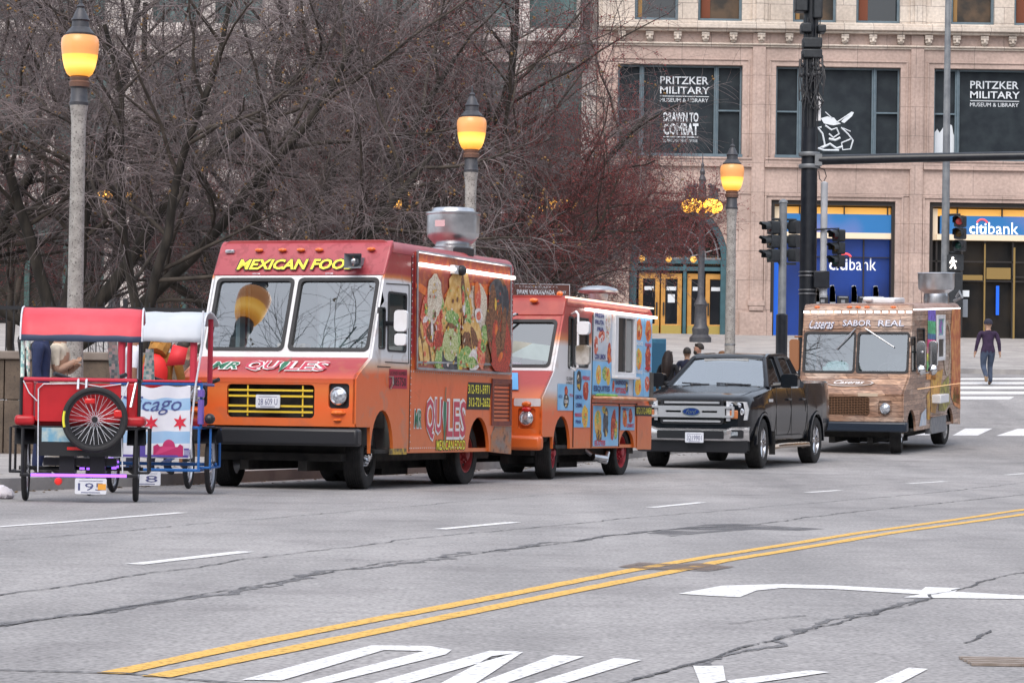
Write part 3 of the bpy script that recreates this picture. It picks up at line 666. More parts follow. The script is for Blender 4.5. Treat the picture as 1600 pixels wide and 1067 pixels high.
mo.build('stone_moulding', M['pale'], pb, bevel=.03)
M['green_glass'] = mat('greenish_window', (.03,.07,.075), .15, c2=(.09,.16,.16), scale=.5, spec=.4)
M['green_frame'] = mat('green_frame', (.03,.075,.07), .5)
M['awning'] = mat('dark_red_awning', (.2,.025,.02), .7, c2=(.14,.02,.018), scale=3)
for i, b0 in enumerate(LB):
    for (x0, x1, y0, y1) in ((b0, b0+86, 100, 258), (b0+106, b0+192, 100, 258), (b0+10, b0+84, -120, 46), (b0+108, b0+182, -120, 46)):
        f = wbm(); ym = y0+(y1-y0)*.5; f.plate(rp(x0, x1, y0, y1), [rp(x0+4, (x0+x1)/2-1.5, y0+4, ym-1.5), rp((x0+x1)/2+1.5, x1-4, y0+4, ym-1.5), rp(x0+4, (x0+x1)/2-1.5, ym+1.5, y1-4), rp((x0+x1)/2+1.5, x1-4, ym+1.5, y1-4)], o=(0, .2, 0), t=.12)
        fo = f.build('window', M['green_frame'], pb); p = wbm(); p.r(x0+1, x1-1, y0+1, y1-1, -.38, -.34); p.build('pane', M['green_glass'], fo)
    f = wbm(); f.plate(rp(b0+4, b0+188, 345, 538), [rp(b0+10+60*j, b0+62+60*j, 352+40*(j == 1), 532) for j in range(3)], o=(0, .2, 0), t=.2); f.build('shop_frame', M['green_frame'] if i > 1 else M['bronze'], pb)
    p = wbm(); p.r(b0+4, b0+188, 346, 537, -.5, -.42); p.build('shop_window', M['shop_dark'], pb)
    if i in (0, 1):
        a = wbm(); a.prism([(0, wz(312)-oz), (-1.3, wz(333)-oz), (-1.3, wz(352)-oz), (0, wz(352)-oz)], 'x', wx(b0+6)-ox, wx(b0+186)-ox); ao = a.build('awning', M['awning'], pb)
        T = wbm(); T.t('CAFE  BAKERY', b0+30, b0+160, 337, 347, 1.31, bold=.03) if False else T.r(b0+30, b0+160, 340, 341, 1.3, 1.305); T.build('awning_stripe', M['deco_white'], ao)
        q = wbm()
        for j in range(6): q.r(b0+18+28*j, b0+32+28*j, 309, 315, .1, .5)
        q.build('awning_light', M['amber_light'], pb)
q = wbm(); q.r(903, 918, -40, 100, .2, .9); q.r(905, 916, 100, 112, .3, .7); q.build('blade_sign', M['bronze'], pb)
# notice on the green door
q = wbm(); q.r(207, 219, 434, 448, -.15, -.12); q.build('notice', mat('bright_cyan_notice', (.1,.5,.7), .5, emit=(.2,.7,.95), es=.4), pb)

# ------------------------------------------------------------------ the other side of the street, behind the viewer: seen only in glass and paint
def back_block(label, loc, rz, L, H_):
    t = thing('street_building', label, 'building', loc, rz)
    q = MB(); q.box(-L/2, L/2, 0, 14, -1, H_); q.box(-L/2-.2, L/2+.2, -.6, 14.2, H_, H_+1.2); q.build('wall', M['pale'], t)
    for k in range(5):
        w_ = MB()
        for i in range(int(L/5)): x = -L/2+2.5+5*i; w_.box(x-1.1, x+1.1, -.06, .3, 2+4.4*k, 4.8+4.4*k)
        tag(w_.build('window_row', M['shop_dark'], t), None, None)
    return t
back_block('pale stone building behind the viewer, mirrored in the windscreens', (-15, -44, 0), PI, 130, 24)
o_ = RN*34+RD*25
back_block('pale stone building along the right kerb, outside the view', (o_.x, o_.y, 0), -YAW-PI/2, 110, 22)

db = thing('brick_building', 'dark brick building farther along the crossing street, outside the view', 'building', (82, 108, 3))
MB().box(-48, 48, 0, 14, -2, 24).build('wall', stone_mat('dark_brick', (.06,.038,.03), (.09,.055,.042), .5, .2, .02), db)
w_ = MB()
for i in range(14):
    for k in range(4): w_.box(-44+6.4*i, -41.2+6.4*i, -.05, .3, 3+5*k, 6.4+5*k)
w_.build('windows', M['shop_dark'], db)
w_ = MB(); w_.box(-46, 46, -.4, -.1, 4.6, 5.0); w_.build('shop_lights', M['amber_light'], db)
# ================================================================== STREET LAMPS, SIGNALS, WALL
M['aggregate'] = mat('exposed_aggregate', (.27,.255,.24), .9, c2=(.38,.36,.34), scale=9, c3=(.10,.09,.085), scale3=42, bump=.3, bscale=50)
M['iron'] = mat('dark_iron', (.05,.052,.062), .5, .3, c2=(.075,.075,.082), scale=8)
M['brown_iron'] = mat('brown_iron', (.16,.085,.06), .6, .2)
M['globe_lit'] = mat('lit_globe_glass', (.9,.55,.1), .35, c2=(.95,.65,.2), emit=(1,.47,.045), es=.5)
M['globe_top'] = mat('amber_globe_glass', (.75,.36,.18), .4, c2=(.8,.42,.22), scale=6, emit=(1,.30,.10), es=.15)
M['cluster_glow'] = mat('bright_cluster_globe', (.9,.55,.1), .4, emit=(1,.43,.04), es=1.7)
def street_lamp(px, D, base_y, label, first=[None]):
    p = at(px, base_y, D); y = D; loc = Vector((p.x, y, g(y)+.14))
    if first[0]: return dup(first[0], loc, 0., label)
    t = thing('street_lamp', label, 'street lamp', loc, group='globe street lamps along the kerb'); first[0] = t
    zz = lambda L, s=.84: [(r[0]*s,)+(r[1],)+tuple(r[2:]) for r in L]
    MB().lathe([(.19,-.1),(.19,.25),(.16,.32),(.14,.5),(.105,2.0),(.095,3.9),(.095,4.45),(.105,4.62),(.122,4.72)], 20).build('post', M['aggregate'], t)
    MB().lathe(zz([(.145,4.718),(.15,4.76),(.135,4.78),(.125,4.94),(.155,4.96,1),(.165,5.02,1),(.14,5.04,1),(.15,5.075,1),(.13,5.105)]), 20, m=0).build('collar', [M['iron'], M['brown_iron']], t)
    gl = [(.13,5.10),(.165,5.13),(.2,5.21),(.225,5.32),(.232,5.375,1),(.243,5.46,1),(.246,5.52,1),(.24,5.58,1),(.215,5.62,1),(.17,5.635,1)]
    MB().lathe(gl, 24).build('globe', [glow_mat('lit_amber_glass', [(5.10,(.42,.15,.012)), (5.17,(.62,.27,.02)), (5.25,(.80,.46,.09)), (5.33,(.66,.33,.03)), (5.40,(.6,.27,.02))]), glow_mat('dim_amber_glass', [(5.36,(.30,.095,.028)), (5.44,(.22,.075,.028)), (5.52,(.27,.095,.035)), (5.64,(.16,.05,.018))])], t)
    MB().lathe([(.185,5.63),(.19,5.655),(.15,5.70),(.115,5.74),(.11,5.81),(.125,5.83),(.10,5.865),(.07,5.94),(.04,5.99),(.055,6.01),(.02,6.05),(.018,6.14),(.004,6.16)], 18).build('finial_cap', M['iron'], t)
    MB().lathe([(.107,1.95),(.113,1.955),(.113,1.985),(.107,1.99)], 20).build('steel_band', M['steel'], t)
    return t
street_lamp(117, 37.3, 500, 'tall concrete lamp post with glowing amber globe behind the red canopy cart')
street_lamp(735, 47.6, 330, 'concrete lamp with amber globe rising behind the steel vent of the orange truck')
street_lamp(1141, 58.5, 500, 'concrete lamp with amber globe behind the black pickup, by the gold doors')
_l0 = street_lamp(117, 33.0, 500, 'lamp beside the road out of view, mirrored in the orange truck windscreen'); _l0.location = (-6.75, 33.0, .14)
def cluster_lamp(px, D, label, first=[None]):
    p = at(px, 400, D); loc = Vector((p.x, D, g(D)+.14))
    if first[0]: return dup(first[0], loc, None, label)
    t = thing('cluster_lamp', label, 'street lamp', loc, group='ornate cluster lamps in front of the buildings'); first[0] = t
    pr = [(.38,-.1),(.38,.15),(.28,.25),(.3,.45),(.22,.6),(.2,1.2),(.24,1.3),(.17,1.45),(.12,1.6),(.105,4.2),(.14,4.3),(.11,4.4)]
    MB().lathe(pr, 16).build('post', M['iron'], t)
    a = MB()
    for k in range(5):
        th = 2*PI*k/5+.3; c, s = math.cos(th), math.sin(th)
        a.tube([(0,0,4.35),(.25*c,.25*s,4.3),(.5*c,.5*s,4.42),(.56*c,.56*s,4.95)], [.04,.035,.03,.03], 6)
        a.ball((.5*c,.5*s,5.02), .1, 8); a.tube([(.5*c,.5*s,4.95),(.5*c,.5*s,5.35)], [.12,.05], 8); a.ball((.42*c,.42*s,5.4), .09, 6); a.ball((.6*c,.6*s,5.3), .07, 6)
    a.build('arms', M['iron'], t)
    for k in range(5):
        th = 2*PI*k/5+.3; q = MB().ball((.48*math.cos(th),.48*math.sin(th),4.72), .27, 12, sc=(1,1,.9)); q.build('globe', M['cluster_glow'], t)
    MB().lathe([(.1,4.4),(.12,4.9),(.2,5.0),(.12,5.15),(.16,5.3),(.1,5.5),(.13,5.65),(.07,5.8),(.1,5.92),(.04,6.05),(.06,6.15),(.02,6.25),(.015,6.55),(.002,6.58)], 12).build('finial', M['iron'], t)
    return t
cluster_lamp(1096, 100., 'ornate iron lamp with a ring of amber globes before the arched gold doors')
cluster_lamp(180, 100., 'amber globe lamp glowing through branches right of the first concrete lamp post')
cluster_lamp(605, 100., 'amber globe lamp glowing through twigs above the red truck roof')
cluster_lamp(870, 100., 'amber globe lamp hidden in the red twigs before the dark shop entrance')
# ------------------------------------------------------------------ traffic signals
M['blackpole'] = mat('gloss_black_pole', (.006,.008,.013), .35, c2=(.012,.015,.021), scale=6)
M['poster_pole'] = mat('weathered_grey_pole', (.16,.17,.185), .5, .3, c2=(.22,.23,.24), scale=5)
M['pipe'] = mat('pale_grey_plastic', (.5,.52,.56), .5, c2=(.42,.44,.47), scale=4)
M['sig'] = mat('signal_housing', (.012,.015,.019), .5, c2=(.022,.026,.031), scale=10)
def signal_head(parent, loc, rz, lit=None, sc=1.):
    o = MB(); R = Matrix.Rotation(rz, 4, 'Z'); q = MB()
    for k in range(3):
        z = .36*(1-k); q.plate(rrect(-.16, z-.17, .16, z+.17, .05), [], (0, -.1, 0), t=.22)
        vis = [(.145*math.cos(math.radians(a)), .145*math.sin(math.radians(a))) for a in range(-20, 201, 20)]
        V = [(x, -.1, z+y) for x, y in vis]+[(x, -.36+.1*(y < .05), z+y) for x, y in vis]; n = len(vis)
        q.add(V, [(i, i+1, n+i+1, n+i) for i in range(n-1)])
    ob = q.build('signal_head', M['sig'], parent, loc=loc, rot=(0, 0, rz), bevel=.01); ob.scale = (sc, sc, sc)
    for k in range(3):
        MB().lathe([(.115,0),(.1,-.02),(.05,-.035),(.001,-.04)], 16, (0, -.1, .36*(1-k)), 'y').build('lens', mat('signal_lens', [(.10,.015,.015),(.08,.05,.01),(.01,.05,.04)][k], .2), ob)
    return ob
p = at(1262, 470, 64.); tp = thing('traffic_pole', 'tall black signal pole with cables and a long mast arm behind the wooden truck', 'traffic pole', (p.x, 64, g(64)+.14))
H0 = g(64)+.14; top = 10.6
MB().lathe([(.3,-.2),(.3,.05),(.25,.12),(.22,.5),(.205,1.2),(.19,3.2),(.16,top)], 20).build('pole', M['blackpole'], tp)
b = MB()
def pz(py, px=1262): return at(px, py, 64.).z-H0
for py in (425, 431, 453, 459): b.lathe([(.2,pz(py)-.012),(.212,pz(py)-.01),(.212,pz(py)+.01),(.2,pz(py)+.012)], 18)
b.build('steel_band', M['steel'], tp)
M['dull_steel'] = mat('dull_galvanised', (.2,.21,.22), .5, .5)
za = pz(251); arm = MB().tube([(.15,-.1,za),(2,-.5,za+.04),(5,-1.2,za+.08),(9,-2.1,za+.13)], [.115,.105,.095,.08], 12); arm.build('mast_arm', M['blackpole'], tp)
cl = MB(); cl.lathe([(.235,za-.18),(.24,za-.17),(.24,za-.1),(.235,za-.09)], 16); cl.lathe([(.235,za+.09),(.24,za+.1),(.24,za+.17),(.235,za+.18)], 16); cl.box(.1,.26,-.22,.02,za-.13,za+.13); cl.build('arm_clamp', M['dull_steel'], tp)
eq = MB()
for (x0, x1, y0, y1) in ((1251,1268,37,52), (1277,1290,40,52), (1254,1284,60,76), (1253,1284,78,92), (1242,1262,-20,19), (1270,1285,-30,30)):
    a = at(x0, y1, 63.85); c = at(x1, y0, 63.85); xx0, xx1 = a.x-p.x, c.x-p.x; eq.box(xx0, xx1, -.3, .12, a.z-H0, c.z-H0)
eq.build('equipment_box', M['sig'], tp, bevel=.03)
cb = MB(); rnd = random.Random(5)
for i in range(16):
    x0 = rnd.uniform(-.3, .28); z0 = pz(rnd.uniform(88, 112)); z1 = pz(rnd.uniform(96, 160)); x1 = rnd.uniform(-.28, .3); zm = min(z0, z1)-rnd.uniform(.1, .5)
    cb.tube([(x0, -.25, z0), (x0*1.1, -.3, (z0+zm)/2), ((x0+x1)/2, -.3, zm), (x1, -.27, (zm+z1)/2), (x1*.6, -.2, z1)], .016, 5)
for i in range(5): cb.tube([(-.18+.09*i, -.2, pz(30)), (-.15+.075*i, -.2, pz(200))], .014, 5)
cb.tube([(.2,-.1,pz(262)), (.33,-.1,pz(266)), (.37,-.1,pz(276)), (.3,-.1,pz(286)), (.22,-.1,pz(280)), (.2,-.1,pz(268))], .012, 5)
for i in range(6): cb.ball((rnd.uniform(-.25,.25), -.28, pz(rnd.uniform(95,122))), .05, 6)
cb.build('cables', M['black'], tp)
pp = at(1287, 380, 63.9); pipe = MB(); zt, zb = at(1287,286,63.9).z-H0, at(1287,424,63.9).z-H0; xx = pp.x-p.x
pipe.lathe([(.075,zb),(.078,zt-.02),(.085,zt),(.02,zt+.03)], 14, (xx,-.1,0)); pipe.lathe([(.09,zb-.55),(.09,zb-.37)], 12, (xx,-.1,0)); pipe.build('antenna_tube', M['pipe'], tp)
MB().box(.1, xx+.12, -.28, .12, zb-.38, zb).build('antenna_box', M['blackpole'], tp, bevel=.02)
MB().box(.12,.22,-.2,-.17,pz(190),pz(152)).build('paper_sticker', M['white'], tp)
hd = at(1310, 388, 63.6); signal_head(tp, (hd.x-p.x, -.4, hd.z-H0), math.radians(-55), sc=.78)
MB().tube([(.1,-.1,hd.z-H0+.42),(hd.x-p.x,-.4,hd.z-H0+.44),(hd.x-p.x,-.4,hd.z-H0-.45)], .025, 6).build('signal_bracket', M['sig'], tp)
# signal post left of it
p2 = at(1222, 470, 74.); t2 = thing('signal_post', 'grey post carrying side-on traffic signals, left of the tall black pole', 'traffic signal', (p2.x, 74, g(74)+.1))
H2 = g(74)+.1
def pz2(py): return at(1222, py, 74.).z-H2
MB().lathe([(.16,-.3),(.16,.1),(.11,.2),(.1,pz2(340)),(.1,pz2(318)),(.12,pz2(317)),(.11,pz2(314)),(.03,pz2(311))], 14).build('post', M['poster_pole'], t2)
MB().lathe([(.15,0),(.15,pz2(492)),(.1,pz2(490))], 14).build('post_sleeve', M['blackpole'], t2)
a = at(1212, 377, 73.7); signal_head(t2, (a.x-p2.x-.05, -.1, a.z-H2), math.radians(-70), sc=1.0)
a = at(1241, 377, 74.2); signal_head(t2, (a.x-p2.x, .2, a.z-H2), math.radians(-120), sc=1.0)
MB().tube([(-.3,-.05,pz2(343)),(.35,.1,pz2(343))], .03, 6).tube([(-.1,-.05,pz2(412)),(.35,.1,pz2(412))], .03, 6).tube([(-.1,-.05,pz2(343)),(-.1,-.05,pz2(412))], .03, 6).build('signal_bracket', M['sig'], t2)
# thin grey pole on the far corner
p3 = at(1476, 480, 84.); t3 = thing('signal_pole', 'slim grey pole with red signal and lit walking-man sign, right of the wooden truck', 'traffic pole', (p3.x, 84, g(84)))
H3 = g(84)
def pz3(py): return at(1476, py, 84.).z-H3
MB().lathe([(.2,-.2),(.2,.1),(.13,.2),(.115,5),(.075,12.5)], 14).build('pole', M['poster_pole'], t3)
a = at(1500, 365, 83.8); signal_head(t3, (a.x-p3.x, -.2, a.z-H3), math.radians(-30), sc=.98)
MB().tube([(.05,0,a.z-H3+.55),(a.x-p3.x,-.2,a.z-H3+.55)], .035, 6).tube([(.05,0,a.z-H3-.55),(a.x-p3.x,-.2,a.z-H3-.55)], .035, 6).build('signal_bracket', M['sig'], t3)
MB().ball((0,-.115,0), .1, 10, sc=(1,.3,1)).build('red_light', mat('lit_red_lens', (.25,.03,.03), .3, emit=(.5,.06,.05), es=.12), t3, loc=(a.x-p3.x-.05, -.22, a.z-H3+.34))
a = at(1489, 410, 83.8); pb_ = MB().plate(rrect(-.24,-.24,.24,.24,.04), (), (0,-.15,0), t=.3); pbo = pb_.build('walk_sign', M['sig'], t3, loc=(a.x-p3.x+.08, 0, a.z-H3), bevel=.01)
wm = MB(); wm.blob(-.08,.13,.035,.035,0,(0,-.16,0),jag=0)
for P in ([(-.08,.1),(-.06,-.02)], [(-.06,-.02),(-.02,-.1),(.0,-.18)], [(-.06,-.02),(-.11,-.1),(-.15,-.17)], [(-.08,.08),(-.02,.03),(.03,.03)], [(-.08,.08),(-.14,.03),(-.16,-.03)]): wm.tube([(x,-.165,z) for x, z in P], .024, 6)
wm.build('walking_man', mat('walk_led', (.9,.88,.85), .5, emit=(1,.9,.8), es=1.6), pbo)
a = at(1497, 455, 84.); MB().box(-.05,.5,-.15,.25,a.z-H3-.55,a.z-H3+.55).build('control_box', M['sig'], t3, bevel=.03)
# honorary street sign behind the second truck
ps = at(845, 454, 56.); ts = thing('street_sign', 'brown honorary street name board above the red roof of the second truck', 'street sign', (ps.x+.3, 56, g(56)+.14))
hz = ps.z-g(56)-.14
MB().lathe([(.04,-.2),(.04,hz+.1)], 10).build('post', M['grey_metal'], ts)
MB().plate(rrect(-.87,-.12,.27,.13,.02), (), (0,-.045,hz), t=.02).build('sign_board', mat('brown_sign', (.10,.028,.02), .5), ts)
sb = MB(); sb.text('SWAMI VIVEKANANDA', (-.4,-.066,hz-.035), h=.095, w=.74, bold=.03); sb.text('WAY', (.12,-.066,hz-.03), h=.055, w=.15); sb.text('* * HONORARY * *', (-.35,-.066,hz+.065), h=.035, w=.75)
for a_, b_ in (((-.86,-.11),(.26,-.11)), ((-.86,.12),(.26,.12)), ((-.86,-.11),(-.86,.12)), ((.26,-.11),(.26,.12))): sb.tube([(a_[0],-.048,hz+a_[1]),(b_[0],-.048,hz+b_[1])], .006, 4)
sb.build('lettering', M['plate'], ts)
# low granite wall, iron fence
M['brownstone'] = mat('brown_granite', (.075,.055,.04), .75, c2=(.125,.092,.066), scale=3, detail=8, c3=(.06,.045,.035), scale3=25, bump=.3, bscale=20)
M['brownstone_top'] = mat('brown_granite_coping', (.16,.13,.11), .7, c2=(.21,.175,.15), scale=3, detail=8)
wl = thing('garden_wall', 'low brown granite wall behind the two pedal carts', 'wall', (-7, 46, g(46)+.14), math.radians(-2))
wz0 = at(80, 549, 46.).z-g(46)-.14
for i in range(5):
    x0 = -4.6+1.75*i
    b = MB(); b.box(x0, x0+1.735, 0, .5, -.2, wz0*.52); b.box(x0, x0+1.735, .004, .496, wz0*.52+.012, wz0-.14); b.build('stone_block', M['brownstone'], wl, bevel=.012)
MB().box(-4.65, 4.2, -.05, .55, wz0-.135, wz0).build('coping', M['brownstone_top'], wl, bevel=.02)
fe = thing('iron_fence', 'black iron railing standing behind the brown granite wall', 'fence', (-7, 47.6, g(47.6)+.14), math.radians(-2))
zf = at(40, 478, 47.6).z-g(47.6)-.14
MB().box(-4, 5.4, -.02, .02, zf-.06, zf).box(-4, 5.4, -.02, .02, .3, .35).build('rail', M['black'], fe)
fb = MB()
for i in range(76): fb.box(-4+.125*i-.009, -4+.125*i+.009, -.009, .009, 0, zf+.08)
fb.build('bars', M['black'], fe)
fb = MB()
for i in range(5): fb.box(-4+2.3*i-.035, -4+2.3*i+.035, -.035, .035, 0, zf+.14)
fb.build('posts', M['black'], fe)
# ================================================================== BARE TREES
M['bark'] = mat('dark_bark', (.020,.017,.014), .9, c2=(.05,.042,.034), scale=6, detail=8, bump=.5, bscale=25, stretch=(1,1,.35))
M['bark_grey'] = mat('grey_brown_bark', (.035,.028,.023), .9, c2=(.075,.06,.048), scale=4, detail=8, bump=.5, bscale=25, stretch=(1,1,.4))
M['twig'] = mat('grey_twigs', (.075,.058,.056), .75, c2=(.24,.195,.195), scale=.9)
M['twig_red'] = mat('red_brown_twigs', (.075,.03,.03), .75, c2=(.14,.07,.066), scale=1.5)
M['berry'] = mat('dark_red_berries', (.17,.018,.02), .5, c2=(.26,.05,.042), scale=3)
M['dead_leaf'] = mat('tan_dead_leaves', (.28,.16,.05), .8, c2=(.2,.11,.04), scale=5)
def tubes_np(mb_list, polys, sides):
    """append many tapered polylines at once; polys: list of (points, radii)"""
    by = {}
    for P, R in polys: by.setdefault(len(P), []).append((P, R))
    Vs, Fs, off = [], [], 0
    for n, L in by.items():
        P = np.array([[tuple(q) for q in p] for p, _ in L]); R = np.array([r for _, r in L]); K = len(L)
        D = np.empty_like(P); D[:, 1:-1] = P[:, 2:]-P[:, :-2]; D[:, 0] = P[:, 1]-P[:, 0]; D[:, -1] = P[:, -1]-P[:, -2]
        D /= np.linalg.norm(D, axis=2, keepdims=True)+1e-9
        ref = np.where(np.abs(D[:, :1, 2:3]) > .9, np.array([1., 0, 0]), np.array([0, 0, 1.]))
        U = np.cross(D, np.broadcast_to(ref, D.shape)); U /= np.linalg.norm(U, axis=2, keepdims=True)+1e-9; W = np.cross(D, U)
        a = np.arange(sides)*2*PI/sides
        V = P[:, :, None, :]+(U[:, :, None, :]*np.cos(a)[None, None, :, None]+W[:, :, None, :]*np.sin(a)[None, None, :, None])*R[:, :, None, None]
        Vs.append(V.reshape(-1, 3))
        k, i, s = np.meshgrid(np.arange(K), np.arange(n-1), np.arange(sides), indexing='ij')
        base = off+k*n*sides+i*sides; s2 = (s+1) % sides
        Fs.append(np.stack([base+s, base+s2, base+sides+s2, base+sides+s], -1).reshape(-1, 4)); off += K*n*sides
    return np.concatenate(Vs), np.concatenate(Fs)
def mesh_np(name, V, F, m, parent, mi=None, smooth=True):
    me = bpy.data.meshes.new(name); k = F.shape[1]
    me.vertices.add(len(V)); me.vertices.foreach_set('co', V.astype(np.float32).ravel())
    me.loops.add(F.size); me.loops.foreach_set('vertex_index', F.astype(np.int32).ravel())
    me.polygons.add(len(F)); me.polygons.foreach_set('loop_start', np.arange(0, F.size, k, dtype=np.int32)); me.polygons.foreach_set('loop_total', np.full(len(F), k, dtype=np.int32))
    me.materials.append(m); me.update(calc_edges=True)
    if smooth: me.polygons.foreach_set('use_smooth', np.ones(len(F), dtype=bool))
    o = bpy.data.objects.new(name, me); COL.objects.link(o); o.parent = parent; return o
def tree(label, x, y, limbs, seed, kind='grey', trunk_h=1.6, trunk_r=.2, scale=1., dens=1., group='bare trees in the garden', bias=None, size=1.45):
    rnd = random.Random(seed); U = rnd.uniform
    t = thing('bare_tree' if kind == 'grey' else 'crabapple_tree', label, 'tree', (x, y, g(y)+.1), group=group if kind == 'grey' else 'red berried trees among the bare ones')
    big, mid, fine, tips = [], [], [], []
    red = kind == 'red'
    def branch(p, d, L, r0, lev, n):
        """grow one branch as a wandering polyline, then its side shoots"""
        P = [p.copy()]; R = [r0]; q = p.copy(); d = d.normalized(); step = L/n
        wob = (.12, .2, .24, .22, .2)[lev]; end = (.62, .38, .3, .3, .45)[lev]
        for i in range(n):
            up = (.02, .05, .02, -.055, -.10)[lev] if not red else (.03, .05, .03, .03, .02)[lev]
            d = (d+Vector((U(-wob, wob), U(-wob, wob), U(-wob, wob)*.8+up))).normalized()
            q = q+d*step; P.append(q.copy()); R.append(max(r0*(1-(1-end)*(i+1)/n), (.006,.006,.0055,.004,.003)[lev]))
        (big if lev <= 1 else mid if lev == 2 else fine).append((P, R))
        if lev == 4: tips.append((P[-1], P[-2], P[len(P)//2])); return
        cnt = (0, (11 if not red else 9), (13 if not red else 10), (12 if not red else 11))[lev]
        cnt = int(round(cnt*dens)) if lev > 1 else cnt
        for k in range(cnt):
            f = (.22+.78*(k+U(.1, .9))/cnt) if lev < 3 else (.08+.92*(k+U(0, 1))/cnt)
            i = min(int(f*n), n-1); b = P[i].lerp(P[i+1], f*n-i); dd = (P[i+1]-P[i]).normalized()
            side = dd.orthogonal(); side.rotate(Matrix.Rotation(U(0, 2*PI), 3, dd)); ang = U(.45, 1.0)
            nd = dd*math.cos(ang)+side*math.sin(ang)
            if bias: nd = nd+Vector(bias)*(.25 if lev >= 2 else .1)
            LL = L*U(.42, .68)*(1-.35*f) if lev < 3 else U(.4, 1.05)*scale*(.75 if red else 1.)
            branch(b, nd, LL, min(R[i]*.62, (.06, .045, .013, .0048)[lev]), lev+1, (7, 6, 5, 4)[lev])
    tp_ = Vector((0, 0, trunk_h)); P = [Vector((0, 0, -.3)), Vector((.02, 0, trunk_h*.35)), Vector((-.03, .02, trunk_h*.75)), tp_]
    big.append((P, [trunk_r*1.25, trunk_r, trunk_r*.93, trunk_r*.9]))
    for (d, L, r) in limbs: branch(Vector((0, 0, trunk_h*U(.8, 1.0))), Vector(d), L*size, r, 1, 10)
    V, F = tubes_np(None, mid, 5); mesh_np('branches', V, F, M['bark_grey'], t)
    V, F = tubes_np(None, big, 9); mesh_np('trunk', V, F, M['bark'] if not red else M['bark_grey'], t)
    V, F = tubes_np(None, fine, 3); mesh_np('crown', V, F, M['twig_red'] if red else M['twig'], t)
    rs = np.random.default_rng(seed)
    def octa(C, r, name, m):
        o = np.array([(1,0,0),(-1,0,0),(0,1,0),(0,-1,0),(0,0,1),(0,0,-1)], float); fc = np.array([(0,2,4),(2,1,4),(1,3,4),(3,0,4),(2,0,5),(1,2,5),(3,1,5),(0,3,5)])
        s = r*rs.uniform(.6, 1.4, (len(C), 1, 1)); V = C[:, None, :]+o[None]*s; F = fc[None]+6*np.arange(len(C))[:, None, None]
        mesh_np(name, V.reshape(-1, 3), F.reshape(-1, 3), m, t)
    T = np.array([[tuple(q) for q in e] for e in tips])
    if red:
        C = np.concatenate([T[:, k][rs.random(len(T)) < .75]+rs.normal(0, .035, (1,))*0 for k in range(3)]); C = np.repeat(C, 2, 0); C = C+rs.normal(0, .03, C.shape); octa(C, .0125, 'berries', M['berry'])
    else:
        C = T[:, 1][rs.random(len(T)) < .035]; C = np.repeat(C, 3, 0); C = C+rs.normal(0, .03, C.shape); octa(C, .022, 'dead_leaves', M['dead_leaf'])
    return t
def tx(px, y): return (px-800)/F_PX*y
T1 = tree('big bare tree whose dark trunk stands behind the nearest lamp post', tx(98, 53), 53, [((.55,-.1,.75), 5.2, .15), ((1.0,-.25,.42), 5.6, .14), ((-.5,.1,.8), 4.6, .13), ((-.9,-.3,.5), 4.2, .11), ((.15,.4,1), 5.2, .14), ((.25,-.5,.95), 5.0, .12)], 11, trunk_h=2.0, trunk_r=.27)
T2 = tree('bare tree with low dark limb arching up beside the orange truck', tx(215, 50.5), 50.5, [((.9,-.1,.55), 4.6, .13), ((.2,.2,1), 4.4, .1), ((1.,.2,.25), 3.6, .08), ((.5,-.3,.9), 4.8, .11)], 23, dens=.8, trunk_h=1.3, trunk_r=.17, bias=(.25,0,-.05))
T3 = tree('bare grey tree with drooping twigs behind the orange truck windscreen', tx(405, 58), 58, [((.5,-.1,.8), 5.4, .14), ((-.45,0,.85), 5.2, .13), ((1,-.1,.5), 5.0, .12), ((-.9,.1,.45), 4.4, .11), ((0,-.4,1), 5.6, .13), ((.3,.4,1), 5.2, .12)], 37, dens=.85, trunk_h=2.2, trunk_r=.2)
T4 = tree('bare grey tree directly behind the middle lamp and steel vent', tx(600, 62), 62, [((.6,-.1,.75), 5.6, .14), ((-.55,0,.8), 5.4, .13), ((1,0,.42), 5.2, .12), ((-.2,-.4,1), 6.0, .13), ((.2,.2,1), 6.2, .13), ((-1,-.1,.4), 4.4, .1)], 41, dens=.8, trunk_h=2.3, trunk_r=.2)
T5 = tree('bare grey tree rearmost above the second truck roof', tx(690, 66), 66, size=1.1, limbs= [((.5,-.1,.8), 5.6, .13), ((-.45,0,.9), 5.4, .12), ((.8,-.1,.7), 3.6, .07), ((0,-.3,1), 6.4, .13), ((-.9,0,.5), 4.6, .1)], seed=53, trunk_h=2.4, trunk_r=.18)
R1 = tree('red berried tree whose twigs reach across the lettered museum window', tx(818, 71), 71, size=1.0, limbs=[((.9,-.1,.66), 3.9, .04), ((.55,-.2,.9), 4.8, .055), ((-.4,0,.9), 5.6, .06), ((.1,.3,1), 5.8, .06), ((-.9,-.2,.5), 4.0, .05), ((.75,-.3,.8), 4.6, .045), ((.9,.2,.9), 4.6, .04)], seed=61, kind='red', trunk_h=1.7, trunk_r=.13)
R2 = tree('red berried tree between the steel vent and the second truck', tx(735, 60), 60, [((.55,-.1,.8), 3.6, .06), ((-.6,-.1,.7), 4.2, .07), ((.1,-.3,1), 5.0, .08), ((-.1,.3,1), 4.8, .08), ((.9,0,.55), 2.8, .05), ((-1,-.1,.45), 3.6, .06)], 67, 'red', trunk_h=1.9, trunk_r=.13)
R3 = tree('dark red berried tree at the left edge behind the first lamp', tx(20, 64), 64, [((.7,-.1,.6), 3.8, .08), ((-.6,-.1,.7), 3.8, .08), ((.1,-.3,1), 4.2, .09), ((-.1,.3,1), 4.0, .09), ((1,0,.35), 3.6, .07)], 71, 'red', trunk_h=1.3, trunk_r=.13)
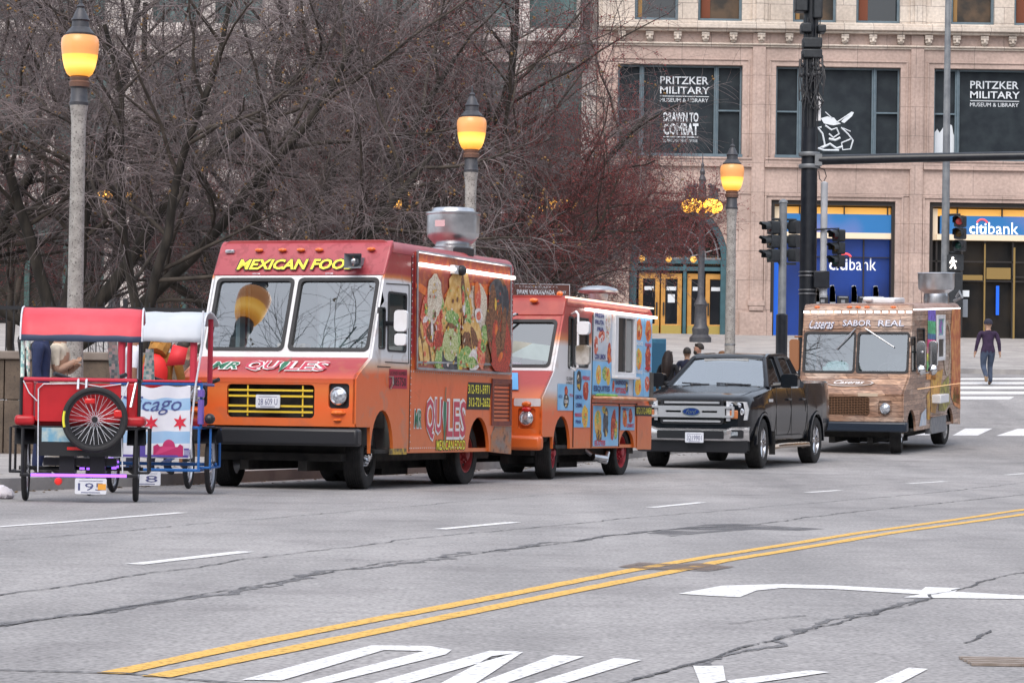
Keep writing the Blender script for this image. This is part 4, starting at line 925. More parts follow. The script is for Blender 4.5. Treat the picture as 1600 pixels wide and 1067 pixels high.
R5 = tree('red berried tree right of the middle lamp, deep in the garden', tx(730, 80), 80, [((.7,-.1,.7), 4.6, .07), ((-.6,-.1,.7), 4.6, .07), ((.1,-.3,1), 5.6, .08), ((-.1,.3,1), 5.4, .08), ((1,0,.4), 4.2, .06), ((-1,0,.4), 4.2, .06)], 89, 'red', trunk_h=1.8, trunk_r=.13)
R4 = tree('red berried tree deep in the garden above the windscreen of the orange truck', tx(470, 76), 76, [((.7,-.1,.7), 4.6, .08), ((-.6,-.1,.7), 4.6, .08), ((.1,-.3,1), 5.2, .09), ((-.1,.3,1), 5.0, .09), ((1,0,.4), 4, .07), ((-1,0,.4), 4, .07)], 83, 'red', trunk_h=1.8, trunk_r=.13)
T6 = tree('bare tree at the upper left edge, its trunk outside the view', tx(-120, 57), 57, [((.6,-.1,.75), 5.6, .14), ((.95,-.1,.5), 5.0, .13), ((0,-.3,1), 5.6, .13), ((-.7,0,.7), 5, .12)], 97, trunk_h=2.2, trunk_r=.22)
for i, (x, y, rz) in enumerate(((-13.5, 26, 1.), (-17, 14, 2.2))):
    dup(T3, (x, y, .1), rz, ['bare roadside tree mirrored in the truck windscreens, nearer one', 'bare roadside tree mirrored in the truck windscreens, farther one'][i])
# ================================================================== VEHICLES
def wheel(parent, loc, R, W, rim_r, rim_m, style='disc', steer=0., side=1, bolts=8, name='wheel'):
    h = W/2; q = MB()
    pr = [(rim_r,-h*.8),(rim_r+.012,-h*.95),(R*.8,-h),(R*.93,-h*.97),(R*.985,-h*.86)]
    for k in range(-3, 4):
        z = k*h*.24; pr += [(R,z-h*.10),(R,z+h*.09),(R-.012,z+h*.095),(R-.012,z+h*.135)]
    pr += [(R*.985,h*.86),(R*.93,h*.97),(R*.8,h),(rim_r+.012,h*.95),(rim_r,h*.8)]
    q.lathe(pr, 40, ax='x', cap=False); ob = q.build(name, M['rubber'], parent, loc=loc, rot=(0, 0, steer))
    r = MB(); e = h*.82
    if style == 'disc':                      # deep-dish steel wheel with hand holes
        r.lathe([(rim_r*1.0,-e),(rim_r,e),(rim_r*.93,e+.005),(rim_r*.88,e-.03),(rim_r*.82,e-.09),(rim_r*.55,e-.07),(rim_r*.5,e-.035),(rim_r*.3,e-.03),(rim_r*.28,e+.03),(.03,e+.045),(.001,e+.045)], 32, ax='x')
        for k in range(bolts):
            a = 2*PI*k/bolts; r.lathe([(.018,0),(.018,.035),(.001,.036)], 6, (e-.035, rim_r*.42*math.cos(a), rim_r*.42*math.sin(a)), 'x')
        ro = r.build('rim', rim_m, ob)
        hh = MB()
        for k in range(5):
            a = 2*PI*k/5+.3; hh.lathe([(rim_r*.11,0),(.001,.004)], 10, (e-.07, rim_r*.68*math.cos(a), rim_r*.68*math.sin(a)), 'x')
        hh.build('hand_hole', M['dark'], ro)
    elif style == 'alloy':
        r.lathe([(rim_r,-e),(rim_r,e),(rim_r*.95,e+.006),(rim_r*.9,e-.02),(rim_r*.88,e-.09)], 36, ax='x', cap=False)
        for k in range(6):
            for s in (-.13, .13):
                a = 2*PI*k/6; P0 = Vector((e-.03, math.cos(a+s*.5)*rim_r*.2, math.sin(a+s*.5)*rim_r*.2)); P1 = Vector((e-.012, math.cos(a+s)*rim_r*.93, math.sin(a+s)*rim_r*.93)); r.tube([P0, P1], [.022,.026], 6)
        r.lathe([(rim_r*.3,e-.06),(rim_r*.27,e-.012),(.05,e),(.001,e)], 18, ax='x')
        ro = r.build('rim', rim_m, ob); MB().lathe([(rim_r*.87,e-.10),(.001,e-.10)], 28, ax='x').build('brake_disc', M['dark'], ro)
    if side < 0: ob.rotation_euler = (0, 0, PI+steer)
    return ob
def step_van(t, d, paint, nose_paint, top_paint, front_paint, white):
    """shell of a walk-in van; origin on the ground below the front edge of the roof, +x towards the driver side seen right, +y to the rear"""
    W, H, L = d['W']/2, d['H'], d['L']; zf = d['floor']; (yb, zb), (yt, zt) = d['ws0'], d['ws1']; yh, zl, zbm = d['hood']; yd = d['door']; rt = H-.16
    def arch_pts(yc, r, zt_, z0): return [(yc+r*math.cos(math.radians(a)), z0+(zt_-z0)*math.sin(math.radians(a))) for a in range(0, 181, 15)]
    yfa, rfa, zfa = d['farch']; yra, rra, zra = d['rarch']
    cab = [(yd, rt), (yd, zf)]+arch_pts(yfa, rfa, zfa, zf)+[(yfa-rfa-.02, zbm), (yh+.03, zbm), (yh, zbm+.04), (yh, zl-.05), (yh+.06, zl), (yb, zb), (yt, zt), (.02, rt)]
    box = [(L, rt), (yd, rt), (yd, zf)]+arch_pts(yra, rra, zra, zf)[::-1]+[(L, zf-.04)]
    q = MB()
    q.plate(box, (), (W, 0, 0), Yv, Z, .05); q.plate([(-a, b) for a, b in box][::-1], (), (-W, 0, 0), -Yv, Z, .05)
    q.plate(rrect(-W+.02, zf, W-.02, rt, .03), (), (0, L, 0), X, Z, .05, d.get('rear', 0)); q.plate([(-W+.06, zf), (W-.06, zf), (W-.06, rt), (-W+.06, rt)], (), (0, yd+.04, 0), X, Z, .03, 1)
    q.box(-W+.03, W-.03, yd, L-.05, zf, zf+.05)
    q.build('box_body', [paint, d.get('inner', M['white_paint'])], t, bevel=.012)
    q = MB(); P = [(-W-.005, rt)]+[(-W+.15-.155*math.cos(math.radians(a)), rt+(H-rt)*math.sin(math.radians(a))) for a in range(15, 91, 15)]+[(W-.15+.155*math.sin(math.radians(a)), rt+(H-rt)*math.cos(math.radians(a))) for a in range(0, 91, 15)]
    P = P[::-1]; q.prism(P, 'y', .06, L+.005); q.build('roof', top_paint, t, bevel=.03)
    q = MB(); vx = [(d['vent'][0], d['vent'][2]), (d['vent'][1], d['vent'][2]), (d['vent'][1], d['vent'][3]), (d['vent'][0], d['vent'][3])]
    wn = rrect(d['dwin'][0], d['dwin'][2], d['dwin'][1], d['dwin'][3], .05); vn = rrect(d['vent'][0], d['vent'][2], d['vent'][1], d['vent'][3], .04)
    q.plate(cab, [wn, vn], (W, 0, 0), Yv, Z, .045); q.plate([(-a, b) for a, b in cab][::-1], [[(-a, b) for a, b in wn][::-1]], (-W, 0, 0), -Yv, Z, .045)
    q.box(-W+.05, W-.05, yb+.25, yd, zf, zf+.05, 1); q.build('cab_side', [nose_paint, M['dark']], t, bevel=.008)
    for hh, nm in ((wn, 'door_window'), (vn, 'vent_window')):
        P = [Vector((p[0], p[1], 0)) for p in hh]; cy = sum(p.x for p in P)/len(P); cz = sum(p.y for p in P)/len(P)
        r = MB(); r.plate([(cy+(p.x-cy)*1.03, cz+(p.y-cz)*1.03) for p in P], [[(cy+(p.x-cy)*.93, cz+(p.y-cz)*.96) for p in P]], (W+.008, 0, 0), Yv, Z, .03); ro = r.build(nm, M['seal'], t)
        MB().poly(hh, (W-.015, 0, 0), Yv, Z).build('pane', M['side_glass'], ro)
    r = MB().poly([(-a, b) for a, b in wn][::-1], (-W+.015, 0, 0), -Yv, Z); r.build('far_window', M['side_glass'], t)
    # windscreen frame: a tilted panel with two openings
    up = Vector((0, yt-yb, zt-zb)); hl = up.length; up.normalize(); mid = d.get('mid', 0.)
    Wi = W-.02; P = [(-Wi, 0), (Wi, 0), (Wi, hl), (-Wi, hl)]; pn = d['panes']
    holes = [rrect(a, d['pb'], b, d['pt'], .06) for a, b in pn]
    q = MB().plate(P, holes, (0, yb, zb), X, up, .05); q.build('windscreen_frame', white, t, bevel=.006)
    for a, b in pn:
        s = MB().plate(rrect(a-.02, d['pb']-.02, b+.02, d['pt']+.02, .07), [rrect(a+.025, d['pb']+.025, b-.025, d['pt']-.025, .05)], (0, yb, zb), X, up, .07)
        for i in range(len(s.v)): s.v[i] = tuple(Vector(s.v[i])+X.cross(up)*.012)
        so_ = s.build('windscreen', M['seal'], t)
        MB().poly(rrect(a, d['pb'], b, d['pt'], .06), (0, yb, zb), X, up, lift=-.02).build('pane', M['windscreen'], so_)
    # brow above the windscreen
    q = MB(); q.prism([(yt-.012, zt), (.0, rt+.03), (.02, rt+.075), (.06, H-.035), (.12, H), (.12, zt)], 'x', -W+.002, W-.002); q.build('brow', front_paint, t, bevel=.02, seg=3)
    # nose
    hood = [(yh, zl-.05), (yh+.06, zl), (yb+.0, zb), (yb+.05, zb), (yb+.05, zl-.2)]
    q = MB(); V0 = [(-W+.01, a, b) for a, b in hood[:3]]; V1 = [(W-.01, a, b) for a, b in hood[:3]]; q.add(V0+V1, [(0, 3, 4, 1), (1, 4, 5, 2)]); q.build('hood', d['hoodm'], t)
    gx0, gx1, gz0, gz1 = d['grille']; hx = d['lamp']
    q = MB(); Hs = [rrect(gx0, gz0, gx1, gz1, .05)]+[rrect(s*hx-d['lr'], d['lz']-d['lr']*1.1, s*hx+d['lr'], d['lz']+d['lr']*1.1, .04) for s in (-1, 1)]
    q.plate([(-W+.012, zbm), (W-.012, zbm), (W-.012, zl-.05), (-W+.012, zl-.05)], Hs, (0, yh, 0), X, Z, .05); q.box(-W+.1, W-.1, yh+.04, yb+.3, zf+.1, zbm+.02, 1); q.box(-W+.05, W-.05, yh+.16, yh+.2, zbm, zl-.06, 1)
    q.build('nose_panel', [d['nosem'], M['dark']], t, bevel=.01)
    for s in (-1, 1):
        b = MB(); b.plate(rrect(s*hx-d['lr']*.97, d['lz']-d['lr']*1.07, s*hx+d['lr']*.97, d['lz']+d['lr']*1.07, .03), (), (0, yh+.035, 0), X, Z, .02); bo = b.build('headlight', d.get('bezel', M['black']), t)
        b = MB().lathe([(d['lr']*.78,.0),(d['lr']*.8,-.035,1),(d['lr']*.72,-.045,1),(d['lr']*.66,-.03),(d['lr']*.4,-.052),(.001,-.06)], 24, (s*hx, yh+.012, d['lz']), 'y'); b.build('lens', [M['lens'], M['chrome']], bo)
    # chassis
    q = MB(); q.box(-W*.75, W*.75, yh+.25, L-.1, zf-.1, zf-.005); q.box(-.45, -.33, yh+.2, L-.05, zf-.22, zf-.1); q.box(.33, .45, yh+.2, L-.05, zf-.22, zf-.1)
    q.box(-W+.3, W-.3, yra-.55, yra+.55, zf, zra+.15); q.box(-W+.3, W-.3, yfa-.45, yfa+.4, zf-.02, zfa+.1)
    for yy in (d['wy'], d['wyr']): q.tube([(-W+.2, yy, d['R']), (W-.2, yy, d['R'])], .07, 10)
    q.box(-.35, .45, L*.35, L*.55, zf-.3, zf-.1); q.build('chassis', M['dark'], t)
    # cab interior
    q = MB(); q.box(-W+.08, W-.08, yb+.06, yb+.3, zb-.28, zb-.02); q.box(-W+.08, W-.08, yb+.02, yb+.4, zb-.08, zb-.05); q.build('dashboard', d.get('dashm', M['grey_metal']), t, bevel=.02)
    q = MB(); c = Vector((W*.5, yb+.42, zb+.08)); P = [c+Vector((.2*math.cos(a), .09*math.sin(a), .18*math.sin(a))) for a in [2*PI*k/18 for k in range(19)]]; q.tube(P, .014, 6)
    q.tube([c+Vector((-.2,0,0)), c, c+Vector((.2,0,0))], .012, 5); q.tube([c, c+Vector((0,-.1,-.25))], .03, 6); q.build('steering_wheel', M['black'], t)
    q = MB(); q.box(W*.5-.24, W*.5+.24, yd-.35, yd+.02, zf+.3, zf+.75); q.plate(rrect(W*.5-.22, zf+.7, W*.5+.22, zb+.42, .1), (), (0, yd-.12, 0), X, Z, .1); q.build('driver_seat', M['grey_metal'], t, bevel=.03)
    return up
def lamps(t, xs, y, z, m, name='marker_lamp', w_=.055, h_=.028):
    for x in xs: MB().ball((0,0,0), w_, 10, sc=(1,.5,h_/w_)).build(name, m, t, loc=(x, y, z))
def number_plate(t, x, y, z, txt, w_=.31, h_=.155, m2=None):
    o = MB().plate(rrect(x-w_/2, z-h_/2, x+w_/2, z+h_/2, .015), (), (0, y, 0), X, Z, .012).build('number_plate', M['plate'], t)
    T = MB().text(txt, (x, y-.002, z-.005), h=h_*.48, w=w_*.8); T.box(x-w_*.38, x+w_*.38, y-.002, y-.001, z+h_*.33, z+h_*.36); T.box(x-w_*.3, x+w_*.3, y-.002, y-.001, z-h_*.42, z-h_*.37); T.build('plate_digits', M['plate_ink'], o)
    return o
RZ = lambda deg: -math.radians(deg)
FOOD = {}
for nm, c, c2, sc in (('lettuce', (.10,.28,.04), (.5,.55,.25), 30), ('tomato', (.55,.05,.03), (.7,.25,.15), 25), ('meat', (.10,.035,.015), (.28,.12,.05), 28), ('tortilla', (.62,.34,.08), (.75,.5,.2), 12), ('cheese', (.75,.68,.55), (.5,.38,.28), 40),
    ('guacamole', (.32,.38,.10), (.62,.62,.38), 45), ('bowl', (.03,.03,.04), (.09,.09,.1), 12), ('corn', (.75,.5,.06), (.6,.33,.05), 30), ('onion', (.8,.76,.72), (.6,.5,.5), 20), ('salsa', (.5,.06,.03), (.25,.03,.02), 35), ('orange', (.75,.2,.03), (.6,.1,.03), 10)):
    FOOD[nm] = mat('food_'+nm, c, .5, c2=c2, scale=sc, detail=6, lo=.42, hi=.6)
FK = list(FOOD); FM = [FOOD[k] for k in FK]
def foods(mb, L, o, ux, uy, base=0, lift0=.002, dl=.00035, rnd=None):
    for i, (nm, cx, cy, rx, ry, rot) in enumerate(L): mb.blob(cx, cy, rx, ry, rot, o, ux, uy, lift0+dl*i, base+FK.index(nm), rnd, n=18, jag=.10)
# ------------------------------------------------------------------ 1: the orange and red truck
OR, RD_, DR = (.72,.118,.020), (.36,.03,.035), (.25,.015,.025)
p1 = ramp_mat('orange_red_wrap', [(.3,(.58,.15,.035)), (1.3,OR), (1.55,(.62,.15,.03)), (1.7,RD_), (2.4,DR), (3.1,(.30,.03,.035))], dirt=(.42,.09,.03), noise=.05)
n1 = ramp_mat('cab_wrap', [(.3,(.6,.16,.035)), (1.4,OR), (1.5,(.68,.42,.28)), (1.62,(.70,.71,.74)), (2.56,(.70,.71,.74)), (2.60,(.62,.2,.05)), (2.66,RD_), (3.1,DR)], dirt=(.3,.2,.15), noise=.025)
f1 = ramp_mat('patterned_red_wrap', [(2.5,(.34,.045,.06)), (3.1,(.40,.06,.075))], pattern=(.24,.02,.03), noise=.02)
ns1 = ramp_mat('nose_wrap', [(.5,(.55,.15,.04)), (1.0,OR), (1.2,(.64,.15,.03)), (1.36,(.5,.07,.03)), (1.44,(.36,.04,.045)), (1.62,(.40,.06,.07))], dirt=(.4,.12,.06), noise=.02)
tA = thing('food_truck', 'orange and red taco truck with big windscreen and steel vent, largest of the trucks', 'food truck', (-2.606, 35.797, 0), RZ(20.1), group='food trucks parked along the kerb')
d1 = dict(W=2.33, H=3.07, L=4.42, floor=.44, ws0=(-.53,1.60), ws1=(-.17,2.62), hood=(-1.0,1.39,.76), door=.70, farch=(-.17,.36,.97), rarch=(3.17,.40,.90), dwin=(-.05,.55,1.70,2.42), vent=(-.335,-.13,1.72,2.22),
    panes=[(-1.07,-.045), (.045,1.09)], pb=.10, pt=1.03, grille=(-.54,.62,.86,1.26), lamp=.94, lr=.135, lz=1.13, hoodm=ns1, nosem=ns1, R=.4, wy=-.2, wyr=3.15)
step_van(tA, d1, p1, n1, mat('red_roof', (.30,.03,.04), .4, c2=(.36,.06,.06), scale=3), f1, M['white_paint'])
hz_ = MB()
for z in (.93, 1.0, 1.12, 1.19): hz_.box(-.52, .60, -1.0, -.985, z-.012, z+.012)
for x in (-.27, .46): hz_.box(x-.008, x+.008, -.985, -.97, .88, 1.25)
hz_.build('grille', mat('yellow_bars', (.72,.5,.04), .5), tA)
number_plate(tA, .02, -1.03, 1.055, '28 609 U', .32, .16)
MB().plate([(-1.27,.53), (1.27,.53), (1.27,.74), (-1.27,.74)], (), (0,-1.2,0), X, Z, .17).build('bumper', M['black'], tA, bevel=.035)
lamps(tA, (.94,-.94), -1.01, .93, M['amber'], 'turn_signal', .1, .035); lamps(tA, (.93,), -1.01, .84, M['amber'], 'turn_signal', .055, .02)
lamps(tA, (-.6,-.28,-.03,.22), -.03, 2.945, M['amber'], 'marker_lamp', .06, .025); lamps(tA, (.92,), -.03, 2.95, M['amber'], 'marker_lamp', .06, .025)
for x, z in ((-1.0,2.93), (-.57,2.63), (.42,2.63)): MB().box(-.06,.06,-.02,.03,-.022,.022).build('white_lamp', M['lens'], tA, loc=(x, -.15 if z < 2.7 else -.03, z), bevel=.01)
sp_ = MB(); sp_.box(-.05,.05,-.06,.1,-.05,.05); sp_.add([(-.06,-.06,-.05),(.06,-.06,-.05),(.06,-.06,.05),(-.06,-.06,.05),(-.115,-.2,-.09),(.115,-.2,-.09),(.115,-.2,.09),(-.115,-.2,.09)], [(0,1,5,4),(1,2,6,5),(2,3,7,6),(3,0,4,7)])
sp_.ball((0,-.1,0), .045, 10, sc=(1,1,1)); so_ = sp_.build('loudspeaker', mat('grey_horn', (.22,.24,.27), .5), tA, loc=(.80,-.12,2.79)); MB().ball((0,-.16,0), .04, 8).build('speaker_cone', M['steel'], so_)
rv = MB()
for (P0, P1, n_) in (((.72,.50),(2.6,.50),26), ((.74,2.93),(4.4,2.93),44), ((.735,.5),(.735,2.9),30), ((4.39,.9),(4.39,2.9),26), ((.74,1.46),(3.6,1.46),36)):
    for i in range(n_+1): rv.lathe([(.009,0),(.006,.005),(.001,.006)], 6, (1.165, P0[0]+(P1[0]-P0[0])*i/n_, P0[1]+(P1[1]-P0[1])*i/n_), 'x')
rv.build('rivets', M['steel'], tA)
# faces for the writing on the brow, hood and side
bu = Vector((0, .17, 3.0-2.62)).normalized()
T = MB(); T.text('MEXICAN FOOD', (-.03, -.125, 2.755), X, bu, h=.168, w=1.66, shear=.22, bold=.06, m=0, lift=.012); T.text('MEXICAN FOOD', (-.03, -.125, 2.755), X, bu, h=.145, w=1.62, shear=.22, bold=.03, m=1, lift=.016)
T.build('lettering', [M['black_ink'], M['yellow_ink']], tA)
hu = Vector((0, .41, .21)).normalized()
M['logo_red'] = mat('logo_red', (.5,.05,.09), .4); M['logo_white'] = mat('logo_white', (.75,.72,.72), .45); M['logo_green'] = mat('logo_green', (.03,.16,.09), .4)
def logo(mb, o, ux, uy, s, wq, hq, mrx, mrw, mrh):
    """MR QUILES with a chilli standing in for the first I"""
    for (mm, b, l) in ((1, .07, .006), (0, .012, .009)): 
        mb.text('QU', o+ux*(-.27*wq), ux, uy, h=hq*(1.0 if mm == 0 else 1.12), w=.38*wq, bold=b, m=mm, lift=l); mb.text('LES', o+ux*(.26*wq), ux, uy, h=hq*(.9 if mm == 0 else 1.05), w=.46*wq, bold=b, m=mm, lift=l)
    for k, (mm, sc, l) in enumerate(((1, 1.5, .007), (2, 1., .010))):
        P = [(-.03*wq*sc, hq*.45), (.028*wq*sc, hq*.42), (.03*wq*sc, hq*.1), (.012*wq, -hq*.45), (-.005*wq, -hq*.62*sc**.2), (-.02*wq, -hq*.3), (-.04*wq*sc, hq*.15)]; mb.poly(P, o+ux*(-.015*wq), ux, uy, l, mm)
    mb.poly([(-.006*wq, hq*.45), (.006*wq, hq*.45), (.022*wq, hq*.78), (.008*wq, hq*.8)], o+ux*(-.015*wq), ux, uy, .0105, 2)
    mb.text('MR', o+ux*mrx, ux, uy, h=mrh*1.15, w=mrw*1.12, bold=.08, m=1, shear=.15, lift=.006); mb.text('MR', o+ux*mrx, ux, uy, h=mrh, w=mrw, bold=.02, m=2, shear=.15, lift=.009)
LM = [M['logo_red'], M['logo_white'], M['logo_green']]
T = MB(); logo(T, Vector((.13,-.78,1.485)), X, hu, 1, 1.16, .26, -.80, .36, .19); T.build('hood_logo', LM, tA)
SX = 1.166
T = MB(); logo(T, Vector((SX,1.92,.87)), Yv, Z, 1, 1.5, .52, -.95, .24, .22); T.build('side_logo', LM, tA)
T = MB(); T.text('MEXICAN FOOD', (SX,2.14,.535), Yv, Z, h=.15, w=1.06, bold=.05, lift=.003); T.text('MEXICAN FOOD', (SX,2.14,.535), Yv, Z, h=.125, w=1.02, bold=.01, m=1, lift=.006)
T.poly([(2.68,1.0),(3.55,1.0),(3.62,1.36),(2.74,1.36)], (SX,0,0), Yv, Z, .003, 0); T.text('312-931-5971', (SX,3.13,1.27), Yv, Z, h=.12, w=.80, m=1, bold=.01, lift=.006); T.text('312-721-2652', (SX,3.16,1.10), Yv, Z, h=.12, w=.80, m=1, bold=.01, lift=.006)
T.build('lettering', [M['black_ink'], M['yellow_ink']], tA)
T = MB(); T.poly([(.02,1.24),(.6,1.24),(.6,1.48),(.02,1.48)], (SX,0,0), Yv, Z, .003, 0); T.text('LICENSE NUMBER', (SX,.31,1.43), Yv, Z, h=.05, w=.54, m=1, lift=.006); T.text('2385750', (SX,.31,1.325), Yv, Z, h=.11, w=.5, m=1, bold=.01, lift=.006); T.build('licence_sticker', [mat('crimson_sticker', (.42,.02,.05), .5), M['black_ink']], tA)
# seams, door furniture
q = MB()
for P in ([(.70,.46),(.70,2.9)], [(-.12,2.52),(.62,2.54)], [(.62,2.54),(.645,1.56)], [(-.12,1.56),(.645,1.56)], [(-.36,1.5),(.05,1.5)]): q.tube([(SX, a, b) for a, b in P], .008, 4)
q.build('door_seam', M['dark'], tA)
q = MB().tube([(SX,.02,1.38),(SX+.05,.02,1.38),(SX+.05,.02,1.30),(SX,.06,1.24)], .014, 6); q.build('door_handle', M['steel'], tA)
q = MB().box(SX-.02,SX+.004,.1,.62,.425,.5); q.build('step_plate', mat('worn_yellow_step', (.5,.33,.05), .6, c2=(.1,.08,.05), scale=14), tA)
# food poster with its rails and the tube light
M['poster_bg'] = ramp_mat('poster_ground', [(1.4,(.34,.06,.03)), (2.2,(.30,.04,.03)), (3.0,(.33,.05,.04))], pattern=(.55,.16,.03), noise=.25, coat=.6)
po = MB().plate([(.84,1.50),(4.27,1.50),(4.21,2.97),(.80,2.97)], (), (SX+.03,0,0), Yv, Z, .03).build('food_poster', M['poster_bg'], tA)
q = MB(); rnd = random.Random(4); PX = SX+.031
foods(q, [('orange',1.0,2.5,.25,.06,-10), ('lettuce',1.6,1.72,.55,.16,0), ('meat',2.3,1.8,.5,.2,0), ('tortilla',1.2,1.95,.3,.25,0), ('lettuce',2.9,1.78,.35,.2,0), ('cheese',3.0,2.1,.3,.4,0), ('meat',3.3,1.68,.2,.14,0), ('salsa',3.7,2.3,.5,.42,0), ('meat',3.75,1.9,.48,.34,0), ('orange',2.6,2.55,.9,.10,5), ('cheese',2.95,2.2,.42,.45,0), ('tortilla',1.10,1.80,.16,.27,18), ('tortilla',1.38,1.80,.12,.27,18), ('meat',1.24,1.78,.03,.25,18), ('meat',.98,1.80,.04,.24,18), ('tortilla',.95,1.72,.06,.2,18),
    ('tomato',1.38,2.15,.42,.36,0), ('lettuce',1.55,2.28,.2,.12,30), ('meat',1.3,1.97,.16,.14,0), ('tomato',1.1,2.1,.12,.1,0), ('tomato',1.6,2.12,.12,.13,0), ('lettuce',1.2,2.2,.16,.08,-30), ('onion',1.1,2.13,.1,.04,20), ('cheese',1.4,2.44,.26,.27,0), ('cheese',1.33,2.25,.18,.16,0), ('onion',1.32,2.0,.04,.16,10),
    ('tortilla',2.0,2.2,.32,.42,-10), ('meat',2.08,2.0,.28,.2,-10), ('lettuce',2.02,2.18,.25,.1,-5), ('lettuce',2.25,2.0,.06,.22,10), ('meat',2.0,1.98,.16,.14,0), ('tortilla',2.2,2.56,.33,.27,15), ('tortilla',2.55,2.25,.2,.62,12), ('meat',2.45,2.28,.09,.52,12), ('lettuce',2.5,2.2,.045,.45,14), ('lettuce',2.62,2.1,.09,.42,14), ('onion',2.42,2.35,.05,.12,10), ('tomato',2.4,2.45,.05,.1,0),
    ('tomato',1.55,1.85,.18,.19,0), ('salsa',1.55,1.85,.14,.15,0), ('lettuce',1.62,1.6,.2,.2,0), ('bowl',1.98,1.66,.34,.22,5), ('guacamole',1.96,1.83,.28,.23,5), ('guacamole',1.9,1.78,.2,.14,0), ('lettuce',2.25,1.66,.05,.25,5), ('corn',2.32,1.62,.06,.2,8),
    ('tortilla',2.62,1.87,.22,.3,35), ('meat',2.55,1.83,.18,.2,35), ('tortilla',2.92,1.92,.2,.36,38), ('meat',2.86,1.86,.1,.3,38), ('lettuce',2.5,1.68,.28,.14,10), ('onion',2.85,1.66,.26,.15,10), ('tomato',3.07,1.74,.16,.2,10), ('lettuce',2.7,1.62,.2,.08,0), ('lettuce',3.2,2.0,.12,.14,0), ('lettuce',3.15,1.85,.1,.1,0), ('orange',2.9,2.5,.12,.2,5), ('tomato',2.93,2.42,.09,.15,0), ('onion',2.95,2.25,.14,.1,0), ('tomato',2.95,2.24,.09,.06,0),
    ('meat',3.72,2.18,.46,.60,0), ('bowl',3.62,2.58,.3,.18,0), ('salsa',3.95,1.8,.26,.4,0), ('meat',3.5,2.3,.14,.4,3), ('salsa',3.6,2.05,.12,.16,0), ('orange',3.62,2.08,.06,.08,0), ('meat',3.75,1.9,.18,.18,20), ('salsa',3.55,1.75,.1,.2,10), ('bowl',3.95,2.45,.14,.25,0), ('corn',3.58,2.42,.04,.08,0), ('salsa',3.75,1.62,.3,.1,0), ('orange',3.8,1.72,.1,.05,30), ('meat',3.9,2.1,.1,.3,-8)], (PX,0,0), Yv, Z, rnd=rnd)
for i in range(240):
    y0 = rnd.uniform(1.0, 4.1); z0 = rnd.uniform(1.55, 2.6); nm = rnd.choice(['meat','salsa','orange','meat','bowl'] if y0 > 3.3 else ['lettuce','tomato','cheese','onion','meat','tortilla','corn'])
    if 2.05 < z0 and (y0 < 1.0 or 2.75 < y0 < 3.2): continue
    if z0 > 2.35 and y0 < 1.9 and abs(y0-1.4) > .2: continue
    foods(q, [(nm, y0, z0, rnd.uniform(.012,.04), rnd.uniform(.01,.03), rnd.uniform(0,180))], (PX,0,0), Yv, Z, lift0=.024, rnd=rnd)
q.v = [(a, b, min(max(c, 1.515), 2.94)) for a, b, c in q.v]; q.build('food_picture', FM, po, smooth=0)
q = MB()
for P in ([(.80,2.97),(4.21,2.97)], [(.80,2.97),(.84,1.50)], [(4.21,2.97),(4.27,1.5)], [(.84,1.50),(4.27,1.50)], [(.84,1.58),(4.27,1.62)]): q.tube([(SX+.035, a, b) for a, b in P], .018, 6)
q.build('hatch_rail', M['steel'], tA)
MB().box(SX+.03, SX+.10, .80, 2.0, 2.785, 2.83).box(SX+.03, SX+.10, 2.3, 4.25, 2.785, 2.83).build('tube_light', M['tube_light'], tA, bevel=.015)
cm = MB().box(SX+.03,SX+.09,1.95,2.35,2.75,2.86).build('camera_bracket', M['white_paint'], tA); MB().ball((SX+.11,2.15,2.80), .07, 10).build('camera_dome', M['black'], cm)
lv = MB(); lv.plate([(3.62,.79),(4.38,.79),(4.38,1.42),(3.62,1.42)], [[(3.68,.85),(4.32,.85),(4.32,1.36),(3.68,1.36)]], (SX+.02,0,0), Yv, Z, .02)
for i in range(9): z = .87+.055*i; lv.add([(SX-.01,3.68,z),(SX-.01,4.32,z),(SX+.016,4.32,z+.035),(SX+.016,3.68,z+.035)], [(0,1,2,3)])
lv.build('louvre_panel', mat('maroon_louvre', (.14,.035,.03), .6, c2=(.2,.05,.03), scale=10), tA)
MB().plate([(3.62,.44),(4.42,.40),(4.42,.78),(3.75,.78),(3.62,.66)], (), (SX+.004,0,0), Yv, Z, .004).build('bare_metal_patch', mat('scuffed_bare_panel', (.22,.17,.15), .6, c2=(.42,.16,.06), scale=5, c3=(.1,.07,.06), scale3=10), tA)
q = MB(); q.box(SX-.01,SX+.07,-.14,-.06,2.0,2.06); q.tube([(SX,-.1,2.03),(SX+.15,-.2,2.03)], .03, 8); q.tube([(SX+.2,-.25,2.2),(SX+.2,-.25,1.75)], .012, 6); mo_ = q.build('wing_mirror', M['black'], tA)
MB().plate(rrect(SX+.17,1.93,SX+.34,2.19,.05), (), (0,-.27,0), X, Z, .07).plate(rrect(SX+.18,1.76,SX+.33,1.905,.04), (), (0,-.27,0), X, Z, .07).build('mirror_shell', M['white_paint'], mo_, bevel=.02)
v = MB(); v.lathe([(.29,-.05),(.29,.10),(.24,.13),(.24,.16),(.27,.19),(.345,.28),(.355,.34),(.355,.62),(.37,.63),(.37,.66),(.30,.67),(.28,.72),(.26,.73),(.001,.73)], 36); v.box(-.38,.38,-.4,.4,-.06,-.01); vo = v.build('roof_vent', M['steel'], tA, loc=(.70,3.3,3.07)); vo.scale = (1, 1, .86)
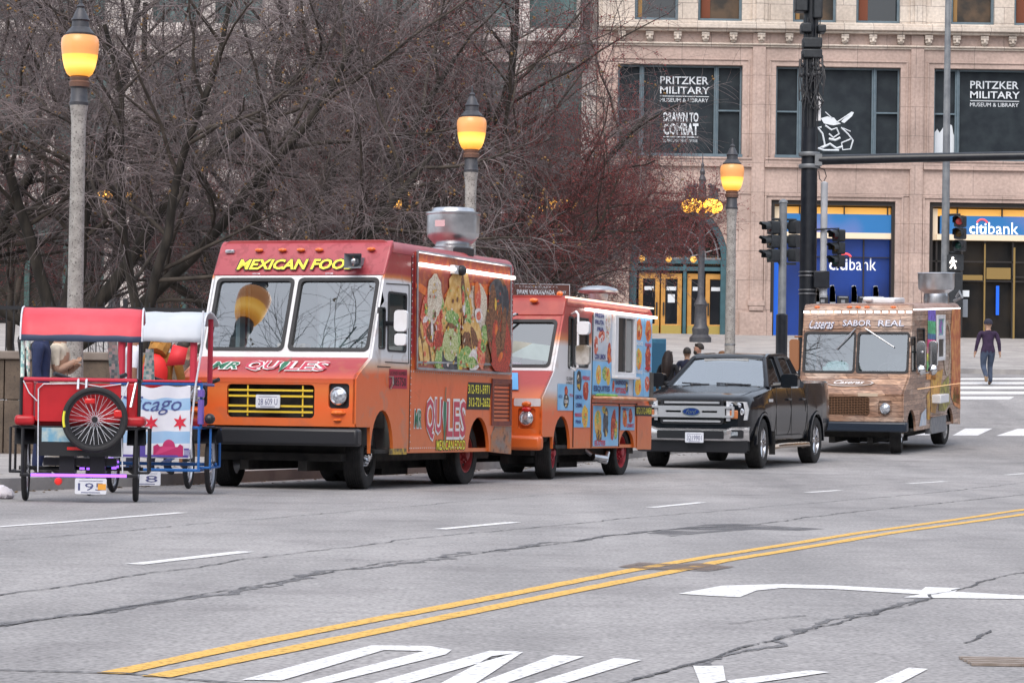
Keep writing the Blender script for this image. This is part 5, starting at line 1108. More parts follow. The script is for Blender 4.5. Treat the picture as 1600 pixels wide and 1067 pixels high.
MB().lathe([(.262,.665),(.275,.67),(.275,.72),(.262,.725)], 30).build('vent_band', M['rubber'], vo); MB().box(.2,.42,-.5,-.3,-.04,.07).tube([(.2,-.42,.05),(.38,-.45,.03)], .05, 8).build('vent_motor', M['black'], vo); MB().plate(rrect(-.12,.42,.02,.52,.01), (), (0,-.358,0), X, Z, .004).build('vent_sticker', mat('faded_pink_sticker', (.6,.4,.42), .6), vo)
wheel(tA, (.88,-.2,.4), .4, .24, .24, M['chrome'], steer=math.radians(9)); wheel(tA, (-.88,-.2,.4), .4, .24, .24, M['chrome'], steer=math.radians(9), side=-1)
rr = mat('red_rim', (.33,.03,.035), .5, c2=(.22,.03,.03), scale=8)
for x, s in ((.90,1), (.66,1), (-.90,-1), (-.66,-1)): wheel(tA, (x,3.15,.41), .41, .22, .25, rr, side=s)
MB().plate([(-1.05,.6),(-.12,.6),(-.12,2.75),(-1.05,2.75)], (), (0,.69,0), X, Z, .02).build('dark_backing_panel', mat('dark_teal_backing', (.015,.03,.034), .6, c2=(.05,.08,.085), scale=2), tA)  # added dark panel in the cab, makes the left windscreen pane look dark
q = MB().box(-.33,.03,-.28,-.06,1.56,1.78); q.build('cardboard_box', mat('cardboard', (.36,.24,.15), .8), tA, rot=(0,0,.1), loc=(.05,.12,0))
MB().box(-.8,-.25,-.38,-.3,1.58,1.64).build('dash_papers', mat('blue_white_box', (.15,.35,.6), .6, c2=(.6,.65,.7), scale=4), tA); MB().ball((.25,-.34,1.63), .06, 8, sc=(2,.6,.8)).build('dash_greenery', mat('green_plastic', (.03,.2,.09), .5), tA)
# ------------------------------------------------------------------ 2: the smaller ice-cream style truck
p2_ = ramp_mat('orange_white_wrap', [(.3,(.62,.16,.03)), (1.12,OR), (1.2,(.66,.25,.08)), (1.24,(.5,.62,.75)), (2.3,(.55,.62,.7)), (2.40,(.5,.1,.05)), (2.7,(.34,.03,.03))], dirt=(.5,.3,.2), noise=.02)
n2_ = ramp_mat('cab_orange_white', [(.3,(.6,.15,.03)), (.95,OR), (1.12,(.66,.3,.14)), (1.28,(.66,.66,.69)), (1.9,(.68,.68,.7)), (2.0,(.62,.22,.07)), (2.12,(.40,.05,.04)), (2.7,(.32,.03,.03))], dirt=(.4,.2,.1), noise=.03)
r2_ = mat('brick_red_roof', (.36,.05,.035), .4, c2=(.28,.03,.025), scale=4, coat=.2)
h2_ = ramp_mat('hood_orange_red', [(1.0,(.66,.18,.04)), (1.18,(.6,.14,.04)), (1.35,(.40,.05,.04)), (1.6,(.36,.04,.04))], noise=.03)
t2o = thing('ice_cream_truck', 'small orange truck covered in snack menus, with serving window, behind the largest truck', 'food truck', (-.199, 41.788, .034), RZ(20.4), group='food trucks parked along the kerb')
d2 = dict(rear=1, inner=mat('pale_teal_partition', (.3,.42,.42), .6), W=2.05, H=2.64, L=4.13, floor=.43, ws0=(-.44,1.54), ws1=(-.06,2.34), hood=(-.92,1.19,.60), door=1.20, farch=(-.08,.37,.90), rarch=(2.93,.36,.70), dwin=(.40,1.04,1.62,2.33), vent=(.14,.36,1.60,2.33),
    panes=[(-.93,-.03), (.03,.93)], pb=.07, pt=.80, grille=(-.5,.5,.72,1.08), lamp=.79, lr=.13, lz=.86, hoodm=h2_, nosem=p2_, bezel=p2_, R=.37, wy=-.12, wyr=2.93)
step_van(t2o, d2, p2_, n2_, r2_, r2_, n2_)
MB().box(-1.04,1.04,-1.03,-.86,.41,.62).build('bumper_apron', ramp_mat('apron_orange', [(.3,(.6,.15,.03)), (.7,OR)], dirt=(.3,.1,.05)), t2o, bevel=.05)
lamps(t2o, (.79,-.79), -.93, 1.06, M['amber'], 'turn_signal', .075, .04); lamps(t2o, (.79,-.79), -.93, .985, M['red_lens'], 'turn_signal', .075, .04)
MB().plate(rrect(.60,1.03,1.0,1.14,.02), (), (0,-.926,0), X, Z, .006).build('bare_white_patch', M['white_paint'], t2o)
lamps(t2o, (-.6,0,.55), -.03, 2.56, M['amber'], 'marker_lamp', .07, .035); lamps(t2o, (.9,), .1, 2.66, M['amber'], 'marker_lamp', .05, .04)
hu2 = Vector((0, .42, .35)).normalized()
q = MB(); q.poly([(-.3,-.16),(.52,-.16),(.40,.22),(-.3,.22)], (.1,-.68,1.36), X, hu2, .008, 0); rnd = random.Random(8)
for i in range(12): q.tube([(.1+rnd.uniform(-.25,.35), -.68+.77*a*.25-.006, 1.36+.64*a*.25+.012) for a in (rnd.uniform(-.5,0), rnd.uniform(.2,.8))], .016, 4, 1+i % 2)
q.build('hood_sticker', [mat('sky_blue_print', (.13,.4,.75), .5), mat('pink_print', (.7,.12,.2), .5), M['logo_white']], t2o)
q = MB().tube([(.35,-.14,2.36),(.1,-.3,2.24),(-.25,-.42,2.10)], [.014,.012,.02], 6); q.build('wiper', M['black'], t2o)
MB().tube([(.33,-.16,2.36),(.12,-.3,2.27)], .018, 6).build('wiper_arm', M['chrome'], t2o)
# menu boards on the side: each a printed sheet with pictures and lines of writing
BLUE = mat('menu_blue', (.16,.42,.72), .5, c2=(.28,.52,.76), scale=2.5); M['menu_ink'] = mat('menu_navy', (.03,.04,.2), .5); M['menu_red'] = mat('menu_red', (.6,.03,.06), .5); M['menu_white'] = mat('menu_white', (.78,.78,.78), .5); MGREY = mat('menu_grey', (.45,.5,.58), .5, c2=(.6,.62,.66), scale=4)
S2 = 1.03
MMS = [BLUE, M['menu_ink'], M['menu_red'], M['menu_white'], MGREY]+FM; FB = 5
rnd = random.Random(21)
def board(nm, y0, y1, z0, z1, pics, texts, bgm=0, x=S2, parent=None):
    o = MB().plate([(y0,z0),(y1,z0),(y1,z1),(y0,z1)], (), (x+.006,0,0), Yv, Z, .006, bgm).build(nm, MMS, parent or t2o)
    q = MB()
    for (pn, cy, cz, ry, rz_) in pics:
        L = [(pn, cy, cz, ry, rz_, rnd.uniform(-15,15))]
        for k in range(9): L.append((rnd.choice({'tortilla':['meat','corn','cheese'],'salsa':['tomato','orange','salsa'],'corn':['orange','tortilla','corn','lettuce'],'meat':['meat','salsa','bowl','corn'],'orange':['salsa','tortilla','orange'],'onion':['cheese','tomato','onion'],'lettuce':['corn','lettuce','tomato'],'tomato':['tomato','onion','salsa'],'bowl':['corn','cheese','bowl']}[pn]), cy+rnd.uniform(-.6,.6)*ry, cz+rnd.uniform(-.65,.65)*rz_, ry*rnd.uniform(.2,.45), rz_*rnd.uniform(.12,.35), rnd.uniform(0,180)))
        foods(q, L, (x+.006,0,0), Yv, Z, FB, .001, .0004, rnd)
    for (s, cy, cz, wd, h, mm) in texts: q.text(s, (x+.006,cy,cz), Yv, Z, h=h, w=wd, m=mm, bold=.03, lift=.006)
    if q.v: q.build('menu_print', MMS, o, smooth=0)
    return o
board('menu_board', 1.25, 2.08, 1.74, 2.44, [('onion',1.92,2.3,.14,.13), ('tomato',1.62,2.1,.14,.1), ('tomato',1.36,1.95,.09,.14), ('salsa',1.98,1.85,.09,.17), ('onion',1.9,2.1,.08,.1)], [('FRESH', 1.5,2.40,.4,.07,1), ('FRUTA', 1.5,2.30,.4,.07,1), ('FRIA', 1.55,2.20,.3,.06,1), ('CON LIMON', 1.55,1.79,.5,.08,1)], 4)
board('menu_board', 1.22, 2.1, 1.23, 1.72, [('corn',1.5,1.52,.12,.15), ('lettuce',1.8,1.54,.13,.11), ('corn',1.95,1.5,.1,.13)], [('ESQUITES',1.65,1.31,.75,.1,1)])
board('menu_board', 2.12, 2.95, 1.23, 1.48, [('salsa',2.2,1.36,.05,.09), ('bowl',2.86,1.36,.06,.09)], [('RASPADOS',2.55,1.42,.5,.07,1), ('HOT DOGS',2.55,1.30,.5,.09,2)])
board('menu_board', 3.20, 3.68, 1.22, 2.46, [('orange',3.43,2.25,.15,.17), ('corn',3.43,1.80,.15,.16), ('corn',3.42,1.38,.16,.14)], [('NACHOS',3.43,2.04,.36,.06,3), ('CHURROS',3.43,1.60,.36,.06,3)])
board('menu_board', 3.70, 4.10, 1.62, 2.46, [('orange',3.9,2.25,.15,.17), ('salsa',3.9,1.82,.14,.2)], [('PAPAS',3.9,2.03,.3,.06,2), ('MANGO',3.9,1.66,.3,.05,2)])
board('menu_board', 3.70, 4.10, 1.22, 1.60, [('tomato',3.88,1.42,.12,.12)], [])
board('menu_board', 1.29, 2.47, .46, 1.06, [('corn',1.5,.80,.16,.2), ('bowl',1.86,.82,.12,.22), ('corn',1.78,1.0,.1,.06), ('meat',1.55,.62,.14,.09), ('salsa',2.22,.78,.11,.24), ('lettuce',2.34,.72,.09,.16)], [('ELOTES',1.6,.51,.5,.075,2)])
board('menu_board', 2.58, 3.27, .70, 1.06, [('orange',2.78,.88,.11,.14), ('salsa',3.06,.92,.09,.12)], [('CHAMOY',3.05,.77,.36,.06,2), ('FRESCO',2.8,1.02,.3,.04,1)])
board('menu_board', .42, 1.14, .74, 1.58, [('bowl',.62,1.42,.11,.15), ('salsa',.92,1.28,.13,.14), ('corn',.90,.90,.14,.16)], [('FRESAS',.92,1.46,.32,.06,2), ('LIMON',.6,1.18,.28,.06,1), ('CREMA',.62,1.06,.3,.06,1), ('MANGO',.6,.92,.3,.06,2), ('PINA',.6,.82,.24,.05,1)])
board('menu_board', -.30, .36, .98, 1.36, [('salsa',.05,1.26,.07,.07), ('bowl',.06,1.12,.12,.11)], [('SODA',.05,1.11,.16,.05,3), ('A G U A',-.2,1.18,.16,.05,1), ('F R I A',.27,1.2,.14,.05,2)], parent=t2o)
T = MB(); T.text('ICE CREAM', (S2+.005,.20,1.44), Yv, Z, h=.05, w=.26, bold=.02); T.text('& SNACKS', (S2+.005,.20,1.37+.01), Yv, Z, h=.04, w=.26, bold=.02); T.build('lettering', M['black_ink'], t2o)
# serving window
q = MB().plate([(2.14,1.50),(3.19,1.50),(3.19,2.47),(2.14,2.47)], [[(2.30,1.58),(3.09,1.58),(3.09,2.40),(2.30,2.40)]], (S2+.05,0,0), Yv, Z, .06); wo = q.build('serving_window', M['white_paint'], t2o, bevel=.008)
q = MB(); q.box(S2-.02, S2+.005, 2.28, 3.1, 1.56, 2.42); q.build('pane', M['shop_dark'], wo)
q = MB(); q.box(S2+.005, S2+.03, 2.68, 2.73, 1.58, 2.4); q.box(S2+.005, S2+.03, 3.03, 3.09, 1.58, 2.4); q.box(S2+.005, S2+.03, 2.30, 2.34, 1.58, 2.4); q.box(S2, S2+.012, 2.73, 3.03, 1.6, 2.38, 1); q.build('sliding_frame', [M['steel'], mat('grey_curtain', (.3,.3,.29), .8)], wo)
MB().box(S2, S2+.10, 2.12, 3.21, 1.475, 1.515).build('sill', M['white_paint'], wo, bevel=.008)
MB().box(S2, S2+.22, 1.25, 3.72, 1.155, 1.20).build('counter_shelf', mat('orange_ledge', (.62,.25,.1), .5, c2=(.7,.45,.3), scale=4), t2o, bevel=.02)
q = MB(); rnd = random.Random(9)
for i in range(26): q.ball((S2+.1+rnd.uniform(-.05,.05), 1.3+rnd.uniform(0,.75), 1.215), .05, 6, sc=(1,1.2,.5))
q.build('shelf_greenery', mat('leaf_garland', (.09,.28,.05), .7, c2=(.2,.4,.1), scale=9), t2o)
q = MB().box(S2-.03, S2+.07, .85, 4.16, 2.45, 2.485); q.build('awning_light', M['tube_light'], t2o)
q = MB().box(S2-.02, S2+.03, .02, 4.1, 2.600, 2.622); q.build('roof_light', mat('roof_led', (.8,.6,.5), .4, emit=(1,.72,.5), es=.9), t2o)
q = MB().lathe([(.14,0),(.16,.12),(.30,.14),(.315,.17),(.29,.20),(.18,.235),(.001,.25)], 30); q.build('roof_vent', M['steel'], t2o, loc=(.57,2.8,2.66))
# mirrors
q = MB().tube([(S2,.25,2.37),(S2+.16,.0,2.40),(S2+.20,-.02,2.36),(S2+.20,-.02,1.60),(S2+.16,0,1.56),(S2,.25,1.6)], .018, 8); mo_ = q.build('mirror_bracket', M['white_paint'], t2o)
MB().plate(rrect(S2+.19,2.07,S2+.37,2.26,.05), (), (0,-.05,0), X, Z, .10).build('mirror_shell', M['white_paint'], mo_, bevel=.03)
MB().plate(rrect(S2+.18,1.64,S2+.38,1.92,.05), (), (0,-.05,0), X, Z, .10).build('mirror_shell', mat('dark_worn_mirror', (.16,.13,.09), .5, c2=(.45,.44,.42), scale=5), mo_, bevel=.03)
q = MB()
for P in ([(1.22,.44),(1.22,2.4)], [(.40,.45),(.40,1.55)], [(1.26,1.1),(4.05,1.1)], [(2.52,.45),(2.52,1.1)]): q.tube([(S2, a, b) for a, b in P], .008, 4)
q.build('panel_seam', M['dark'], t2o)
for x, z in ((.62,0),): MB().plate([(3.40,.40),(4.13,.40),(4.13,1.12),(3.40,1.12)], (), (S2+.006,0,0), Yv, Z, .005).build('rear_corner_panel', ramp_mat('plain_orange', [(.3,(.6,.16,.04)), (1.2,OR)], dirt=(.4,.12,.05)), t2o)
T = MB(); T.poly([(3.3,.92),(4.13,.92),(4.13,1.08),(3.3,1.08)], (S2+.007,0,0), Yv, Z, .002); T.text('872-312-0458', (S2+.007,3.72,1.0), Yv, Z, h=.1, w=.76, m=1, lift=.005); T.build('lettering', [M['black_ink'], M['yellow_ink']], t2o)
MB().box(S2+.0, S2+.035, 3.99, 4.12, 1.1, 1.6).build('dark_board', mat('dark_wood_board', (.05,.045,.04), .7, c2=(.1,.09,.08), scale=6), t2o, rot=(0,0,0))
MB().tube([(.75,1.75,.40),(.95,1.85,.24),(1.0,2.0,.22),(.98,2.15,.36)], .035, 8).tube([(.9,1.7,.30),(1.02,1.95,.27)], .05, 8).build('tailpipe', M['steel'], t2o)
q = MB().box(-.45,.1,-.25,-.05,1.60,1.83).build('dash_carton', mat('pale_carton', (.35,.38,.33), .8, c2=(.5,.52,.46), scale=3), t2o, rot=(0,.12,.25), loc=(.5,.0,.1))
q = MB().ball((.25,-.22,1.56), .16, 10, sc=(2,.7,.7)); q.build('dash_cloth', mat('purple_cloth', (.2,.06,.16), .9, c2=(.3,.1,.22), scale=8), t2o); MB().ball((.45,-.3,1.53), .07, 8, sc=(3,.7,.6)).build('dash_bag', mat('green_white_bag', (.08,.35,.2), .6, c2=(.6,.65,.65), scale=8), t2o)
rr2 = mat('crimson_rim', (.42,.03,.05), .45, c2=(.3,.03,.04), scale=8)
wheel(t2o, (.80,-.12,.37), .37, .24, .23, rr2, steer=math.radians(11)); wheel(t2o, (-.80,-.12,.37), .37, .24, .23, rr2, steer=math.radians(11), side=-1)
for x, s in ((.83,1), (-.83,-1)): wheel(t2o, (x,2.93,.37), .37, .25, .25, rr2, side=s)
# ------------------------------------------------------------------ 3: the wood-look truck
def wood_mat():
    m, nt, b = _nodes('printed_wood_wrap'); N = nt.nodes; L = nt.links; b.inputs['Roughness'].default_value = .4; b.inputs['Coat Weight'].default_value = .25
    tc = N.new('ShaderNodeTexCoord'); cm_ = N.new('ShaderNodeCombineXYZ'); sp = N.new('ShaderNodeSeparateXYZ'); L.new(tc.outputs['Object'], sp.inputs[0])
    ad = N.new('ShaderNodeMath'); L.new(sp.outputs['X'], ad.inputs[0]); L.new(sp.outputs['Y'], ad.inputs[1]); L.new(ad.outputs[0], cm_.inputs['X']); L.new(sp.outputs['Z'], cm_.inputs['Y'])
    br = N.new('ShaderNodeTexBrick'); br.inputs['Scale'].default_value = 1; br.inputs['Brick Width'].default_value = .85; br.inputs['Row Height'].default_value = .105; br.inputs['Mortar Size'].default_value = .004; br.inputs['Bias'].default_value = 0
    br.inputs['Color1'].default_value = (.20,.125,.085,1); br.inputs['Color2'].default_value = (.42,.315,.235,1); br.inputs['Mortar'].default_value = (.06,.03,.02,1); L.new(cm_.outputs[0], br.inputs['Vector'])
    mp = N.new('ShaderNodeMapping'); mp.inputs['Scale'].default_value = (1.6,9,1); L.new(cm_.outputs[0], mp.inputs[0])
    n = N.new('ShaderNodeTexNoise'); n.inputs['Scale'].default_value = 3; n.inputs['Detail'].default_value = 8; n.inputs['Distortion'].default_value = 1.2; L.new(mp.outputs[0], n.inputs['Vector'])
    r = N.new('ShaderNodeValToRGB'); r.color_ramp.elements[0].position = .33; r.color_ramp.elements[0].color = (.55,.5,.5,1); r.color_ramp.elements[1].position = .66; r.color_ramp.elements[1].color = (1.5,1.4,1.35,1); L.new(n.outputs['Fac'], r.inputs[0])
    mx = N.new('ShaderNodeMix'); mx.data_type = 'RGBA'; mx.blend_type = 'MULTIPLY'; mx.inputs['Factor'].default_value = 1; L.new(br.outputs[0], mx.inputs['A']); L.new(r.outputs[0], mx.inputs['B'])
    n2 = N.new('ShaderNodeTexNoise'); n2.inputs['Scale'].default_value = 1.1; L.new(tc.outputs['Object'], n2.inputs['Vector'])
    r2 = N.new('ShaderNodeValToRGB'); r2.color_ramp.elements[0].position = .42; r2.color_ramp.elements[0].color = (1,.9,.85,1); r2.color_ramp.elements[1].position = .6; r2.color_ramp.elements[1].color = (1.1,1.2,1.35,1); L.new(n2.outputs['Fac'], r2.inputs[0])
    m2 = N.new('ShaderNodeMix'); m2.data_type = 'RGBA'; m2.blend_type = 'MULTIPLY'; m2.inputs['Factor'].default_value = 1; L.new(mx.outputs['Result'], m2.inputs['A']); L.new(r2.outputs[0], m2.inputs['B'])
    L.new(m2.outputs['Result'], b.inputs['Base Color']); return m
WD = wood_mat()
tW = thing('wooden_food_truck', 'food truck wrapped in printed wood planks, with row of white roof lights, uphill', 'food truck', (6.98, 57.88, .315), RZ(21.7), math.radians(2.7), group='food trucks parked along the kerb')
d3 = dict(inner=mat('dark_teal_partition', (.05,.10,.105), .6, c2=(.10,.16,.15), scale=3), W=2.25, H=2.96, L=4.2, floor=.42, ws0=(-.25,1.52), ws1=(-.06,2.45), hood=(-.75,1.24,.64), door=1.15, farch=(-.13,.38,.86), rarch=(3.18,.36,.78), dwin=(.33,1.0,1.62,2.46), vent=(-.12,.22,1.62,2.3),
    panes=[(-1.07,-.025), (.035,1.07)], pb=.08, pt=.88, grille=(-.43,.43,.76,1.13), lamp=.75, lr=.135, lz=.90, hoodm=WD, nosem=WD, bezel=WD, R=.37, wy=-.3, wyr=3.18, dashm=mat('dark_dash', (.06,.06,.06), .7))
step_van(tW, d3, WD, WD, mat('brown_roof', (.30,.18,.14), .5, c2=(.36,.24,.2), scale=4), WD, WD)
q = MB()
for z in [.78+.033*i for i in range(11)]:
    q.tube([(-.42+.06*k, -.735+(.012 if (k+int(z*30)) % 2 else -.012), z) for k in range(15)], .011, 4)
for x in [-.40+.058*k for k in range(15)]: q.box(x-.006, x+.006, -.74, -.728, .77, 1.12)
q.build('grille', mat('woven_brown_mesh', (.14,.07,.035), .6), tW)
MB().box(-1.24,1.24,-1.0,-.8,.45,.64).build('bumper', mat('navy_bumper', (.012,.02,.035), .35), tW, bevel=.03)
number_plate(tW, -.55, -.80, .74, '14641', .3, .15)
lamps(tW, (-.85,-.18,0.0,.18,.72), .02, 2.90, M['amber'], 'marker_lamp', .06, .022)
for i in range(14): MB().box(-.05,.05,-.02,.02,-.022,.022).build('roof_light', M['led'], tW, loc=(-1.06+.163*i, -.035, 2.80))
q = MB()
for i in range(30): q.box(1.125, 1.145, .06+.138*i, .12+.138*i, 2.835, 2.86)
q.build('side_light_strip', M['led'], tW)
MB().box(1.125,1.14,.38,4.15,1.248,1.26).build('warm_light_strip', mat('warm_led_strip', (.8,.55,.3), .4, emit=(1,.6,.3), es=.35), tW)
bw = Vector((0, .16, 2.83-2.45)).normalized()
T = MB(); T2_ = MB(); T3_ = MB()
for mm, b, l in ((0, .03, .008), (1, .0, .011)):
    T.text('SABOR', (-.0,-.055,2.575), X, bw, h=.125 if mm else .14, w=.58 if mm else .60, bold=b, m=mm, lift=l); T2_.text('REAL', (.70,-.055,2.575), X, bw, h=.125 if mm else .14, w=.52 if mm else .54, bold=b, m=mm, lift=l)
    T3_.text('Caseras', (-.73,-.055,2.56), X, bw, h=.22 if mm else .235, w=.50 if mm else .53, shear=.5, bold=b, m=mm, lift=l)
for q in (T, T2_, T3_): q.build('lettering', [mat('sign_navy', (.05,.06,.13), .5), mat('sign_pale', (.62,.62,.70), .5)], tW)
hw = Vector((0, .44, .28)).normalized()
T = MB(); T.blob(-.05, .0, .5, .12, 0, (0,-.48,1.39), X, hw, .006, 0, jag=.05); T.blob(-.05, .0, .47, .10, 0, (0,-.48,1.39), X, hw, .009, 2, jag=.05); T.text('Caseras', (-.05,-.48,1.40), X, hw, h=.13, w=.62, shear=.45, m=1, lift=.012, bold=.02); T.build('hood_logo', [mat('badge_pale', (.55,.5,.48), .5), M['logo_white'], mat('badge_brown', (.25,.16,.12), .5)], tW)
T = MB(); T.poly([(.66,.02),(.98,-.1),(1.07,.2),(.85,.28)], (0,-.48,1.36), X, hw, .006); T.build('hood_stripe', mat('pale_grey_stripe', (.5,.46,.44), .5, c2=(.3,.26,.24), scale=14), tW)
S3 = 1.129
q = MB(); P3 = lambda P, m: q.poly(P, (S3,0,0), Yv, Z, .004, m)
cols = [(.10,.06,.35),(.04,.28,.12),(.02,.09,.2),(.55,.02,.16),(.65,.25,.3),(.5,.5,.06),(.10,.32,.10),(.5,.2,.04)]
zz = [2.86,2.62,2.36,2.24,2.08,1.95,1.8,1.6]
for i, c in enumerate(cols):
    z1 = zz[i]; z0 = zz[i+1] if i+1 < len(zz) else 1.42
    P3([(1.26-.02*i,z0),(1.92,z0-.03),(1.92,z1-.03),(1.26-.02*i,z1)], i)
P3([(3.30,1.0),(3.62,.8),(4.18,.7),(4.18,2.86),(3.42,2.86),(3.25,2.3),(3.36,1.7)], 8)
P3([(1.5,1.5),(2.6,1.6),(2.3,1.15),(1.9,.7),(1.5,.75)], 9); P3([(2.3,1.24),(3.1,1.45),(3.2,.85),(2.7,.72),(2.2,.75)], 10); P3([(.5,.5),(1.1,.5),(1.1,.85),(.7,.75)], 11); P3([(1.2,.6),(1.45,.6),(1.4,1.2),(1.15,1.1)], 9)
P3([(3.45,.9),(4.1,.8),(4.1,1.2),(3.6,1.2)], 10)
q.build('printed_stripes', [mat('wrap_colour', c, .45, c2=tuple(min(1, v*1.8+.03) for v in c), scale=12) for c in cols]+[mat('rust_red_print', (.42,.09,.03), .45, c2=(.6,.25,.08), scale=6), mat('golden_print', (.6,.36,.06), .45, c2=(.42,.2,.06), scale=7), mat('green_gold_print', (.38,.36,.07), .45, c2=(.16,.13,.05), scale=9), mat('pale_blue_print', (.42,.5,.6), .45, c2=(.6,.62,.66), scale=8)], tW)
q = MB(); q.plate([(2.95+.34*math.cos(2*PI*k/28), 2.02+.58*math.sin(2*PI*k/28)) for k in range(28)], [[(2.95+.28*math.cos(2*PI*k/28), 2.02+.5*math.sin(2*PI*k/28)) for k in range(28)]], (S3+.008,0,0), Yv, Z, .006)
q.text('Caseras', (S3+.008,2.95,2.05), Yv, Z, h=.25, w=.46, shear=.4, bold=.02); q.text('SABOR REAL', (S3+.008,2.95,1.82), Yv, Z, h=.09, w=.4); q.build('oval_badge', mat('badge_tan', (.5,.42,.33), .5, c2=(.3,.22,.16), scale=14), tW)
q = MB().plate([(1.96,1.78),(2.66,1.78),(2.66,2.72),(1.96,2.72)], [[(2.06,2.30),(2.56,2.30),(2.56,2.64),(2.06,2.64)], [(2.06,1.86),(2.56,1.86),(2.56,2.22),(2.06,2.22)]], (S3+.04,0,0), Yv, Z, .035); wo = q.build('serving_window', M['white_paint'], tW, bevel=.006)
q = MB().box(S3+.005,S3+.012,2.04,2.58,2.28,2.66,1).box(S3+.005,S3+.012,2.04,2.58,1.84,2.24,0); q.build('pane', [M['shop_dark'], mat('bright_menu_screen', (.3,.05,.4), .5, c2=(.05,.5,.3), scale=6)], wo)
q = MB(); q.tube([(S3,.2,2.0),(S3+.2,-.05,2.0)], .02, 6); q.tube([(S3+.05,.1,1.55),(S3+.3,.1,1.6)], .02, 6); mo_ = q.build('mirror_bracket', M['chrome'], tW)
for x, y in ((S3+.16,-.02), (S3+.34,.25)): MB().plate(rrect(x-.09,1.70,x+.09,2.22,.07), (), (0,y,0), X, Z, .07).ball((x,y-.02,1.64), .10, 10, sc=(1,.6,1)).build('mirror_shell', M['chrome'], mo_, bevel=.02)
MB().plate(rrect(-1.40,1.6,-1.2,2.25,.06), (), (0,-.1,0), X, Z, .08).tube([(-1.12,.1,2.3),(-1.3,-.05,2.3)], .02, 6).build('wing_mirror', mat('brown_mirror', (.3,.13,.06), .5), tW, bevel=.02)
for (a, b) in (((-.02,2.47),(-.40,2.05)), ((.18,2.47),(.78,2.10))):
    MB().tube([(a[0],-.10,a[1]),((a[0]+b[0])/2,-.14,(a[1]+b[1])/2),(b[0],-.16,b[1])], [.016,.014,.012], 6).build('wiper', M['steel'], tW)
q = MB().box(-.72,-.18,-.05,.2,1.60,1.70); q.ball((-.45,.08,1.72), .2, 10, sc=(1.3,.6,.5)); q.build('dash_towels', mat('pale_teal_towels', (.4,.62,.62), .9, c2=(.3,.5,.52), scale=10), tW, bevel=.02)
q = MB().box(1.02,1.16,1.45,2.75,.30,.66); q.box(1.0,1.18,1.43,2.77,.64,.67,1); q.build('storage_box', [M['grey_metal'], WD], tW, bevel=.01)
MB().box(S3,S3+.2,1.55,2.3,.92,1.10).build('napkin_shelf', M['white_paint'], tW, bevel=.02)
MB().box(.2,.6,-.76,-.74,1.14,1.2).build('hood_badge', mat('tan_badge', (.5,.4,.3), .5), tW)
v = MB().lathe([(.26,-.1),(.27,.10),(.25,.18),(.28,.21),(.36,.26),(.38,.32),(.385,.60),(.40,.61),(.385,.625),(.36,.60),(.001,.4)], 36); vo = v.build('roof_vent', M['steel'], tW, loc=(.77,3.5,2.98)); MB().tube([(.36,.1,.02),(.55,0,.1),(.5,0,.22),(.42,.05,.1)], .035, 8).build('vent_motor', M['grey_metal'], vo)
MB().box(-.25,.35,1.6,2.5,2.95,3.08).box(-.3,-.1,1.5,2.6,3.0,3.1).build('roof_hatch', M['white_paint'], tW, bevel=.04)
wr = mat('pale_wheel_rim', (.5,.5,.5), .4, .4, c2=(.35,.34,.33), scale=8)
wheel(tW, (.86,-.3,.37), .37, .24, .22, M['chrome'], steer=math.radians(11)); wheel(tW, (-.86,-.3,.37), .37, .24, .22, M['chrome'], steer=math.radians(11), side=-1)
for x, s in ((.92,1), (-.92,-1)): wheel(tW, (x,3.18,.37), .37, .26, .25, wr, side=s)
# ------------------------------------------------------------------ 4: the black pickup
M['carpaint'] = mat('black_car_paint', (.005,.006,.009), .14, c2=(.008,.009,.012), scale=3, coat=.12, spec=.3)
M['car_glass'] = glass('car_windscreen', (.62,.68,.70), .36); M['tint'] = glass('tinted_side_glass', (.06,.065,.07), .03)
tF = thing('pickup_truck', 'black crew-cab pickup with chrome grille parked between the snack truck and wooden truck', 'pickup truck', (3.36, 49.2, g(49.6)), RZ(20.), math.radians(.7))
def sec(y):
    """half cross-section of the body at y: (x, z) from the sill to the centre line"""
    def lerp(K):
        if y <= K[0][0]: return K[0][1]
        for a, b in zip(K, K[1:]):
            if y <= b[0]: return a[1]+(b[1]-a[1])*(y-a[0])/(b[0]-a[0])
        return K[-1][1]
    w_ = lerp([(-.93,.80),(-.85,.90),(-.7,.955),(-.4,.985),(0,1.0),(1,.985),(4.2,.985),(4.7,.97),(4.93,.93)])
    top = lerp([(-.93,1.10),(-.88,1.16),(-.75,1.20),(-.2,1.27),(.55,1.36),(.85,1.385),(2.9,1.40),(2.96,1.48),(4.93,1.50)])
    zb_ = lerp([(-.93,.55),(-.8,.5),(-.6,.48),(.5,.46),(3.2,.47),(4.3,.52),(4.93,.6)])
    for yc in (0., 3.68):
        r = .50
        if abs(y-yc) < r: zb_ = max(zb_, .42+math.sqrt(r*r-(y-yc)**2)*1.02)
    fl = max([0]+[.02*max(0, 1-abs(abs(y-yc)-0)/.62) for yc in (0., 3.68)])
    hood = y < .85
    m_ = max(.80, zb_+.03); m2 = max(.98, zb_+.06)
    bul = lerp([(-.93,.02),(-.6,.045),(.55,.05),(.9,.0),(4.93,0)])
    return [(w_-.045+fl, zb_), (w_-.012+fl, (zb_+m_)/2+.01), (w_-.004+fl, m_), (w_+.004+fl*.6, m2), (w_-.004, min(1.10, top-.04) if m2 < 1.08 else m2+.02), (w_-.045, top-.035), (w_-.09, top), (w_*.78, top+bul*.6), (w_*.4, top+bul), (0, top+bul)]
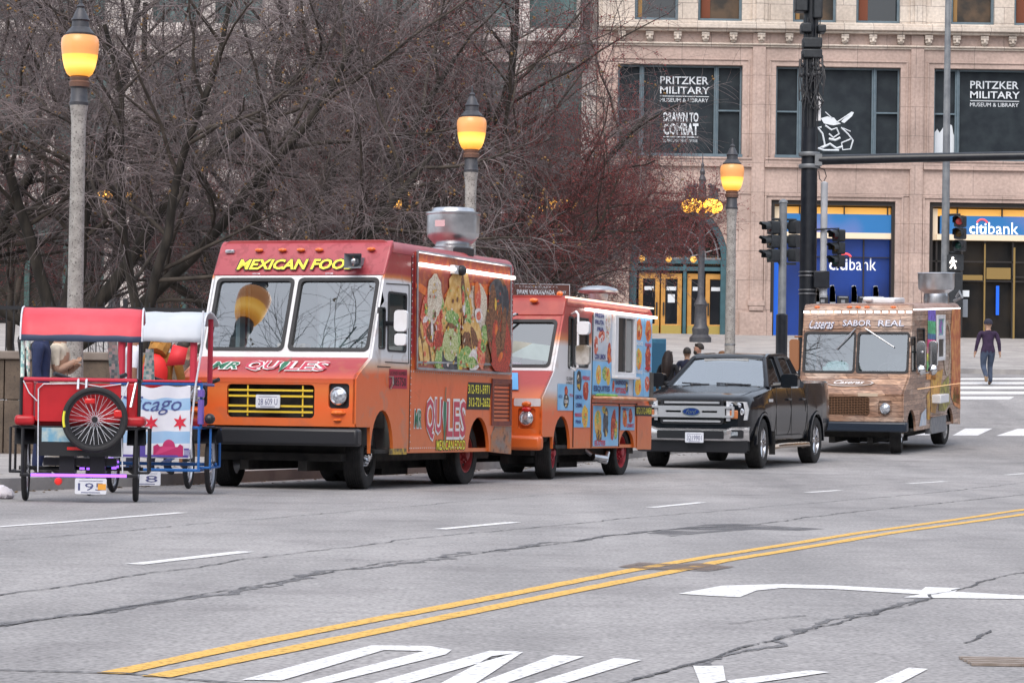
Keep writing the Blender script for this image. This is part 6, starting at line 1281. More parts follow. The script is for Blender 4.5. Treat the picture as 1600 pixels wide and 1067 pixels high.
ys = [-.93,-.89,-.85,-.78,-.7,-.6,-.5]+[-.48+.04*i for i in range(25)]+[.52,.6,.7,.8,.85,.9,1.1,1.5,2.0,2.5,2.9,2.94,2.97,3.0,3.1]+[3.16+.04*i for i in range(27)]+[4.25,4.4,4.6,4.8,4.9,4.93]
V = []; Fc = []; n = 10
for y in ys:
    s = sec(y); V += [(x, y, z) for x, z in s]+[(-x, y, z) for x, z in s[::-1][1:]]
m_ = 2*n-1
for i in range(len(ys)-1):
    for k in range(m_-1): Fc.append((i*m_+k, (i+1)*m_+k, (i+1)*m_+k+1, i*m_+k+1))
Fc.append(tuple((len(ys)-1)*m_+k for k in range(m_))[::-1]); Fc.append(tuple(range(m_)))
q = MB().add(V, Fc); q.build('body', M['carpaint'], tF, smooth=28)
# cab: pillars and roof with glazing set into them
cabP = {'ws0': (.62,1.37,.84), 'ws1': (1.32,1.86,.64), 'r0': (1.42,1.905,.62), 'r1': (2.55,1.93,.62), 'bg1': (2.84,1.87,.64), 'bg0': (3.02,1.42,.82)}
q = MB()
A0, A1, R0_, R1_, B1, B0 = [cabP[k] for k in ('ws0','ws1','r0','r1','bg1','bg0')]
def L_(p, s): return Vector((s*p[2], p[0], p[1]))
for s in (-1, 1):
    q.tube([L_(A0, s)+Vector((s*.05,-.05,-.03)), L_(A1, s), L_(R0_, s)+Vector((0,.05,-.01))], [.055,.045,.045], 8); q.tube([L_(A1, s), L_(R0_, s)+Vector((0,.1,0)), L_(R1_, s), L_(B1, s)], [.045,.05,.05,.05], 8); q.tube([L_(B1, s), L_(B0, s)], [.06,.08], 8)
    q.tube([(s*.87,1.86,1.38),(s*.665,1.90,1.90)], [.055,.05], 8)
xs = [-.66,-.5,-.25,0,.25,.5,.66]
prof = [(1.27,1.85),(1.36,1.905),(1.5,1.925),(2.0,1.94),(2.5,1.935),(2.78,1.905),(2.88,1.86)]
V = [(x*(1 if 0 < j < 5 else .99), y, z+.03*(1-(x/.66)**2)) for j, (y, z) in enumerate(prof) for x in xs]; q.add(V, [(j*7+i, j*7+i+1, (j+1)*7+i+1, (j+1)*7+i) for j in range(6) for i in range(6)])
q.build('cab', M['carpaint'], tF)
q = MB(); nx = 8
W0 = [(-.82+1.64*i/nx, .60-.10*(1-((i-4)/4)**2), 1.38+.0) for i in range(nx+1)]; W1 = [(-.63+1.26*i/nx, 1.33-.06*(1-((i-4)/4)**2), 1.87) for i in range(nx+1)]
q.add(W0+W1, [(i, i+1, nx+2+i, nx+1+i) for i in range(nx)]); q.build('windscreen', M['car_glass'], tF)
q = MB()
for s in (-1, 1):
    for P in ([(.84,.90,1.40),(.85,1.82,1.40),(.665,1.86,1.87),(.655,1.42,1.87)], [(.85,1.92,1.40),(.84,2.86,1.41),(.665,2.7,1.86),(.665,1.95,1.88)]):
        F_ = [(0,1,2,3)] if s > 0 else [(3,2,1,0)]; MB().add([(s*p[0], p[1], p[2]) for p in P], F_).build('side_window', M['tint'], tF)
MB().add([(-.8,3.0,1.42),(.8,3.0,1.42),(.64,2.86,1.86),(-.64,2.86,1.86)], [(0,1,2,3)][::1]).build('rear_window', M['tint'], tF)
q = MB(); q.box(-.85,.85,.65,2.95,.7,.75); q.box(-.8,.8,.62,.95,1.1,1.36); q.box(-.8,.8,2.75,2.9,.8,1.4); q.build('interior', M['dark'], tF)
for s in (-1, 1):
    q = MB().plate(rrect(s*.42-.24,.8,s*.42+.24,1.48,.08), (), (0,1.75,0), X, Z, .14).box(s*.42-.24,s*.42+.24,1.3,1.75,.78,.92).plate(rrect(s*.42-.13,1.5,s*.42+.13,1.72,.05), (), (0,1.78,0), X, Z, .1); q.build('seat', mat('grey_seat', (.16,.16,.17), .8), tF, bevel=.02)
MB().box(-.42,.38,1.22,1.36,1.80,1.855).build('sun_visor', mat('visor_grey', (.35,.35,.35), .8), tF)
c = Vector((.42,.98,1.36)); q = MB().tube([c+Vector((.19*math.cos(a), .08*math.sin(a), .17*math.sin(a))) for a in [2*PI*k/16 for k in range(17)]], .014, 6); q.build('steering_wheel', M['black'], tF)
for x0, x1 in ((-.62,-.12), (.0,.62)):
    q = MB().tube([(x0+.18,.47,1.405),(x1,.52,1.41)], [.016,.012], 6).tube([(x0,.55,1.43),(x1-.15,.50,1.415)], .013, 6).ball((x0+.2,.47,1.40), .03, 8); q.build('wiper', M['black'], tF)
MB().box(-.8,.8,.42,.56,1.36,1.385).build('cowl', M['black'], tF, bevel=.01)
# face
Yf = -.93
q = MB(); q.box(-.62,.62,Yf+.0,Yf+.05,.76,1.14,0); q.build('grille_back', M['dark'], tF)
gr = MB(); gr.plate(rrect(-.74,.855,.74,1.045,.03), [rrect(-.45,.935,-.18,.968,.01), rrect(.18,.935,.45,.968,.01), rrect(-.70,.89,-.58,1.01,.015), rrect(.58,.89,.70,1.01,.015)], (0,Yf-.05,0), X, Z, .07)
gr.plate(rrect(-.48,1.085,.48,1.12,.012), (), (0,Yf-.03,0), X, Z, .05); gr.plate(rrect(-.50,.775,.50,.808,.012), (), (0,Yf-.03,0), X, Z, .05); gr.build('grille', mat('satin_silver', (.56,.57,.60), .3, .55), tF, bevel=.008)
q = MB().plate(rrect(-.55,.74,.55,1.155,.05), [rrect(-.50,.765,.50,1.13,.03)], (0,Yf-.015,0), X, Z, .04); q.build('grille_surround', M['black'], tF)
q = MB()
for z in (1.062, .832): q.box(-.49,.49,Yf-.008,Yf,z-.012,z+.012)
q.build('grille_slat', M['black'], tF)
bd = MB().plate([(.155*math.cos(2*PI*k/28), .95+.068*math.sin(2*PI*k/28)) for k in range(28)], (), (0,Yf-.062,0), X, Z, .012).build('oval_badge', M['chrome'], tF)
MB().plate([(.14*math.cos(2*PI*k/28), .95+.056*math.sin(2*PI*k/28)) for k in range(28)], (), (0,Yf-.066,0), X, Z, .004).build('badge_blue', mat('badge_blue', (.01,.03,.16), .2, coat=.5), bd)
MB().text('Ford', (0,Yf-.068,.95), h=.07, w=.19, shear=.5, bold=.01).build('badge_script', M['chrome'], bd)
for s in (-1, 1):
    P = [(.60,.80),(.93,.82),(.95,1.0),(.92,1.12),(.60,1.13)]
    P = [(s*a, b) for a, b in P]; P = P if s > 0 else P[::-1]
    def wrap(p, d): return (p[0], Yf-.02+d+max(0, abs(p[0])-.66)**1.3*.55, p[1])
    bz = MB(); tri = bz.plate(P, (), (0,0,0), X, Z, .05); bz.v = [(x, (Yf-.02+max(0, abs(x)-.66)**1.3*.55)+(.0 if y > -.01 else .0)+y, z) for x, y, z in bz.v]
    ho = bz.build('headlight', mat('headlight_body', (.50,.52,.55), .2, .25, c2=(.68,.70,.74), scale=9), tF)
    am = MB().box(s*.73-.07,s*.73+.07,Yf-.03,Yf+.0,.84,.98); am.build('amber_reflector', mat('soft_amber', (.45,.16,.06), .3), ho, bevel=.02)
    for (x, z, r) in ((.84,.96,.055), (.80,1.06,.045), (.68,1.06,.035)): MB().lathe([(r,0),(r,-.02),(r*.7,-.035),(.001,-.04)], 16, (s*x, Yf-.0+max(0, x-.66)**1.3*.55, z), 'y').build('projector', M['lens'], ho)
# bumper
def bumper_y(x): return -1.0+.16*max(0, abs(x)-.55)**1.5*1.6
q = MB(); xs = [-1.0+.1*i for i in range(21)]; V = []
pf = [(0.03,.46),(0,.475),(-.02,.52),(-.03,.60),(-.02,.675),(.02,.70),(.10,.705)]
def bz_(x): return 0
for x in xs:
    zs_ = .06*max(0, (.55-abs(x))/.55) if abs(x) < .55 else 0
    for a, b in pf: V.append((x, bumper_y(x)+a, b-(.035 if (abs(x) < .62 and b > .65) else 0)+(.0)))
k7 = len(pf); q.add(V, [(i*k7+j, (i+1)*k7+j, (i+1)*k7+j+1, i*k7+j+1) for i in range(20) for j in range(k7-1)]); bo = q.build('bumper', mat('bumper_chrome', (.66,.65,.66), .18, .8, c2=(.56,.55,.56), scale=5), tF)
MB().plate(rrect(-.58,.50,.58,.635,.02), (), (0,-1.035,0), X, Z, .03).build('bumper_insert', M['black'], bo)
for s in (-1, 1):
    f_ = MB().plate(rrect(s*.78-.13,.515,s*.78+.13,.655,.03), (), (0,-1.02+.012,0), X, Z, .06).build('fog_recess', M['black'], bo); MB().plate(rrect(s*.76-.06,.555,s*.76+.06,.625,.015), (), (0,-1.018,0), X, Z, .02).build('fog_lamp', M['lens'], f_)
number_plate(tF, .08, -1.06, .52, '3219901', .32, .17)
q = MB(); q.add([(-.95,-.93,.28),(.95,-.93,.28),(.97,-.95,.47),(-.97,-.95,.47),(-.95,-.7,.26),(.95,-.7,.26)], [(0,1,2,3),(4,5,1,0)]); q.box(-.9,.9,-.9,-.55,.3,.5); q.build('air_dam', M['black'], tF)
q = MB(); q.box(-.80,.80,-.7,4.7,.36,.52); q.box(-.78,.78,-.5,.5,.45,.95); q.box(-.78,.78,3.2,4.2,.45,.98); q.tube([(-.85,0,.42),(.85,0,.42)], .06, 8); q.tube([(-.85,3.68,.42),(.85,3.68,.42)], .08, 8); q.build('chassis', M['dark'], tF)
for s in (-1, 1):
    q = MB().tube([(s*.92,.62,.33),(s*1.05,.70,.36),(s*1.07,.9,.37),(s*1.07,2.65,.37),(s*1.05,2.85,.36),(s*.92,2.95,.33)], .045, 10); q.build('side_step', mat('bronze_chrome_step', (.55,.45,.36), .22, 1.), tF)
    for yc in (0., 3.68):
        q = MB()
        P = arc(yc, .42, .52, -2, 182, 22); P2 = arc(yc, .42, .475, -2, 182, 22)
        q.plate([(a*1., b) for a, b in P]+P2[::-1], (), (1.015,0,0), Yv, Z, .05) if s > 0 else q.plate([(-a, b) for a, b in P][::-1]+[(-a, b) for a, b in P2[::-1]][::-1], (), (-1.015,0,0), -Yv, Z, .05)
        q.build('arch_trim', M['carpaint'], tF, bevel=.01)
    q = MB().box(s*1.0-.05 if s > 0 else -1.0-.05,s*1.0+.05,.52,.56,.22,.62); q.build('mud_flap', M['rubber'], tF)
    q = MB(); q.tube([(s*.90,.95,1.40),(s*1.08,.98,1.42)], [.05,.04], 8); mo_ = q.build('wing_mirror', M['black'], tF)
    mm = MB().plate(rrect(s*1.20-.15,1.36,s*1.20+.15,1.60,.06), (), (0,.88,0), X, Z, .17); mm.build('mirror_shell', M['carpaint'], mo_, bevel=.05, seg=3)
    if s > 0: MB().box(1.24,1.36,.865,.89,1.36,1.385).build('mirror_signal', M['lens'], mo_)
    for yy in (1.72, 2.72):
        MB().box(s*.985-.02,s*.985+.03,yy-.10,yy+.10,1.145,1.18).build('door_handle', M['carpaint'], tF, bevel=.012)
    q = MB()
    for P in ([(.86,.55),(.84,1.37)], [(1.88,.52),(1.88,1.38)], [(2.88,.95),(2.92,1.38)], [(3.02,.5),(3.02,1.45)], [(.84,.54),(2.75,.54)]): q.tube([(s*.988, a, b) for a, b in P], .006, 4)
    q.build('door_seam', M['dark'], tF)
    q = MB().tube([(s*.86,.85,1.395),(s*.875,1.8,1.40),(s*.86,2.9,1.41)], .014, 6); q.build('window_trim', M['chrome'], tF)
lamps(tF, (), 0, 0, M['amber'])
q = MB().box(.965,.99,.34,.62,1.12,1.17); q.build('fender_badge', M['chrome'], tF)
al = mat('machined_alloy', (.6,.6,.62), .25, 1.)
for y in (0., 3.68):
    wheel(tF, (.865,y,.42), .42, .27, .265, al, 'alloy', steer=math.radians(4) if y == 0 else 0); wheel(tF, (-.865,y,.42), .42, .27, .265, al, 'alloy', side=-1, steer=math.radians(4) if y == 0 else 0)
# ================================================================== PEDAL CARTS
M['red_vinyl'] = mat('red_vinyl', (.50,.012,.02), .42, c2=(.40,.008,.015), scale=3, bump=.15, bscale=5)
M['canopy_red'] = mat('faded_red_canopy', (.62,.05,.075), .55, c2=(.66,.075,.10), scale=2.0, bump=.5, bscale=7)
M['canopy_white'] = mat('white_canopy', (.54,.57,.62), .55, c2=(.48,.52,.58), scale=3)
M['navy'] = mat('navy_band', (.05,.07,.13), .6)
M['pad_red'] = mat('red_foam_pad', (.52,.03,.06), .7)
M['blue_frame'] = mat('blue_frame', (.02,.13,.42), .4); M['black_frame'] = mat('black_frame', (.012,.013,.017), .5)
def holo():
    m, nt, b = _nodes('mirror_tape'); N = nt.nodes; L = nt.links
    tc = N.new('ShaderNodeTexCoord'); v = N.new('ShaderNodeTexVoronoi'); v.inputs['Scale'].default_value = 32; v.distance = 'CHEBYCHEV'; v.inputs['Randomness'].default_value = .35; L.new(tc.outputs['Object'], v.inputs['Vector'])
    r = N.new('ShaderNodeValToRGB'); cr = r.color_ramp
    cr.elements[0].color = (.2,.5,.5,1)
    for p, c in ((.2, (.25,.45,.45)), (.4, (.75,.9,.85)), (.6, (.45,.75,.7)), (.8, (.95,.97,.85))): e = cr.elements.new(p); e.color = rgba(c)
    sp = N.new('ShaderNodeSeparateColor'); L.new(v.outputs['Color'], sp.inputs[0]); L.new(sp.outputs[0], r.inputs[0]); L.new(r.outputs[0], b.inputs['Base Color'])
    b.inputs['Metallic'].default_value = .1; b.inputs['Roughness'].default_value = .3; return m
M['holo'] = holo(); M['purple_led'] = mat('purple_led', (.3,.1,.6), .5, emit=(.36,.13,1), es=.75); M['tyre_grey'] = mat('bike_rubber', (.02,.02,.023), .75)
def bike_wheel(name, parent, loc, R, rz=0., spokes=36, tw=.028, rim_m=None):
    """bicycle wheel turning about its local x axis"""
    o = MB(); P = [(R-tw*2*.5+math.cos(a)*tw, math.sin(a)*tw*1.05) for a in [2*PI*k/10 for k in range(11)]]; o.lathe(P, 44, ax='x', cap=False); ob = o.build(name, M['tyre_grey'], parent, loc=loc, rot=(0, 0, rz))
    r = MB(); rr = R-tw*2; r.lathe([(rr+.012,-.014),(rr-.012,-.012),(rr-.016,0),(rr-.012,.012),(rr+.012,.014)], 40, ax='x', cap=False); r.build('rim', rim_m or M['steel'], ob)
    s = MB()
    for k in range(spokes):
        a = 2*PI*k/spokes; b = a+(.55 if k % 2 else -.55); x = .03*(1 if k % 4 < 2 else -1)
        s.tube([(x, .03*math.cos(b), .03*math.sin(b)), (0, rr*math.cos(a), rr*math.sin(a))], .0022, 3, cap=False)
    s.build('spokes', M['plate'], ob); MB().lathe([(.03,-.045),(.018,-.03),(.018,.03),(.03,.045)], 14, ax='x').build('hub', M['black'], ob)
    return ob
def pedicab(label, X0, Y0, yaw, hw, frame_m, canopy_m, band, front_wheel=True, up=0.):
    t = thing('pedicab', label, 'pedal cart', (X0, Y0, g(Y0)), RZ(yaw), group='pedal carts at the kerb')
    f = MB()
    for s in (-1, 1):
        f.tube([(s*hw,.02,.74),(s*hw,.02,1.22),(s*hw,.95,1.22)], .018, 6); f.tube([(s*hw*.96,.02,.27),(s*hw*.96,.02,.74)], .016, 6); f.tube([(s*hw*.96,.02,.27),(s*hw*.96,1.1,.27)], .016, 6)
        f.tube([(s*hw*1.0,.02,.74),(s*hw,1.1,.74)], .016, 6); f.tube([(s*(hw+.10),.08,.30),(s*(hw+.10),.85,.30),(s*(hw+.10),.85,.74)], .014, 6); f.tube([(s*(hw+.10),.08,.30),(s*(hw+.10),.08,.74),(s*hw,.08,.74)], .014, 6); f.tube([(s*hw*.96,.08,.30),(s*(hw+.10),.08,.30)], .014, 6)
    for z in (.27, .74, 1.22): f.tube([(-hw,.02,z),(hw,.02,z)], .018, 6)
    f.tube([(-.62,.5,.33),(.62,.5,.33)], .02, 8); f.tube([(0,.5,.33),(0,1.5,.4),(0,2.2,.62),(0,2.5,1.0)], .025, 8); f.tube([(0,1.5,.4),(0,1.62,.9)], .02, 8)
    f.tube([(0,2.5,1.0),(0,2.45,1.20)], .018, 6)
    f.build('frame', frame_m, t)
    h = MB().tube([(-.34,2.3,1.28),(-.22,2.42,1.24),(0,2.46,1.22),(.22,2.42,1.24),(.34,2.3,1.28)], .014, 8); hb = h.build('handlebar', M['steel'], t)
    for s in (-1, 1): MB().tube([(s*.2,2.44,1.24),(s*.38,2.26,1.30)], .025, 8).build('grip', M['black'], hb)
    for s in (-1, 1): bike_wheel('wheel', t, (s*.55,.5,.34), .34)
    if front_wheel: bike_wheel('wheel', t, (0,2.55,.34), .34)
    for s in (-1, 1):
        q = MB(); P = [(.5+.40*math.cos(math.radians(a)), .34+.40*math.sin(math.radians(a))) for a in range(35, 150, 10)]
        V = [(s*.55-.09, a, b) for a, b in P]+[(s*.55+.09, a, b) for a, b in P]; n = len(P); q.add(V, [(i, i+1, n+i+1, n+i) for i in range(n-1)]); q.box(s*.55-.11,s*.55+.11,.05,.6,.735,.755); q.build('mudguard', M['black_frame'], t)
    # curved canopy on four posts
    c = MB(); P = [(-.02,1.60),(-.01,1.66),(.03,1.76),(.12,1.86),(.28,1.925),(.5,1.945),(.75,1.93),(1.0,1.885),(1.2,1.82)]; P = [(a, b+up) for a, b in P]; n = len(P); nx = 10
    V = []
    rnd = random.Random(int(abs(X0)*10))
    for (a, b) in P:
        for i in range(nx+1): V.append((-hw*1.03+2.06*hw*i/nx, a+rnd.uniform(-.004,.004), b-.004*math.sin(PI*((i*2.5/nx) % 1))+rnd.uniform(-.005,.005)))
    Fc = [(j*(nx+1)+i, j*(nx+1)+i+1, (j+1)*(nx+1)+i+1, (j+1)*(nx+1)+i) for j in range(n-1) for i in range(nx)]
    c.add(V, Fc, [1 if (band and j < 1) else 0 for j in range(n-1) for i in range(nx)]); co = c.build('canopy', [canopy_m, M['navy']], t, smooth=60)
    so_ = co.modifiers.new('s', 'SOLIDIFY'); so_.thickness = .012
    for s in (-1, 1): MB().tube([(s*hw*1.03, a, b+.004) for a, b in P], .009, 6).build('piping', M['plate'], co)
    return t
pA = pedicab('red pedal cart with faded red canopy and a spare bicycle wheel on its back', -4.27, 28.55, -6., .58, M['black_frame'], M['canopy_red'], True)
q = MB().plate(rrect(-.44,.80,.40,1.18,.03), (), (0,-.005,0), X, Z, .05).box(-.44,.40,.04,.10,.80,.87).build('seat_back', M['red_vinyl'], pA, bevel=.025, seg=3)
for s in (-1, 1): MB().box(s*.51-.055,s*.51+.055,.0,.8,.78,1.20).build('side_panel', M['red_vinyl'], pA, bevel=.025); MB().box(s*.54-.1,s*.54+.1,-.03,.75,.76,.86).build('armrest_cushion', M['red_vinyl'], pA, bevel=.035, seg=3)
MB().box(-.45,.45,.12,.75,.72,.82).build('seat', M['red_vinyl'], pA, bevel=.03)
MB().box(-.56,.56,-.01,.04,1.195,1.235).build('rail_padding', M['pad_red'], pA, bevel=.015)
q = MB().plate([(-.42,.46),(.43,.46),(.43,.75),(-.42,.75)], (), (0,.0,0), X, Z, .02); lo_ = q.build('lower_panel', M['black_frame'], pA); MB().plate([(-.37,.60),(-.08,.60),(-.08,.74),(-.37,.74)], (), (0,-.006,0), X, Z, .005).build('picture_sticker', mat('landscape_sticker', (.15,.35,.5), .5, c2=(.5,.55,.5), scale=9), lo_)
MB().box(-.12,.05,-.01,-.004,.52,.55).box(.05,.14,-.01,-.004,.52,.55,1).build('reflector_tape', [M['red_lens'], M['plate']], lo_)
MB().box(-.47,.47,-.02,.01,.255,.285).build('light_strip', M['purple_led'], pA)
q = MB(); rnd = random.Random(2)
for i in range(14): q.box(*(lambda x, y, z: (x-.02, x+.03, y, y+.02, z-.012, z+.012))(rnd.uniform(-.25,.35), rnd.uniform(.1,.5), rnd.uniform(.33,.46)))
q.build('underglow_lamp', M['purple_led'], pA)
q = MB().box(-.36,.36,.15,.6,.36,.44).box(-.2,-.05,.1,.7,.28,.48).box(.1,.25,.1,.7,.28,.48); q.build('battery_box', M['black'], pA)
number_plate(pA, .12, -.04, .165, '195', .31, .155); MB().box(.19,.27,-.044,-.042,.13,.19).build('plate_sticker', mat('orange_sticker', (.75,.35,.05), .5), pA)
MB().lathe([(.04,0),(.03,-.03),(.001,-.035)], 14, (-.2,.0,.21), 'y').build('tail_lamp', mat('lit_tail_lamp', (.6,.02,.02), .3, emit=(1,.05,.03), es=.12), pA)
sw = bike_wheel('spare_wheel', pA, (.15,-.10,.825), .325, rz=math.radians(90), spokes=36, tw=.03, rim_m=M['black'])
T = MB()
for i, ch in enumerate('MAXXIS'[:0]): pass
P = [( .305*math.cos(math.radians(a)), .305*math.sin(math.radians(a))) for a in range(-15, 16, 5)]
T.tube([(-.031*(1), a, b) for a, b in P], .012, 5); T.build('yellow_tyre_mark', M['yellow_ink'], sw)
MB().box(-.11,.0,-.02,.01,.15,.21).box(.18,.27,-.02,.01,.02,.10).build('reflector', M['red_lens'], pA, loc=(.155,-.10,.825), bevel=.02)
for x in (-.02,.06): MB().tube([(x,.0,1.22),(x+.0,-.06,1.20),(x,-.1,1.12)], .012, 6).build('wheel_strap', M['plate'], pA)
q = MB().tube([(-.56,.0,1.2),(-.5,-.02,1.08),(-.42,-.02,1.0)], .006, 5).tube([(-.40,-.02,.3),(-.41,-.02,1.12),(-.36,-.02,1.17),(.0,-.02,1.18),(.2,-.03,1.15),(.4,-.02,1.18)], .006, 5).tube([(.47,-.02,1.2),(.40,-.05,1.0),(.43,-.03,.3)], .007, 5); q.build('cable', M['plate'], pA)
for s, nm in ((-1, 'post'), (1, 'post')):
    for y in (.06, .95): MB().tube([(s*.575,y,1.2),(s*.575,y,1.64 if y < .5 else 1.9)], .02 if s < 0 else .011, 8).build('post', M['holo'] if s < 0 else M['black'], pA)
MB().add([(.26,.9,1.22),(.36,.9,1.22),(.32,.9,1.66),(.22,.9,1.66)], [(0,1,2,3)]).build('mirror_tape_strip', M['holo'], pA)
q = MB().tube([(-.60,.10,1.62),(-.62,.35,1.6),(-.60,.8,1.25),(-.58,.9,1.2)], .03, 8); q.build('side_curtain', M['black'], pA)
MB().tube([(.55,.02,1.22),(.5,-.08,.95)], .014, 6).build('wheel_stay', M['steel'], pA)
pB = pedicab('blue framed pedal cart with white canopy and a city flag banner', -3.92, 31.8, 2., .50, M['blue_frame'], M['canopy_white'], False, up=.085)
MB().box(-.47,.47,.1,.75,.72,.84).build('seat', M['red_vinyl'], pB, bevel=.03); MB().box(-.5,.5,.0,.04,1.235,1.262).build('rail_padding', M['pad_red'], pB, bevel=.01)
for s, y, m in ((-1,.06,'pad_red'),(1,.06,'pad_red'),(-1,.95,'pad_red'),(1,.95,'pad_red')): MB().tube([(s*.40+(-.0 if y < .5 else .06*s),y,1.22),(s*.40+(.0 if y < .5 else .06*s),y,1.72 if y < .5 else 1.98)], .04 if y < .5 else .03, 10).build('post', M[m], pB)
MB().add([(-.30,.9,1.22),(-.16,.9,1.22),(-.18,.9,1.62),(-.27,.9,1.62)], [(0,1,2,3)]).build('mirror_tape_strip', M['holo'], pB)
MB().tube([(.51,-.02,2.03),(.50,-.03,1.6),(.44,-.03,1.2),(.40,-.03,.74),(.40,-.03,.5)], .012, 6).build('white_pole', M['plate'], pB)
MB().tube([(.50,.0,.78),(.50,.0,1.05)], .035, 10).tube([(.50,.0,1.08),(.50,.0,1.16)], .04, 10).build('purple_bottle', mat('violet_plastic', (.16,.1,.4), .4), pB)
MB().ball((.60,.0,.84), .06, 10).build('side_lamp', M['black'], pB)
number_plate(pB, -.08, -.03, .175, '18', .30, .155)
# the banner: a hanging cloth with gentle folds and its printed picture
def cloth(u, v): return (-.51+.90*u, -.035-.014*math.sin(u*14+v*2)-.012*math.sin(u*5.5+1)-.02*(1-v)*.3, 1.20-.80*v-.03*math.sin(PI*u)*(1-v)*math.sin(u*9)**2)
ban = MB(); NU, NV = 40, 24
bm_ = []
for j in range(NV+1):
    for i in range(NU+1): ban.v.append(cloth(i/NU, j/NV))
for j in range(NV):
    v_ = (j+.5)/NV
    for i in range(NU): k = j*(NU+1)+i; ban.f.append((k+NU+1, k+NU+2, k+1, k)); ban.m.append(1 if (.17 < v_ < .34 or .64 < v_ < .80) else 0)
bo = ban.build('banner', [mat('banner_white', (.62,.63,.72), .85, c2=(.70,.71,.78), scale=4), mat('banner_sky_blue', (.27,.45,.68), .85, c2=(.33,.5,.72), scale=5)], pB, smooth=60)
pr = MB()
def onc(P, m):
    q = MB().poly([(a, -b) for a, b in P]); 
    pr.add([(lambda c: (c[0], c[1]-.006, c[2]))(cloth(p[0], -p[2])) for p in q.v], q.f, m)
def star(cu, cv, r): onc([(cu+r*(1 if k % 2 == 0 else .42)*math.sin(PI*k/6)/.9, cv-r*(1 if k % 2 == 0 else .42)*math.cos(PI*k/6)/.72) for k in range(12)], 0)
star(.52,.50,.085); star(.875,.50,.085)
V_, F_ = text_geo('Chicago', .35, .0); lo, hi = V_.min(0), V_.max(0)
pr.add([(lambda c: (c[0], c[1]-.006, c[2]))(cloth(.03+.86*(p[0]-lo[0])/(hi[0]-lo[0]), .40-.27*(p[1]-lo[1])/(hi[1]-lo[1]))) for p in V_], F_, 1)
for (u, w_, h_) in ((.33,.03,.18),(.42,.07,.30),(.40,.10,.2)): onc([(u-w_/2,.97),(u-w_/2,.97-h_*.8),(u,.97-h_),(u+w_/2,.97-h_*.8),(u+w_/2,.97)], 2)
onc([(.55,.97),(.55,.83),(.60,.80),(.63,.84),(.66,.83)]+[(.74+.08*math.cos(a), .84-.10*math.sin(a)) for a in [PI-PI*k/8 for k in range(9)]]+[(.85,.84),(.88,.80),(.92,.83),(.92,.97)], 3)
for k in range(6): onc([(.955+.0*k-.02+.012*k,.97),(.955-.02+.012*k,.88),(.960-.02+.012*k,.88),(.960-.02+.012*k,.97)], 2)
onc([(.93,.88),(.93,.86),(.99,.86),(.99,.88)], 2); onc([(.02,.985),(.02,.955),(.98,.955),(.98,.985)], 2)
pr.build('banner_print', [mat('star_red', (.6,.02,.05), .7), mat('script_navy', (.06,.08,.25), .7), mat('skyline_purple', (.09,.06,.32), .7), mat('dome_red', (.42,.02,.12), .7)], bo, smooth=0)
